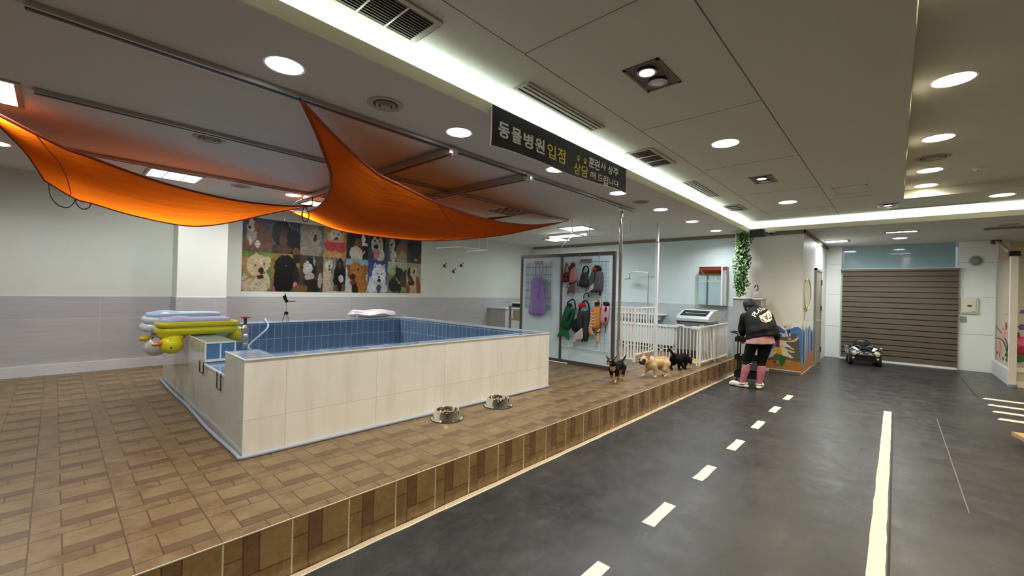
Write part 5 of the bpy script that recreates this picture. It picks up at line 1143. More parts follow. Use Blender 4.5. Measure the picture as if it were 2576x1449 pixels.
# hanging vine
vx, vy = 9.38, 2.30
root = thing('hanging_vine', 'green ivy garland hanging from the ceiling corner down to the grey air conditioner', 'plant', (vx, vy, ZL))
random.seed(5); b = MB(); st = []
for k in range(7):
    a = 2*PI*k/7; pts = []
    zb = 1.50+random.random()*.25 if k % 2 else 1.49+.02*k
    for i in range(14):
        z = ZL-.02-(ZL-.02-zb)*i/13; pts.append((vx+.04*math.cos(a)+.03*math.sin(z*7+k), vy+.06*math.sin(a)+.04*math.sin(z*5+k*2), z))
    st.append(pts); b.tube(pts, .003, 5)
b.build('stems', mat('vine_stem', (.07, .11, .03), .7), root)
lv1 = mat('leaf_green', (.045, .135, .020), .45, noise=.35, nscale=12); lv2 = mat('leaf_light', (.14, .25, .045), .45, noise=.2, nscale=12)
def leaves(n, mm, name, seed, wid=1.0):
    random.seed(seed); b = MB()
    for i in range(n):
        p = Vector(interp([Vector(q) for q in random.choice(st)], random.random()))
        f_ = (p.z-1.5)/1.3; sp_ = .055+.045*math.sin(f_*9)**2
        p += Vector((random.uniform(-.07, .03), random.uniform(-1, 1)*sp_*wid, random.uniform(-.02, .02)))
        s = random.uniform(.020, .036); az = random.uniform(-1.3, 1.3)+PI; dn = Vector((math.cos(az)*.4, math.sin(az)*.4, -.8)).normalized()
        nr = Vector((math.cos(az), math.sin(az), .5)).normalized(); sd = dn.cross(nr).normalized(); nr = sd.cross(dn)
        sh = [(0, 0), (.55, .25), (.75, .7), (.55, 1.15), (0, 1.9), (-.55, 1.15), (-.75, .7), (-.55, .25)]
        vs_ = [p+sd*(u*s)+dn*(v*s)+nr*(abs(u)*s*.35) for u, v in sh]
        b.add(vs_, [(0, 1, 2, 3, 4), (0, 4, 5, 6, 7)], mm)
    return b.build(name, None, root, fix=False)
leaves(620, lv1, 'leaves', 3, .8); leaves(260, lv2, 'pale_leaves', 4, .95)
b = MB(); b.cyl((9.42, 2.44, 1.47), (9.42, 2.44, ZL-.03), .008, n=8); b.build('white_conduit', M['white_plastic'], label='thin white conduit running up beside the ivy', cat='conduit')
kx, ky = 9.33, 2.02
root = thing('coffee_server', 'round glass coffee server with a black handle on the grey air conditioner', 'coffee server', (kx, ky, 1.465))
gl = mat('server_glass', (.70, .68, .64), .05, .3, spec=.8, alpha=.35)
MB().lathe([(.001, .004), (.05, .004), (.066, .03), (.070, .07), (.060, .11), (.040, .135), (.038, .15)], (kx, ky, 1.466), 32, gl).build('glass_jar', None, root, smooth=50)
MB().lathe([(.001, .18), (.014, .175), (.03, .155), (.042, .15), (.042, .14)], (kx, ky, 1.466), 24, M['chrome']).build('lid', None, root, smooth=40)
MB().lathe([(.056, .0), (.07, .0), (.07, .012), (.056, .012)], (kx, ky, 1.466), 28, M['chrome'], closed=True).build('base_ring', None, root, smooth=40)
b = MB(); b.tube(smoothpath([(kx, ky-.02, 1.64), (kx, ky-.01, 1.70), (kx-.01, ky+.02, 1.71), (kx-.02, ky+.04, 1.66)], 4), .010, 8); b.build('handle', M['black_plastic'], root, smooth=True)

# ================================================================== MURAL
mu = vcmat('mural_paint', .6, .3)
MY0, MY1, MZ0, MZ1 = 1.33, 2.32, .07, 1.02
cm_ = Canvas(400, 384, (231, 231, 226))
def mp(px, py): p = onx(1880+px*.11043, 800+py*.11043, XW-.005); return ((MY1-p.y)/(MY1-MY0), (p.z-MZ0)/(MZ1-MZ0))
def ML(l): return [mp(*q) for q in l]
cm_.poly(ML([(-200, 300), (-200, 1200), (640, 1200), (640, 500)]), (228, 226, 218))
cm_.poly(ML([(560, 190), (640, 165), (720, 190), (780, 240), (850, 290), (1000, 240), (1060, 212), (1150, 205), (1220, 240), (1240, 300), (1300, 340), (1300, 1100), (500, 1100), (400, 600)]), (78, 122, 184))
cm_.line(ML([(560, 190), (640, 165), (720, 190), (780, 240), (850, 290)]), .008, (40, 50, 70))
cm_.poly(ML([(640, 190), (700, 200), (800, 290), (760, 420), (620, 420)]), (60, 98, 150))
cm_.poly(ML([(400, 960), (500, 880), (620, 820), (660, 500), (760, 430), (960, 440), (1000, 380), (1060, 355), (1110, 380), (1140, 450), (1170, 520), (1165, 640), (1190, 900), (1200, 1000), (400, 1010)]), (96, 92, 82))
cm_.line(ML([(960, 440), (1000, 380), (1060, 355), (1110, 380), (1140, 450), (1170, 520), (1165, 640), (1190, 900), (1195, 1000)]), .008, (60, 58, 54))
cm_.poly(ML([(-300, 1000), (460, 950), (620, 960), (850, 945), (980, 960), (1120, 1005), (1330, 985), (1400, 1300), (-300, 1300)]), (178, 118, 62))
cm_.line(ML([(850, 1070), (1000, 1110)]), .006, (120, 78, 44)); cm_.line(ML([(960, 1030), (1080, 1040), (1130, 1090)]), .006, (120, 78, 44))
W3 = (208, 200, 180)
cm_.poly(ML([(740, 500), (860, 520), (960, 530), (1060, 500), (1165, 420), (1150, 480), (1090, 540), (960, 550), (880, 545), (890, 580), (950, 620), (1000, 670), (1080, 715), (1040, 725), (960, 680), (930, 660), (840, 665), (760, 640), (730, 600)]), W3)
cm_.poly(ML([(740, 630), (820, 665), (930, 720), (1090, 775), (1080, 790), (980, 785), (920, 740), (930, 800), (990, 850), (1050, 910), (990, 915), (920, 880), (840, 870), (790, 840), (720, 760)]), W3)
cm_.poly(ML([(560, 720), (640, 660), (700, 700), (660, 800), (560, 880), (480, 910), (500, 860)]), W3)
cm_.line(ML([(740, 630), (820, 665), (930, 720), (1090, 775)]), .005, (110, 100, 84))
cm_.poly(ML([(640, 500), (700, 490), (735, 530), (740, 590), (710, 635), (660, 640), (640, 590)]), (140, 28, 30)); cm_.poly(ML([(665, 635), (720, 630), (715, 665), (668, 665)]), (120, 70, 44))
cm_.poly(ML([(575, 735), (640, 700), (660, 668), (770, 670), (790, 740), (775, 820), (735, 832), (680, 810), (660, 760), (590, 765)]), (206, 164, 30))
cm_.poly(ML([(700, 850), (740, 830), (780, 830), (800, 880), (850, 860), (880, 900), (860, 1020), (820, 1080), (770, 1105), (730, 1020), (700, 950)]), (44, 110, 40)); cm_.line(ML([(770, 850), (790, 960), (770, 1100)]), .008, (24, 78, 28)); cm_.line(ML([(840, 870), (820, 980)]), .006, (24, 78, 28))
cm_.poly(ML([(570, 1080), (640, 1030), (700, 1030), (760, 1090), (700, 1105), (600, 1100)]), (116, 110, 98)); cm_.poly(ML([(560, 990), (640, 970), (670, 1000), (630, 1030), (590, 1020)]), (84, 68, 48))
cm_.poly(ML([(830, 200), (870, 160), (940, 140), (1000, 165), (1010, 210), (980, 250), (900, 260), (860, 235)]), (206, 204, 198)); cm_.poly(ML([(820, 205), (850, 190), (880, 200), (860, 225)]), (50, 44, 44))
cm_.poly(ML([(800, 330), (850, 270), (960, 255), (975, 310), (960, 380), (920, 380), (850, 340)]), (38, 60, 140)); cm_.poly(ML([(790, 360), (850, 345), (880, 400), (870, 430), (790, 425)]), (200, 196, 184))
cm_.poly(ML([(850, 285), (885, 265), (910, 340), (935, 430), (900, 430), (870, 370)]), (206, 202, 194)); cm_.poly(ML([(945, 360), (975, 330), (988, 420), (960, 420)]), (206, 202, 194))
cm_.line(ML([(660, 285), (700, 300), (740, 350), (800, 370)]), .022, (206, 202, 194)); cm_.poly(ML([(935, 460), (985, 455), (1005, 505), (970, 500), (955, 525), (930, 500)]), (208, 178, 40))
cm_.soften(1); cm_.mottle(.05, 40, 5)
root = thing('wall_mural', 'painted mural of white dogs in coloured clothes under blue waves on the white corner wall', 'mural', (XW, 1.6, 0))
cm_.mesh('front_painting', lambda u, v: (XW-.003, MY1-(MY1-MY0)*u, MZ0+(MZ1-MZ0)*v), mu, root)
cs = Canvas(300, 180, (231, 231, 226)); random.seed(9)
for i in range(44):
    x = random.random(); top_ = .80+random.uniform(-.1, .14); c_ = random.choice([(84, 128, 190), (70, 110, 172), (110, 150, 200), (84, 80, 130), (150, 160, 190), (60, 96, 110), (190, 190, 196), (96, 128, 96)])
    cs.poly([(x-.05, .15), (x-.06, top_-.12), (x, top_), (x+.06, top_-.12), (x+.05, .15)], c_)
cs.poly([(0, 0), (0, .14), (.3, .16), (.55, .25), (.8, .34), (1, .36), (1, 0)], (178, 118, 66)); [cs.ell(random.random(), random.uniform(.12, .4), .015, .08, random.choice([(190, 130, 90), (150, 110, 150), (200, 150, 110)])) for _ in range(14)]
[cs.ell(x_, .62, .02, .24, (206, 202, 190)) for x_ in (.30, .62)]; [cs.ell(x_, .86, .012, .10, (120, 112, 84)) for x_ in (.05, .12)]
cs.soften(2); cs.mesh('side_painting', lambda u, v: (XW+1.50*u, 1.327, .03+.97*v), mu, root)
MB().box(9.735, 9.74, 1.33, 1.86, 0, .05).build('kick_board', mat('kick', (.16, .13, .09), .6), root)
# yellow hoop, switch, grey door
hc = ony(2030, 741, 1.315); 
root = thing('hula_hoop', 'yellow hoop hung on the white wall above the mural', 'hoop', (hc.x, 1.31, hc.z))
b = MB(); b.tube([(hc.x+.40*math.cos(2*PI*i/48), 1.305, hc.z+.31*math.sin(2*PI*i/48)) for i in range(48)], .012, 8, closed=True); b.build('ring', mat('hoop_yellow', (.66, .58, .20), .35), root, smooth=True)
MB().cyl((hc.x, 1.33, hc.z+.29), (hc.x, 1.29, hc.z+.30), .006, m=M['white_metal']).build('hook', None, root)
d0, d1 = 11.25, 12.15
dm = mat('door_grey', (.30, .28, .22), .5)
root = struct('door_1', MB().box(d0+.05, d1-.05, 1.30, 1.33, .01, 2.10), dm, label='grey metal door in the white side wall')
for a in ((d0, d0+.05, 0, 2.15), (d1-.05, d1, 0, 2.15)): MB().box(a[0], a[1], 1.285, 1.33, a[2], a[3]).build('door_jamb', mat('jamb', (.36, .34, .28), .5), root)
MB().box(d0, d1, 1.285, 1.33, 2.10, 2.15).build('door_head', mat('jamb', (.36, .34, .28), .5), root)
b = MB(); b.cyl((d0+.12, 1.30, 1.0), (d0+.12, 1.24, 1.0), .012); b.cyl((d0+.12, 1.24, 1.0), (d0+.26, 1.24, 1.0), .010); b.build('door_handle', M['chrome'], root, smooth=40)
for z in (.3, 1.25, 1.85): MB().box(d1-.06, d1-.03, 1.275, 1.30, z-.06, z+.06).build('hinge', M['dark_metal'], root)
MB().box(12.40, 12.52, 1.322, 1.33, 1.0, 1.25).build('switch_plate', M['grey_plastic'], label='grey switch plate on the wall beyond the grey door', cat='switch')
MB().box(9.98, 10.02, 1.322, 1.33, 1.05, 1.30).build('switch_plate', mat('switch_tan', (.40, .36, .28), .5), label='slim tan switch plate on the wall under the yellow hoop', cat='switch')
# ================================================================== BLIND, FUSE BOX, CAR
root = thing('combi_blind', 'wide brown layered roller blind covering the far window', 'blind', (13.37, 0, 2.24))
bm_ = mat('blind_brown', (.115, .092, .064), .8, noise=.08, nscale=3, stretch=(1, 1, 30)); bd = mat('blind_dark', (.075, .055, .04), .8)
b = MB(); b.box(13.33, 13.40, -1.02, 1.03, 2.17, 2.225); b.build('cassette', mat('blind_case', (.16, .12, .09), .5), root, bevel=.01)
MB().box(13.325, 13.40, -1.03, 1.04, 2.225, 2.235).build('cap', M['white_metal'], root)
b = MB(); n = 17
for i in range(n):
    z1_ = 2.17-(2.17-.04)*i/n; z0_ = 2.17-(2.17-.04)*(i+1)/n
    b.prism([(13.375, -1.0, z1_), (13.350, -1.0, z1_-.02), (13.345, -1.0, z0_+.012), (13.372, -1.0, z0_)], (0, 2.0, 0), bm_)
b.build('fabric_bands', None, root)
b = MB()
for i in range(1, n): z = 2.17-(2.17-.04)*i/n; b.box(13.366, 13.380, -1.0, 1.0, z-.006, z+.006)
b.build('shadow_bands', bd, root)
MB().box(13.36, 13.385, -1.0, 1.0, .02, .045).build('bottom_bar', M['white_metal'], root)
b = MB(); [b.ell((13.345, -1.02, 2.15-.055*i), (.006, .006, .015), nu=8, nv=5) for i in range(24)]
b.build('bead_chain', M['grey_plastic'], root)
MB().box(13.30, 13.40, -1.0, 1.03, 0, .018).build('window_sill', M['white_metal'], label='low white sill at the foot of the brown blind', cat='sill')
root = thing('fuse_box', 'cream fuse box on the far white wall right of the blind', 'fuse box', (13.4, -1.16, 1.4))
MB().box(13.375, 13.41, -1.30, -1.04, 1.235, 1.58).build('case', mat('box_cream', (.66, .64, .50), .4), root, bevel=.006); fd_ = MB().box(13.368, 13.376, -1.27, -1.07, 1.26, 1.555).build('door', mat('box_cream2', (.70, .68, .54), .4), root, bevel=.004)
MB().box(13.362, 13.369, -1.20, -1.14, 1.39, 1.42).build('latch', M['black_plastic'], fd_); MB().box(13.362, 13.369, -1.25, -1.20, 1.275, 1.285).build('tag', M['grey_plastic'], fd_)
MB().box(13.395, 13.41, -1.13, -1.04, 1.05, 1.17).build('switch_plate', M['grey_plastic'], label='grey square plate below the fuse box', cat='switch')
root = thing('wall_speaker', 'small round grey speaker high on the far white wall', 'speaker', (13.4, -1.24, 2.38))
MB().lathe([(.001, 0), (.04, 0), (.075, .01), (.085, .03)], (13.365, -1.25, 2.38), 28, M['grey_plastic'], 'X').build('cone', None, root, smooth=40); MB().lathe([(.085, 0), (.11, .01), (.11, .03)], (13.378, -1.25, 2.38), 28, mat('ring_grey', (.45, .46, .44), .5), 'X').build('rim', None, root, smooth=40)
# toy car
cx, cy = 12.72, .55
root = thing('toy_car', 'black ride-on toy car with a white-striped bonnet parked before the brown blind', 'toy car', (cx, cy, 0), rotz=0)
L, Wd = .95, .60; A_ = rad(8); 
def tc(x, y, z): return (cx+x*math.cos(A_)-y*math.sin(A_), cy+x*math.sin(A_)+y*math.cos(A_), z)
RZ = Matrix.Rotation(A_, 3, 'Z'); XF = Matrix.Translation((cx, cy, 0)) @ Matrix.Rotation(A_, 4, 'Z')
carb = mat('car_black', (.006, .006, .007), .12, coat=1)
b = MB(); b.ell((-.30, 0, .27), (.22, .30, .10)); b.box(-.42, .44, -.27, .27, .12, .24); b.ell((-.34, .22, .26), (.14, .09, .11)); b.ell((-.34, -.22, .26), (.14, .09, .11)); b.ell((.28, .23, .27), (.20, .08, .12)); b.ell((.28, -.23, .27), (.20, .08, .12)); b.box(-.10, .12, .22, .28, .2, .33); b.box(-.10, .12, -.28, -.22, .2, .33)
b.box(-.47, -.36, -.26, .26, .10, .22)
organic('body', b, carb, root, .013, 4, xf=XF)
b = MB(); b.ell((.28, 0, .40), (.10, .17, .15)); b.box(.10, .34, -.15, .15, .24, .32); organic('seat', b, M['black_plastic'], root, .014, 4, xf=XF)
b = MB(); sw = [tc(-.02+.03*math.sin(2*PI*i/24), .11*math.cos(2*PI*i/24), .43+.07*math.sin(2*PI*i/24)) for i in range(24)]
b.tube(sw, .010, 7, closed=True); b.tube([tc(-.02, .10, .43), tc(-.02, -.10, .43)], .009, 6, M['black_plastic']); b.tube([tc(-.02, 0, .43), tc(-.14, 0, .34)], .014, 7); b.build('steering_wheel', M['black_plastic'], root, smooth=True)
b = MB()
for s in (-1, 1):
    b.prism([tc(-.10, s*.24, .335), tc(-.10, s*.14, .345), tc(-.13, s*.16, .40), tc(-.13, s*.22, .39)], (.006, 0, 0))
b.tube(smoothpath([tc(-.12, -.25, .33), tc(-.14, -.12, .42), tc(-.14, 0, .38), tc(-.14, .12, .42), tc(-.12, .25, .33)], 4), .008, 6)
b.build('windscreen_frame', mat('car_screen', (.25, .28, .30), .15), root)
for s in (-1, 1):
    o = MB().lathe([(.001, -.012), (.04, -.010), (.055, 0), (.058, .012)], (0, 0, 0), 24, mat('headlamp', (.72, .68, .50), .1, .3), 'X').build('headlight', None, root, smooth=40)
    o.matrix_parent_inverse = Matrix(); p = tc(-.468, s*.205, .285); o.location = Vector(p)-root.location; o.rotation_euler = (0, rad(12), A_+s*rad(-14))
    o = MB().lathe([(.055, -.012), (.062, -.006), (.064, .010), (.056, .012)], (0, 0, 0), 24, M['chrome'], 'X').build('headlight_ring', None, root, smooth=40)
    o.matrix_parent_inverse = Matrix(); o.location = Vector(p)-root.location; o.rotation_euler = (0, rad(12), A_+s*rad(-14))
    o = MB().lathe([(.001, -.01), (.022, -.006), (.024, .006)], (0, 0, 0), 16, mat('foglamp', (.75, .66, .66), .15), 'X').build('fog_light', None, root, smooth=40)
    o.matrix_parent_inverse = Matrix(); p = tc(-.478, s*.21, .17); o.location = Vector(p)-root.location; o.rotation_euler = (0, 0, A_)
    b = MB(); b.prism([tc(-.46, s*.105, .332), tc(-.46, s*.15, .330), tc(-.20, s*.235, .372), tc(-.20, s*.165, .382)], (0, 0, .012)); b.build('bonnet_stripe', mat('stripe_white', (.72, .76, .70), .3), root)
    b = MB(); b.ell(tc(-.08, s*.31, .37), (.03, .035, .025)); b.beam(tc(-.08, s*.26, .33), tc(-.08, s*.30, .36), .012, .012); b.build('side_mirror', M['grey_metal'], root, smooth=True)
    for xx in (-.30, .28):
        b = MB(); c0 = tc(xx, s*.285, .115); c1 = tc(xx, s*.215, .115); b.cyl(c0, c1, .115, n=28, m=M['black_plastic']); wh_ = b.build('wheel', None, root, smooth=40); MB().cyl(tc(xx, s*.291, .115), c0, .06, n=20, m=M['grey_metal']).build('hub_cap', None, wh_, smooth=40)
b = MB(); b.tube([tc(-.525, .14, .275), tc(-.50, .115, .305), tc(-.50, -.115, .305), tc(-.525, -.14, .275), tc(-.53, -.12, .255), tc(-.53, .12, .255)], .008, 6, closed=True); b.build('grille_surround', M['chrome'], root)
MB().prism([tc(-.515, .11, .262), tc(-.515, -.11, .262), tc(-.505, -.10, .30), tc(-.505, .10, .30)], (.02, 0, 0)).build('grille', M['grey_plastic'], root)
b = MB(); b.prism([tc(-.40, .08, .378), tc(-.40, -.08, .378), tc(-.24, -.09, .392), tc(-.24, .09, .392)], (0, 0, .012)); b.build('bonnet_scoop', M['black_plastic'], root, bevel=.004)

# ================================================================== FLOWER GLASS ENCLOSURE
FX, FY = 11.57, -1.54
gw = mat('clear_glass', (.85, .88, .84), .04, alpha=.16)
fm_ = mat('frame_cream', (.80, .75, .66), .5); fw_ = mat('curb_white', (.60, .61, .62), .5)
root = thing('glass_enclosure', 'cream framed glass enclosure with flower stickers at the right edge', 'enclosure', (FX, FY, 0))
MB().box(FX-.04, FX+.05, FY-.05, FY+.04, 0, 2.36).build('corner_post', fm_, root)
MB().box(FX+.05, 13.55, FY-.04, FY+.03, 0, .28).build('side_curb', fw_, root); MB().box(FX-.03, FX+.05, -4.6, FY-.05, .0, .10).build('front_curb', fm_, root); MB().box(FX-.03, FX+.03, -4.6, FY-.05, .27, .34).build('front_rail', fm_, root)
MB().box(FX-.02, FX+.02, -4.6, FY-.05, .10, .27).build('front_panel', mat('curb_panel', (.56, .50, .38), .6), root)
MB().box(FX+.05, 13.5, FY-.02, FY+.01, .28, 2.30).build('side_glass', gw, root); MB().box(FX-.006, FX+.006, -4.6, FY-.05, .34, 2.28).build('front_glass', gw, root)
MB().beam((FX, FY, 2.33), (FX, -4.6, 2.33), .05, .07).build('front_top_rail', mat('rail_grey', (.50, .48, .42), .5), root)
MB().beam((FX, FY, 2.36), (13.40, FY, 2.78), .05, .05).build('sloping_brace', mat('rail_grey', (.50, .48, .42), .5), root)
MB().box(FX-.06, FX+.06, FY-.07, FY+.06, 2.33, 2.42).build('corner_joint', M['black_plastic'], root); MB().box(13.30, 13.41, FY-.06, FY+.08, 2.72, ZL).build('brace_end', M['dark_metal'], root)
MB().lathe([(.001, 0), (.05, 0), (.05, .05), (.001, .05)], (FX-.08, FY+.0, 0), 14, M['grey_plastic']).build('foot', None, root)
def flower(cx, cz, r, cols, n, side, seed, label, leaf=True):
    random.seed(seed)
    if side: P = lambda a, c, d: (cx+a, FY+.014+d, cz+c)
    else: P = lambda a, c, d: (FX-.010-d, cx-a, cz+c)
    b = MB()
    for ring_, (k, mm) in enumerate(((1.0, cols[0]), (.62, cols[1]))):
        for i in range(n):
            a = 2*PI*i/n+ring_*.3+random.uniform(-.1, .1); rr = r*k*random.uniform(.85, 1.1); w_ = .42*rr
            ca, sa = math.cos(a), math.sin(a); pts = [(0, 0), (.5*rr, -w_), (.9*rr, -.5*w_), (rr, 0), (.9*rr, .5*w_), (.5*rr, w_)]
            q = [P(u*ca-v*sa, (u*sa+v*ca)*.85, .001+.0012*ring_+.0001*i) for u, v in pts]; b.add(q, [tuple(range(6))], mm)
    return b.build('flower_sticker', None, label=label, cat='sticker', group='flower stickers on the glass', fix=False)
pk1, pk2 = mat('petal_pink', (.72, .16, .30), .6), mat('petal_pale', (.80, .36, .48), .6); sa1, sa2 = mat('petal_salmon', (.72, .14, .12), .6), mat('petal_peach', (.80, .30, .24), .6)
rd1, rd2 = mat('petal_red', (.22, .01, .015), .6), mat('petal_deep', (.40, .02, .03), .6); vi1, vi2 = mat('petal_violet', (.07, .04, .20), .6), mat('petal_lilac', (.16, .10, .34), .6); hp1 = mat('petal_hot', (.80, .05, .22), .6)
def fs(px, py): return ony(px, py, FY+.014)
def ff(px, py): return onx(px, py, FX-.010)
for px, py, r, cl, n, s_, lb in ((2524, 839, .15, (pk1, pk2), 14, 1, 'large pink flower sticker on the side glass'), (2515, 876, .17, (sa1, sa2), 14, 1, 'large salmon flower sticker low on the side glass'), (2531, 820, .10, (rd1, rd2), 6, 1, 'dark red tulip sticker on the side glass'), (2508, 823, .06, (rd1, rd2), 5, 1, 'small red bud sticker on the side glass'), (2532, 791, .03, (rd2, rd2), 5, 1, 'tiny red bud high on the side glass'), (2515, 895, .06, (sa1, rd2), 5, 1, 'small red bud low on the side glass'),
        (2573, 823, .07, (vi1, vi2), 6, 0, 'violet flower sticker at the top of the front glass'), (2556, 842, .06, (vi1, vi2), 7, 0, 'violet flower sticker left on the front glass'), (2576, 862, .13, (hp1, pk1), 12, 0, 'hot pink flower sticker on the front glass'), (2572, 880, .12, (rd1, rd2), 9, 0, 'dark red flower sticker on the front glass'), (2574, 784, .05, (vi2, vi2), 5, 0, 'lilac flower sticker high on the front glass')):
    p = fs(px, py) if s_ else ff(px, py); flower(p.x if s_ else p.y, p.z, r, cl, n, s_, px, lb)
lf = mat('sticker_stem', (.05, .08, .04), .6); lg = mat('sticker_leaf', (.05, .13, .04), .6)
b = MB()
b.tube(smoothpath([fs(2505, 850), fs(2515, 852), fs(2526, 862), fs(2533, 885), fs(2534, 900)], 4), .012, 5, lf); b.tube(smoothpath([fs(2510, 825), fs(2514, 832), fs(2520, 838)], 4), .008, 5, lf); b.tube(smoothpath([fs(2530, 895), fs(2535, 870), fs(2528, 852)], 4), .010, 5, lf)
for px, py in ((2508, 887), (2532, 905), (2523, 902), (2536, 898)): p = fs(px, py); b.ell(p, (.10, .002, .035), lg, nu=10, nv=6)
b.build('stem_sticker', None, label='dark flower stems and leaves stuck on the side glass', cat='sticker')
b = MB(); b.tube(smoothpath([ff(2553, 850), ff(2558, 866), ff(2556, 880), ff(2559, 902)], 4), .010, 5, lf)
for px, py in ((2556, 895), (2562, 905), (2572, 895), (2575, 903)): p = ff(px, py); b.ell(p, (.002, .07, .05), lg, nu=10, nv=6)
b.build('stem_sticker', None, label='dark stems and green leaves stuck on the front glass', cat='sticker')
# wooden board poking in at the right edge
b = MB(); b.prism([(6.95, -.93, .08), (5.6, -1.28, .08), (5.4, -2.3, .08), (7.2, -2.3, .08)], (0, 0, .04), mat('ply', (.52, .36, .18), .5, noise=.12, nscale=6, stretch=(1, 12, 1)))
r_ = thing('wooden_platform', 'low wooden board cut off by the right picture edge', 'platform', (6.4, -1.6, 0))
b.build('board', None, r_); MB().box(5.9, 6.9, -2.2, -1.3, 0, .08).build('support', M['black_plastic'], r_)

# ================================================================== BANNER
BY = 2.228
def bp_(u, v, o=0):     # u along the banner, v up
    zt = 2.868; zb = 2.562+.035*u+.010*math.sin(u*9)-.02*(max(0, u-.94)/.06)*0
    x = 2.154+2.094*u; z = zb+(zt-zb)*v
    y = BY-.004-.006*math.sin(u*7+v*2)*(1-v)-.004*math.sin(u*23)*(1-v)-o
    return Vector((x, y, z))
root = thing('banner', 'long black fabric banner with white and yellow Korean lettering on the ceiling lip', 'banner', (3.2, BY, 2.87))
b = MB(); n = 80
b.grid(lambda u, v: bp_(u, v, 0), n, 6); b.grid(lambda u, v: bp_(u, v, .003), n, 6)
b.build('cloth', mat('banner_black', (.020, .023, .036), .45, spec=.4), root, smooth=True)
bw = mat('banner_white', (.93, .93, .95), .5); by_ = mat('banner_yellow', (.90, .78, .12), .5)
b = MB(); b.tube([bp_(i/60, 0, .003) for i in range(61)], .004, 5, bw); b.tube([bp_(0, i/8, .003) for i in range(9)], .0035, 5, bw); b.tube([bp_(1, i/8, .003) for i in range(9)], .003, 5, bw)
b.build('white_edge', None, root)
def cvx(px, py):     # my study crop of the banner -> u, v
    p = ony(1230+px*.17249, 250+py*.17249, BY-.008); u = (p.x-2.154)/2.094; zt = 2.868; zb = 2.562+.035*u; return u, (p.z-zb)/(zt-zb)
def put_char(txt, c0, c1, m, name, bold=.02):
    """c0 top-left, c1 bottom-right in crop coordinates of the glyph's bounds"""
    u0, v1 = cvx(*c0); u1, v0 = cvx(*c1)
    b = MB(); put_text(b, txt, lambda u, v: bp_(u, v, .0055), u0, u1, v0, v1, m, bold); b.build(name, None, root, fix=False)
for ch, c0, c1, m_ in (('동', (132, 310), (292, 610), bw), ('물', (325, 395), (472, 690), bw), ('병', (505, 475), (640, 755), bw), ('원', (672, 545), (805, 822), bw), ('입', (850, 628), (970, 890), by_), ('점', (1003, 690), (1115, 945), by_),
                       ('상', (1246, 900), (1336, 1100), by_), ('담', (1355, 945), (1445, 1140), by_), ('훈', (1455, 825), (1540, 1010), bw), ('련', (1545, 865), (1615, 1045), bw), ('사', (1630, 905), (1705, 1055), bw), ('상', (1735, 960), (1800, 1115), bw), ('주', (1810, 990), (1882, 1140), bw),
                       ('해', (1478, 1035), (1560, 1170), bw), ('드', (1595, 1090), (1665, 1205), bw), ('립', (1675, 1110), (1735, 1275), bw), ('니', (1752, 1150), (1800, 1275), bw), ('다', (1815, 1180), (1885, 1295), bw)):
    u0, v1 = cvx(*c0); u1, v0 = cvx(*c1)
    put_char(ch, c0, c1, m_, 'lettering', .032 if m_ is bw and c0[0] < 900 else .018)
for k, (cx_, cy_) in enumerate(((1306, 862), (1402, 905))):
    u, v = cvx(cx_, cy_); b = MB()
    def dot(du, dv, ru, rv):
        b.add([bp_(u+du+ru*math.cos(2*PI*i/16), v+dv+rv*math.sin(2*PI*i/16), .0055) for i in range(16)], [tuple(range(16))], by_)
    dot(0, -.02, .0090, .048); [dot(a_, b_, .0030, .028) for a_, b_ in ((-.010, .04), (-.0035, .085), (.0045, .085), (.011, .05))]
    b.build('paw_print', None, root, fix=False, label='yellow paw print')
# ================================================================== DOGS
def dog(label, loc, head_deg, s, P, colfn, furbump=.5, rough=.75, sm_=5):
    root = thing('dog', label, 'dog', loc)
    XF = Matrix.Translation(loc) @ Matrix.Rotation(rad(head_deg), 4, 'Z') @ Matrix.Scale(s, 4)
    b = MB()
    for k in P['ell']: c, r = k[0], k[1]; b.ell(c, r, rot=(Matrix.Rotation(rad(k[2]), 3, 'Y') if len(k) > 2 else None))
    for ch in P['chain']:
        for (p, r0), (q, r1) in zip(ch[:-1], ch[1:]): b.cap(p, q, r0, r1, n=12)
    fm_ = vcmat('fur_'+label.split()[0], rough, .15, furbump, 260)
    me_ = organic('body', b, fm_, root, .0058, sm_, colfn, XF)
    for nm, items, m_ in P['bits']:
        for it in items:
            b = MB(); b.ell(it[0], it[1], nu=12, nv=8); b.v = [tuple(XF @ Vector(v)) for v in b.v]; b.build(nm, m_, root, smooth=True)
    return root
def legs(fr, hr, zt_f=.17, zt_h=.19, w_=.045, k=1.0, thigh=.048):
    """fr / hr: (shift of paw forwards, lift) for left and right"""
    out = []
    for (dx, up), sgn in zip(fr, (1, -1)):
        y = sgn*w_
        out.append([((.11, y*.9, zt_f+.02), .040*k), ((.09+dx*.25, y, zt_f-.055), .026*k), ((.105+dx*.7, y, .060+up), .016*k), ((.108+dx, y, .022+up), .015*k), ((.130+dx, y, .013+up), .016*k)])
    for (dx, up), sgn in zip(hr, (1, -1)):
        y = sgn*w_
        out.append([((-.13, y*.85, zt_h), thigh*k), ((-.10+dx*.3, y, zt_h-.075), .032*k), ((-.17+dx*.8, y, .078+up), .017*k), ((-.155+dx, y, .024+up), .015*k), ((-.130+dx, y, .013+up), .016*k)])
    return out
eye_k = mat('dog_eye', (.01, .008, .006), .08, coat=1); nose_k = mat('dog_nose', (.012, .011, .012), .3); tong = mat('tongue', (.6, .2, .22), .5)
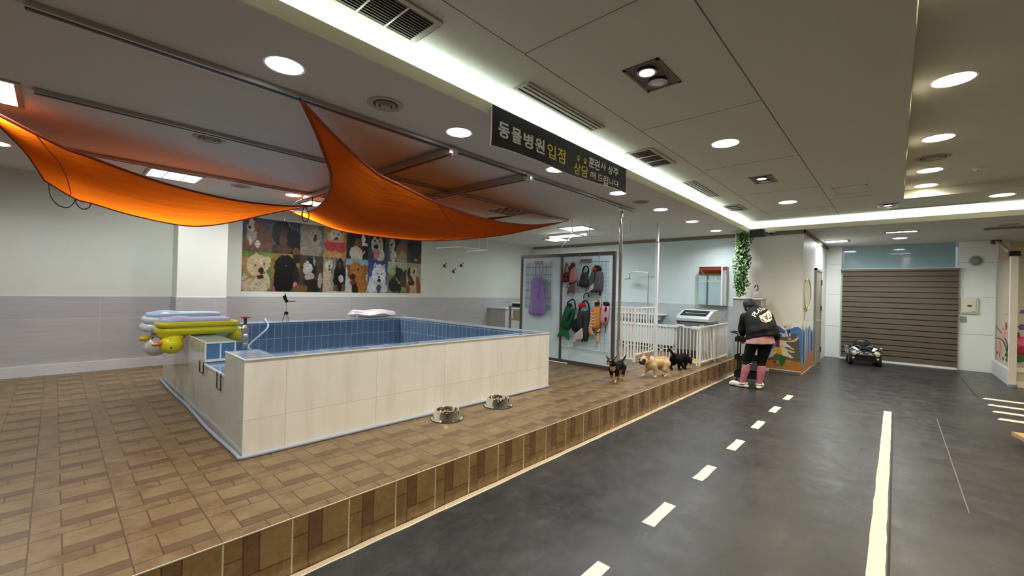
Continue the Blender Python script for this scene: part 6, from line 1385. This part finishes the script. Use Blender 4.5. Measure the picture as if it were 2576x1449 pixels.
# 1 black and tan dog coming towards the viewer
Y1 = -.02
P = dict(ell=[((.09, 0, .215), (.095, .062, .078)), ((-.02, 0, .222), (.10, .052, .056)), ((-.12, 0, .222), (.07, .055, .062)), ((.235, -.005, .305), (.052, .047, .043)), ((.215, -.035, .302), (.03, .02, .03)), ((.215, .025, .302), (.03, .02, .03))],
         chain=[[((.13, 0, .245), .052), ((.205, -.003, .292), .040)], [((.262, -.008, .295), .026), ((.300, -.012, .284), .016)],
                [((.213, .033, .335), .019), ((.200, .062, .372), .010), ((.205, .078, .385), .006)], [((.213, -.043, .335), .019), ((.200, -.072, .372), .010), ((.205, -.088, .372), .006)],
                [((-.17, 0, .250), .018), ((-.215, .01, .285), .015), ((-.235, .03, .33), .012), ((-.205, .05, .355), .010)]]
         +legs([(.045, .004), (-.03, .0)], [(.02, 0), (-.045, .0)]),
         bits=[('eye', [((.279, .016, .312), (.008, .008, .008)), ((.277, -.035, .312), (.008, .008, .008))], eye_k), ('nose', [((.314, -.013, .288), (.008, .010, .008))], nose_k)])
def c1(x, y, z):
    if z < .095: return (196, 166, 130) if z < .05 else (150, 116, 84)
    if x > .26 and z < .292: return (168, 140, 112)
    if x > .285: return (120, 100, 84)
    if .155 < x < .21 and z < .235 and abs(y) < .05: return (184, 164, 140)
    if x > .25 and abs(z-.332) < .006 and abs(abs(y+.01)-.022) < .010: return (190, 140, 90)
    if x < -.06 and z < .16 and abs(y) < .05: return (150, 118, 86)
    if x < -.19 and z > .33: return (150, 140, 130)
    if z > .34 and x > .206 and abs(y+.01) > .035: return (110, 80, 66)
    return (24, 20, 20)
dog('small black and tan dog trotting towards the viewer beside the steel post', (5.22, 2.80, ZP), 186, .96, P, c1)
# 2 cream bulldog type walking left
P = dict(ell=[((.10, 0, .20), (.105, .085, .092)), ((-.02, 0, .212), (.12, .078, .075)), ((-.13, 0, .225), (.085, .075, .072)), ((.235, 0, .245), (.068, .070, .062)), ((.268, .028, .222), (.035, .03, .034)), ((.268, -.028, .222), (.035, .03, .034)), ((.282, 0, .226), (.034, .042, .030))],
         chain=[[((.12, 0, .235), .075), ((.20, 0, .245), .062)],
                [((.215, .045, .285), .028), ((.205, .062, .330), .020), ((.207, .066, .352), .012)], [((.215, -.045, .285), .028), ((.205, -.062, .330), .020), ((.207, -.066, .352), .012)],
                [((-.20, 0, .255), .020), ((-.225, 0, .248), .012)]]
         +legs([(-.04, .0), (.085, .0)], [(.03, .0), (-.05, .0)], .16, .19, .058, 1.15, .056),
         bits=[('eye', [((.284, .044, .262), (.010, .010, .010)), ((.284, -.044, .262), (.010, .010, .010))], eye_k), ('nose', [((.314, 0, .236), (.008, .014, .009))], nose_k)])
def c2(x, y, z):
    if x > .268 and z < .244: return (62, 50, 44)
    if x > .262 and abs(z-.262) < .018 and abs(abs(y)-.044) < .022: return (70, 56, 48)
    if z > .29 and x > .19 and abs(y) > .03: return (176, 130, 112)
    if .125 < x < .15 and z > .20: return (214, 190, 152)
    if z > .265 and x < .1: return (178, 144, 104)
    if z < .05: return (214, 196, 166)
    return (206, 178, 136)
dog('cream flat-faced dog with upright ears walking left on the platform', (5.95, 2.555, ZP), 157, 1.0, P, c2, .3)
# 3 fluffy black dog walking away with its head lowered
P = dict(ell=[((.09, 0, .19), (.10, .075, .080)), ((-.02, 0, .20), (.11, .068, .070)), ((-.13, 0, .205), (.08, .070, .075)), ((.225, -.02, .145), (.065, .055, .055)), ((.20, .03, .12), (.03, .02, .05)), ((.20, -.07, .12), (.03, .02, .05))],
         chain=[[((.12, 0, .20), .070), ((.20, -.01, .165), .055)], [((.255, -.02, .125), .032), ((.295, -.025, .105), .020)],
                [((-.18, 0, .245), .024), ((-.24, 0, .290), .020), ((-.29, 0, .335), .022), ((-.325, .01, .355), .026), ((-.35, .02, .335), .018)]]
         +legs([(.05, .0), (-.05, .0)], [(-.04, .0), (.045, .0)], .15, .18, .052, 1.25, .058),
         bits=[('eye', [((.272, .018, .158), (.007, .007, .007)), ((.272, -.058, .158), (.007, .007, .007))], eye_k), ('nose', [((.312, -.027, .106), (.008, .010, .008))], nose_k)])
def c3(x, y, z):
    if x > .06 and z < .13 and abs(y) < .03 and x < .14: return (150, 130, 134)
    if x < -.30 and z < .345: return (84, 80, 82)
    if .19 < x < .24 and z < .12: return (36, 24, 20)
    return (11, 11, 12)
dog('fluffy black dog with raised tail sniffing at the fence corner', (6.86, 2.555, ZP), -12, .93, P, c3, .9)

# ================================================================== UTILITY TROLLEY
ta = Vector((7.96, 2.045, 0)); ux = Vector((.10, -.995, 0)).normalized(); uy = Vector((.995, .10, 0)).normalized()
TL, TD = .40, .28
root = thing('utility_trolley', 'black three-tier utility trolley in front of the grey air conditioner', 'trolley', tuple(ta+ux*TL/2+uy*TD/2))
def tp_(a, b_, z): return ta+ux*a+uy*b_+Vector((0, 0, z))
bk_ = M['black_metal']
for z, h_ in ((.71, .075), (.40, .075), (.10, .10)):
    b = MB(); ins = .008
    def wall(a0, b0, a1, b1): b.prism([tp_(a0, b0, z), tp_(a1, b1, z), tp_(a1, b1, z+h_), tp_(a0, b0, z+h_)], (ux if abs(a0-a1) < 1e-6 else uy)*ins)
    wall(0, 0, TL, 0); wall(0, TD-ins, TL, TD-ins); wall(0, 0, 0, TD); wall(TL-ins, 0, TL-ins, TD)
    b.prism([tp_(0, 0, z), tp_(TL, 0, z), tp_(TL, TD, z), tp_(0, TD, z)], (0, 0, .006)); b.build('tray', bk_, root)
for a, b_ in ((.05, .0), (.05, TD), (TL-.05, 0), (TL-.05, TD)):
    MB().cyl(tp_(a, b_, .08), tp_(a, b_, .80 if a > .1 else .82), .010, n=10).build('post', bk_, root)
b = MB(); b.tube(smoothpath([tp_(.05, 0, .80), tp_(.035, 0, .845), tp_(-.04, 0, .862), tp_(-.07, .05, .865), tp_(-.07, TD-.05, .865), tp_(-.04, TD, .862), tp_(.035, TD, .845), tp_(.05, TD, .80)], 5), .011, 8); b.build('handle', bk_, root, smooth=True)
for a, b_ in ((.0, .0), (TL, 0), (0, TD), (TL, TD)):
    b = MB(); c = tp_(a, b_, .030); b.beam(c+Vector((0, 0, .005)), tp_(a, b_, .10), .026, .022, M['grey_metal']); ca_ = b.build('castor', None, root); MB().cyl(c-ux*.010, c+ux*.010, .030, n=18, m=M['black_plastic']).cyl(c-ux*.016, c+ux*.016, .012, n=12, m=M['chrome']).build('wheel', None, ca_)
def small(nm, a, b_, z, r, h_, m_, label, g=None):
    c = tp_(a, b_, z); o = MB().lathe([(.001, 0), (r, 0), (r, h_*.8), (r*.5, h_), (.001, h_)], tuple(c), 14, m_).build(nm, None, label=label, cat=nm.replace('_', ' '), smooth=40)
    if g: o['group'] = g
small('bottle', .09, .10, .406, .016, .085, M['white_plastic'], 'small white bottle on the middle tray of the black trolley, left one', 'bottles on the trolley'); small('bottle', .14, .12, .406, .014, .075, M['white_plastic'], 'small white bottle on the middle tray of the black trolley, right one', 'bottles on the trolley')
small('paper_cup', .10, .12, .716, .030, .075, M['white_plastic'], 'white paper cup standing on the top tray of the black trolley')

# ================================================================== PERSON
skin = mat('skin', (.55, .34, .25), .5, noise=.05, nscale=20)
A_ = rad(24.6); O_ = Vector((7.72, 1.74, 0)); XF = Matrix.Translation(O_) @ Matrix.Rotation(A_, 4, 'Z')
root = thing('person', 'person in a black printed jacket, pink top and pink socks bending over the black trolley', 'person', tuple(O_))
hipL, hipR = (-.03, -.028, .80), (-.03, -.218, .80); knL, knR = (.035, .045, .43), (.035, -.165, .43); anL, anR = (0, .112, .085), (0, -.132, .085)
neck, head = (.255, -.055, 1.215), (.385, -.03, 1.335)
shL, shR = (.245, .045, 1.135), (.20, -.235, 1.165)
elL, elR = (.285, .075, .93), (.40, -.22, .96); haL, haR = (.365, .055, .795), (.50, -.05, .80)
def foot(an, deg, l=.155):
    a = rad(deg); return (an[0]+math.cos(a)*l, an[1]+math.sin(a)*l)
b = MB()
b.ell((-.03, -.12, .84), (.105, .155, .11)); b.ell((.06, -.11, .98), (.10, .125, .13), rot=Matrix.Rotation(rad(40), 3, 'Y')); b.ell((.17, -.10, 1.10), (.105, .145, .13), rot=Matrix.Rotation(rad(40), 3, 'Y'))
b.cap((.21, -.085, 1.17), (.30, -.045, 1.26), .060, .050); b.cap(shL, (.21, -.09, 1.16), .055, .06); b.cap(shR, (.21, -.09, 1.16), .055, .06)
RH = Matrix.Rotation(rad(52), 3, 'Y')
b.ell(head, (.088, .072, .108), rot=RH)
fd = RH @ Vector((1, 0, 0)); up_ = RH @ Vector((0, 0, 1)); sd_ = Vector((0, 1, 0)); hd = Vector(head)
b.ell(hd+fd*.045-up_*.035, (.045, .05, .06), rot=RH); b.ell(hd+fd*.098-up_*.022, (.012, .012, .018), rot=RH)      # jaw, nose
for s in (-1, 1): b.ell(hd+sd_*(.073*s)-up_*.01, (.018, .010, .030), rot=RH)
for sh, el, ha in ((shL, elL, haL), (shR, elR, haR)):
    b.cap(sh, el, .044, .034); b.cap(el, ha, .034, .024)
    d = (Vector(ha)-Vector(el)).normalized(); side = Vector((0, 1, 0)); nrm = d.cross(side).normalized()
    palm = Vector(ha)+d*.045; b.ell(palm, (.040, .034, .016), rot=Matrix((d, side, nrm)).transposed())
    for i, ln in enumerate((.060, .070, .066, .052)):
        o = side*(.027-.018*i); k0 = Vector(ha)+d*.078+o; k1 = k0+d*ln*.5-nrm*.006*(-1); k2 = k1+d*ln*.38+Vector((0, 0, -.014)); b.cap(k0, k1, .0088, .0080, n=10); b.cap(k1, k2, .0080, .0068, n=10)
    tsgn = -1 if sh is shL else 1
    t0 = Vector(ha)+d*.020+side*(tsgn*.026); t1 = t0+d*.030+side*(tsgn*.026); t2 = t1+d*.026+side*(tsgn*.006)+Vector((0, 0, -.008)); b.cap(t0, t1, .011, .0095, n=10); b.cap(t1, t2, .0095, .0080, n=10)
for hp, kn, an, dg in ((hipL, knL, anL, 62), (hipR, knR, anR, -22)):
    b.cap(hp, kn, .082, .052); b.cap(kn, (an[0]-.012, (kn[1]+an[1])/2, .27), .052, .054); b.cap((an[0]-.012, (kn[1]+an[1])/2, .27), an, .054, .034)
    fx, fy = foot(an, dg); b.cap((an[0], an[1], .050), (fx, fy, .032), .034, .026); b.ell((an[0]-.02*math.cos(rad(dg)), an[1]-.02*math.sin(rad(dg)), .045), (.032, .032, .034))
organic('body', b, skin, root, .0062, 3, xf=XF)
# eyes and hair
b = MB()
for s in (-1, 1): b.ell(hd+fd*.080+sd_*(.028*s)+up_*.005, (.010, .012, .008))
b.v = [tuple(XF @ Vector(v)) for v in b.v]; b.build('eyes', M['black_plastic'], root, smooth=True)
hairm = mat('hair_black', (.010, .009, .010), .45, bump=.6, bscale=150, stretch=(1, 8, 1))
b = MB(); b.ell(hd-fd*.012+up_*.018, (.100, .086, .112), rot=RH); b.ell(hd-fd*.06-up_*.02, (.06, .078, .085), rot=RH)
b.cap(hd-fd*.085+Vector((0, -.02, .02)), (.245, -.115, 1.335), .040, .036); b.cap((.245, -.115, 1.335), (.175, -.175, 1.305), .036, .024); b.cap((.175, -.175, 1.305), (.14, -.215, 1.285), .024, .010)
b.cap(hd+sd_*.06-fd*.03, hd+sd_*.05-up_*.10+fd*.02, .030, .022)
organic('hair', b, hairm, root, .007, 3, xf=XF)
# leggings
blkc = mat('leggings_black', (.006, .006, .007), .85, spec=.2)
b = MB(); b.ell((-.03, -.12, .84), (.115, .165, .11))
for hp, kn, an in ((hipL, knL, anL), (hipR, knR, anR)):
    b.cap(hp, kn, .102, .066); b.cap(kn, (an[0]-.008, kn[1]+(an[1]-kn[1])*.30, .335), .062, .062)
def dl(co): o = co.copy(); o[:, 2] = np.maximum(o[:, 2], .325+.03*(o[:, 1] < -.05)*0); return o
organic('leggings', b, blkc, root, .009, 3, xf=XF, deform=dl)
sockm = mat('sock_pink', (.56, .19, .25), .85, bump=.2, bscale=200)
for kn, an in ((knL, anL), (knR, anR)):
    b = MB(); m0 = (an[0]-.010, kn[1]+(an[1]-kn[1])*.25, .36); m1 = (an[0]-.014, kn[1]+(an[1]-kn[1])*.45, .28)
    b.cap(m0, m1, .060, .061); b.cap(m1, (an[0], an[1], .10), .061, .041); b.cap((an[0], an[1], .10), (an[0], an[1], .055), .041, .040)
    organic('sock', b, sockm, root, .007, 2, xf=XF, deform=lambda co: np.stack([co[:, 0], co[:, 1], np.minimum(co[:, 2], .375)], 1))
b = MB(); b.beam(XF @ Vector((-.062, .065, .375)), XF @ Vector((-.055, -.01, .415)), .010, .004); b.build('sock_label', M['white_plastic'], root, label='loose white tag at the left sock')
shoem = mat('clog_white', (.80, .76, .68), .5)
for an, dg in ((anL, 62), (anR, -22)):
    a = rad(dg); d = Vector((math.cos(a), math.sin(a), 0)); s_ = Vector((-d.y, d.x, 0)); an_ = Vector((an[0], an[1], 0)); RS = Matrix((d, s_, Vector((0, 0, 1)))).transposed()
    b = MB(); b.ell(an_+d*.115+Vector((0, 0, .045)), (.090, .052, .044), rot=RS); b.ell(an_+d*.05+Vector((0, 0, .024)), (.155, .046, .024), rot=RS); b.ell(an_+d*.15+Vector((0, 0, .030)), (.060, .050, .030), rot=RS)
    b.ell(an_-d*.045+Vector((0, 0, .030)), (.050, .044, .030), rot=RS)
    b.tube([XX for XX in [an_+d*.045+s_*.050+Vector((0, 0, .055)), an_-d*.02+s_*.050+Vector((0, 0, .068)), an_-d*.065+s_*.025+Vector((0, 0, .075)), an_-d*.075+Vector((0, 0, .076)), an_-d*.065-s_*.025+Vector((0, 0, .075)), an_-d*.02-s_*.050+Vector((0, 0, .068)), an_+d*.045-s_*.050+Vector((0, 0, .055))]], .012, 8)
    organic('clog', b, shoem, root, .007, 2, xf=XF, deform=lambda co: np.stack([co[:, 0], co[:, 1], np.maximum(co[:, 2], .004)], 1))
# pink top and jacket: rings lofted along the bent back
def loft(b, secs, roll=-.12, n=36, drop=0):
    rings = []
    for k, (c, w_, d_, th) in enumerate(secs):
        u = Vector((0, 1, roll)).normalized(); t_ = rad(th); v = Vector((math.cos(t_), 0, -math.sin(t_))); c = Vector(c)
        rings.append([c+u*(w_*math.sin(2*PI*i/n))+v*(d_*math.cos(2*PI*i/n))-Vector((0, 0, drop*(abs(math.sin(2*PI*i/n))**2) if k == 0 else 0)) for i in range(n)])
    vs_ = [p for r_ in rings for p in r_]; m_ = len(rings)
    fs = [(r*n+i, r*n+(i+1) % n, (r+1)*n+(i+1) % n, (r+1)*n+i) for r in range(m_-1) for i in range(n)]+[tuple(range(n-1, -1, -1)), tuple((m_-1)*n+i for i in range(n))]
    b.add(vs_, fs); return b
b = MB(); loft(b, [((-.035, -.125, .735), .212, .155, 0), ((-.035, -.125, .80), .200, .150, 4), ((-.02, -.125, .88), .180, .140, 15), ((.02, -.125, .97), .16, .12, 28), ((.05, -.12, 1.0), .10, .08, 30)], -.06)
def dpk(co):
    o = co.copy(); o[:, 0] += .006*np.sin(o[:, 1]*60)*np.clip((.86-o[:, 2])*8, 0, 1); return o
organic('pink_top', b, mat('top_pink', (.66, .35, .34), .85, bump=.3, bscale=18), root, .008, 3, xf=XF, deform=dpk)
jm = mat('jacket_black', (.006, .006, .008), .65, bump=.6, bscale=14, spec=.2)
b = MB(); loft(b, [((-.03, -.15, .862), .238, .175, 6), ((-.01, -.15, .92), .232, .180, 16), ((.045, -.145, 1.02), .222, .165, 30), ((.115, -.135, 1.12), .218, .145, 42), ((.185, -.120, 1.205), .195, .115, 50), ((.235, -.095, 1.25), .125, .085, 52), ((.275, -.07, 1.285), .075, .065, 52)], -.17, drop=.045)
b.cap((.0, -.355, .845), (.03, -.33, .95), .060, .075)
b.cap(shL, elL, .082, .072); b.cap(elL, (haL[0]-.02, haL[1]+.005, .845), .072, .050); b.cap(shR, elR, .080, .070); b.cap(elR, (haR[0]-.01, haR[1]-.02, .84), .070, .050)
def dj(co):
    o = co.copy(); k_ = np.clip((1.22-o[:, 2])*4, 0, 1)
    o[:, 0] += k_*(.007*np.sin(o[:, 2]*38+o[:, 1]*14)+.005*np.sin(o[:, 1]*34-o[:, 2]*22)); return o
jk = organic('jacket', b, jm, root, .008, 5, xf=XF, deform=dj)
me = jk.data; bvh = BVHTree.FromPolygons([jk.data.vertices[i].co.copy() for i in range(len(me.vertices))], [tuple(p.vertices) for p in me.polygons])
def onjack(cx_, cy_, off=.004):
    d = ray(1830+cx_/10.35, 740+cy_/10.35); h_, n_, i_, t_ = bvh.ray_cast(EYE, d.normalized())
    if h_ is None: return None
    return h_-d.normalized()*off
def decal(name, polys, m_, off=.004, lift=0):
    bm = bmesh.new()
    for p in polys:
        vs_ = [bm.verts.new((x, y, 0)) for x, y in p]
        try: bm.faces.new(vs_)
        except ValueError: pass
    bmesh.ops.triangulate(bm, faces=bm.faces[:]); bmesh.ops.subdivide_edges(bm, edges=bm.edges[:], cuts=3, use_grid_fill=True)
    bad = []
    for v in bm.verts:
        q = onjack(v.co.x, v.co.y, off)
        if q is None: bad.append(v)
        else: v.co = q
    bmesh.ops.delete(bm, geom=bad, context='VERTS')
    me = bpy.data.meshes.new(name); bm.to_mesh(me); bm.free(); me.materials.append(m_)
    o = bpy.data.objects.new(name, me); C.objects.link(o); o.parent = root; o.matrix_parent_inverse = parent_inv(root); return o
def glyph(ch, cx_, cy_, w_, h_, deg):
    vs_, fs_ = text_mesh(ch, .02); xs = [p.x for p in vs_]; ys = [p.y for p in vs_]; x0, x1, y0, y1 = min(xs), max(xs), min(ys), max(ys); a = rad(deg)
    P = [(((p.x-x0)/(x1-x0)-.5)*w_, -((p.y-y0)/(y1-y0)-.5)*h_) for p in vs_]
    return [[(cx_+P[i][0]*math.cos(a)-P[i][1]*math.sin(a), cy_+P[i][0]*math.sin(a)+P[i][1]*math.cos(a)) for i in f] for f in fs_]
jw = mat('print_white', (.72, .68, .58), .6)
decal('round_print', [[(815, 562), (900, 540), (1000, 478), (1060, 415), (1110, 448), (1152, 540), (1160, 650), (1120, 705), (1000, 738), (915, 715), (870, 680), (850, 620)]], jw)
L_ = []
for ch, cx_, cy_, w_, h_, dg in (('P', 700, 530, 95, 120, -62), ('L', 742, 470, 70, 120, -48), ('A', 812, 420, 80, 120, -35), ('Y', 872, 388, 85, 110, -22), ('B', 945, 372, 80, 90, -8)): L_ += glyph(ch, cx_, cy_, w_, h_, dg)
decal('lettering', L_, jw, .005)
L_ = glyph('A', 1010, 600, 120, 150, 150)+glyph('T', 1100, 560, 80, 150, 160)+[[(880, 640), (960, 700), (950, 708), (872, 652)], [(900, 625), (985, 710), (975, 716), (890, 636)]]
decal('dark_lettering', L_, M['black_plastic'], .008)
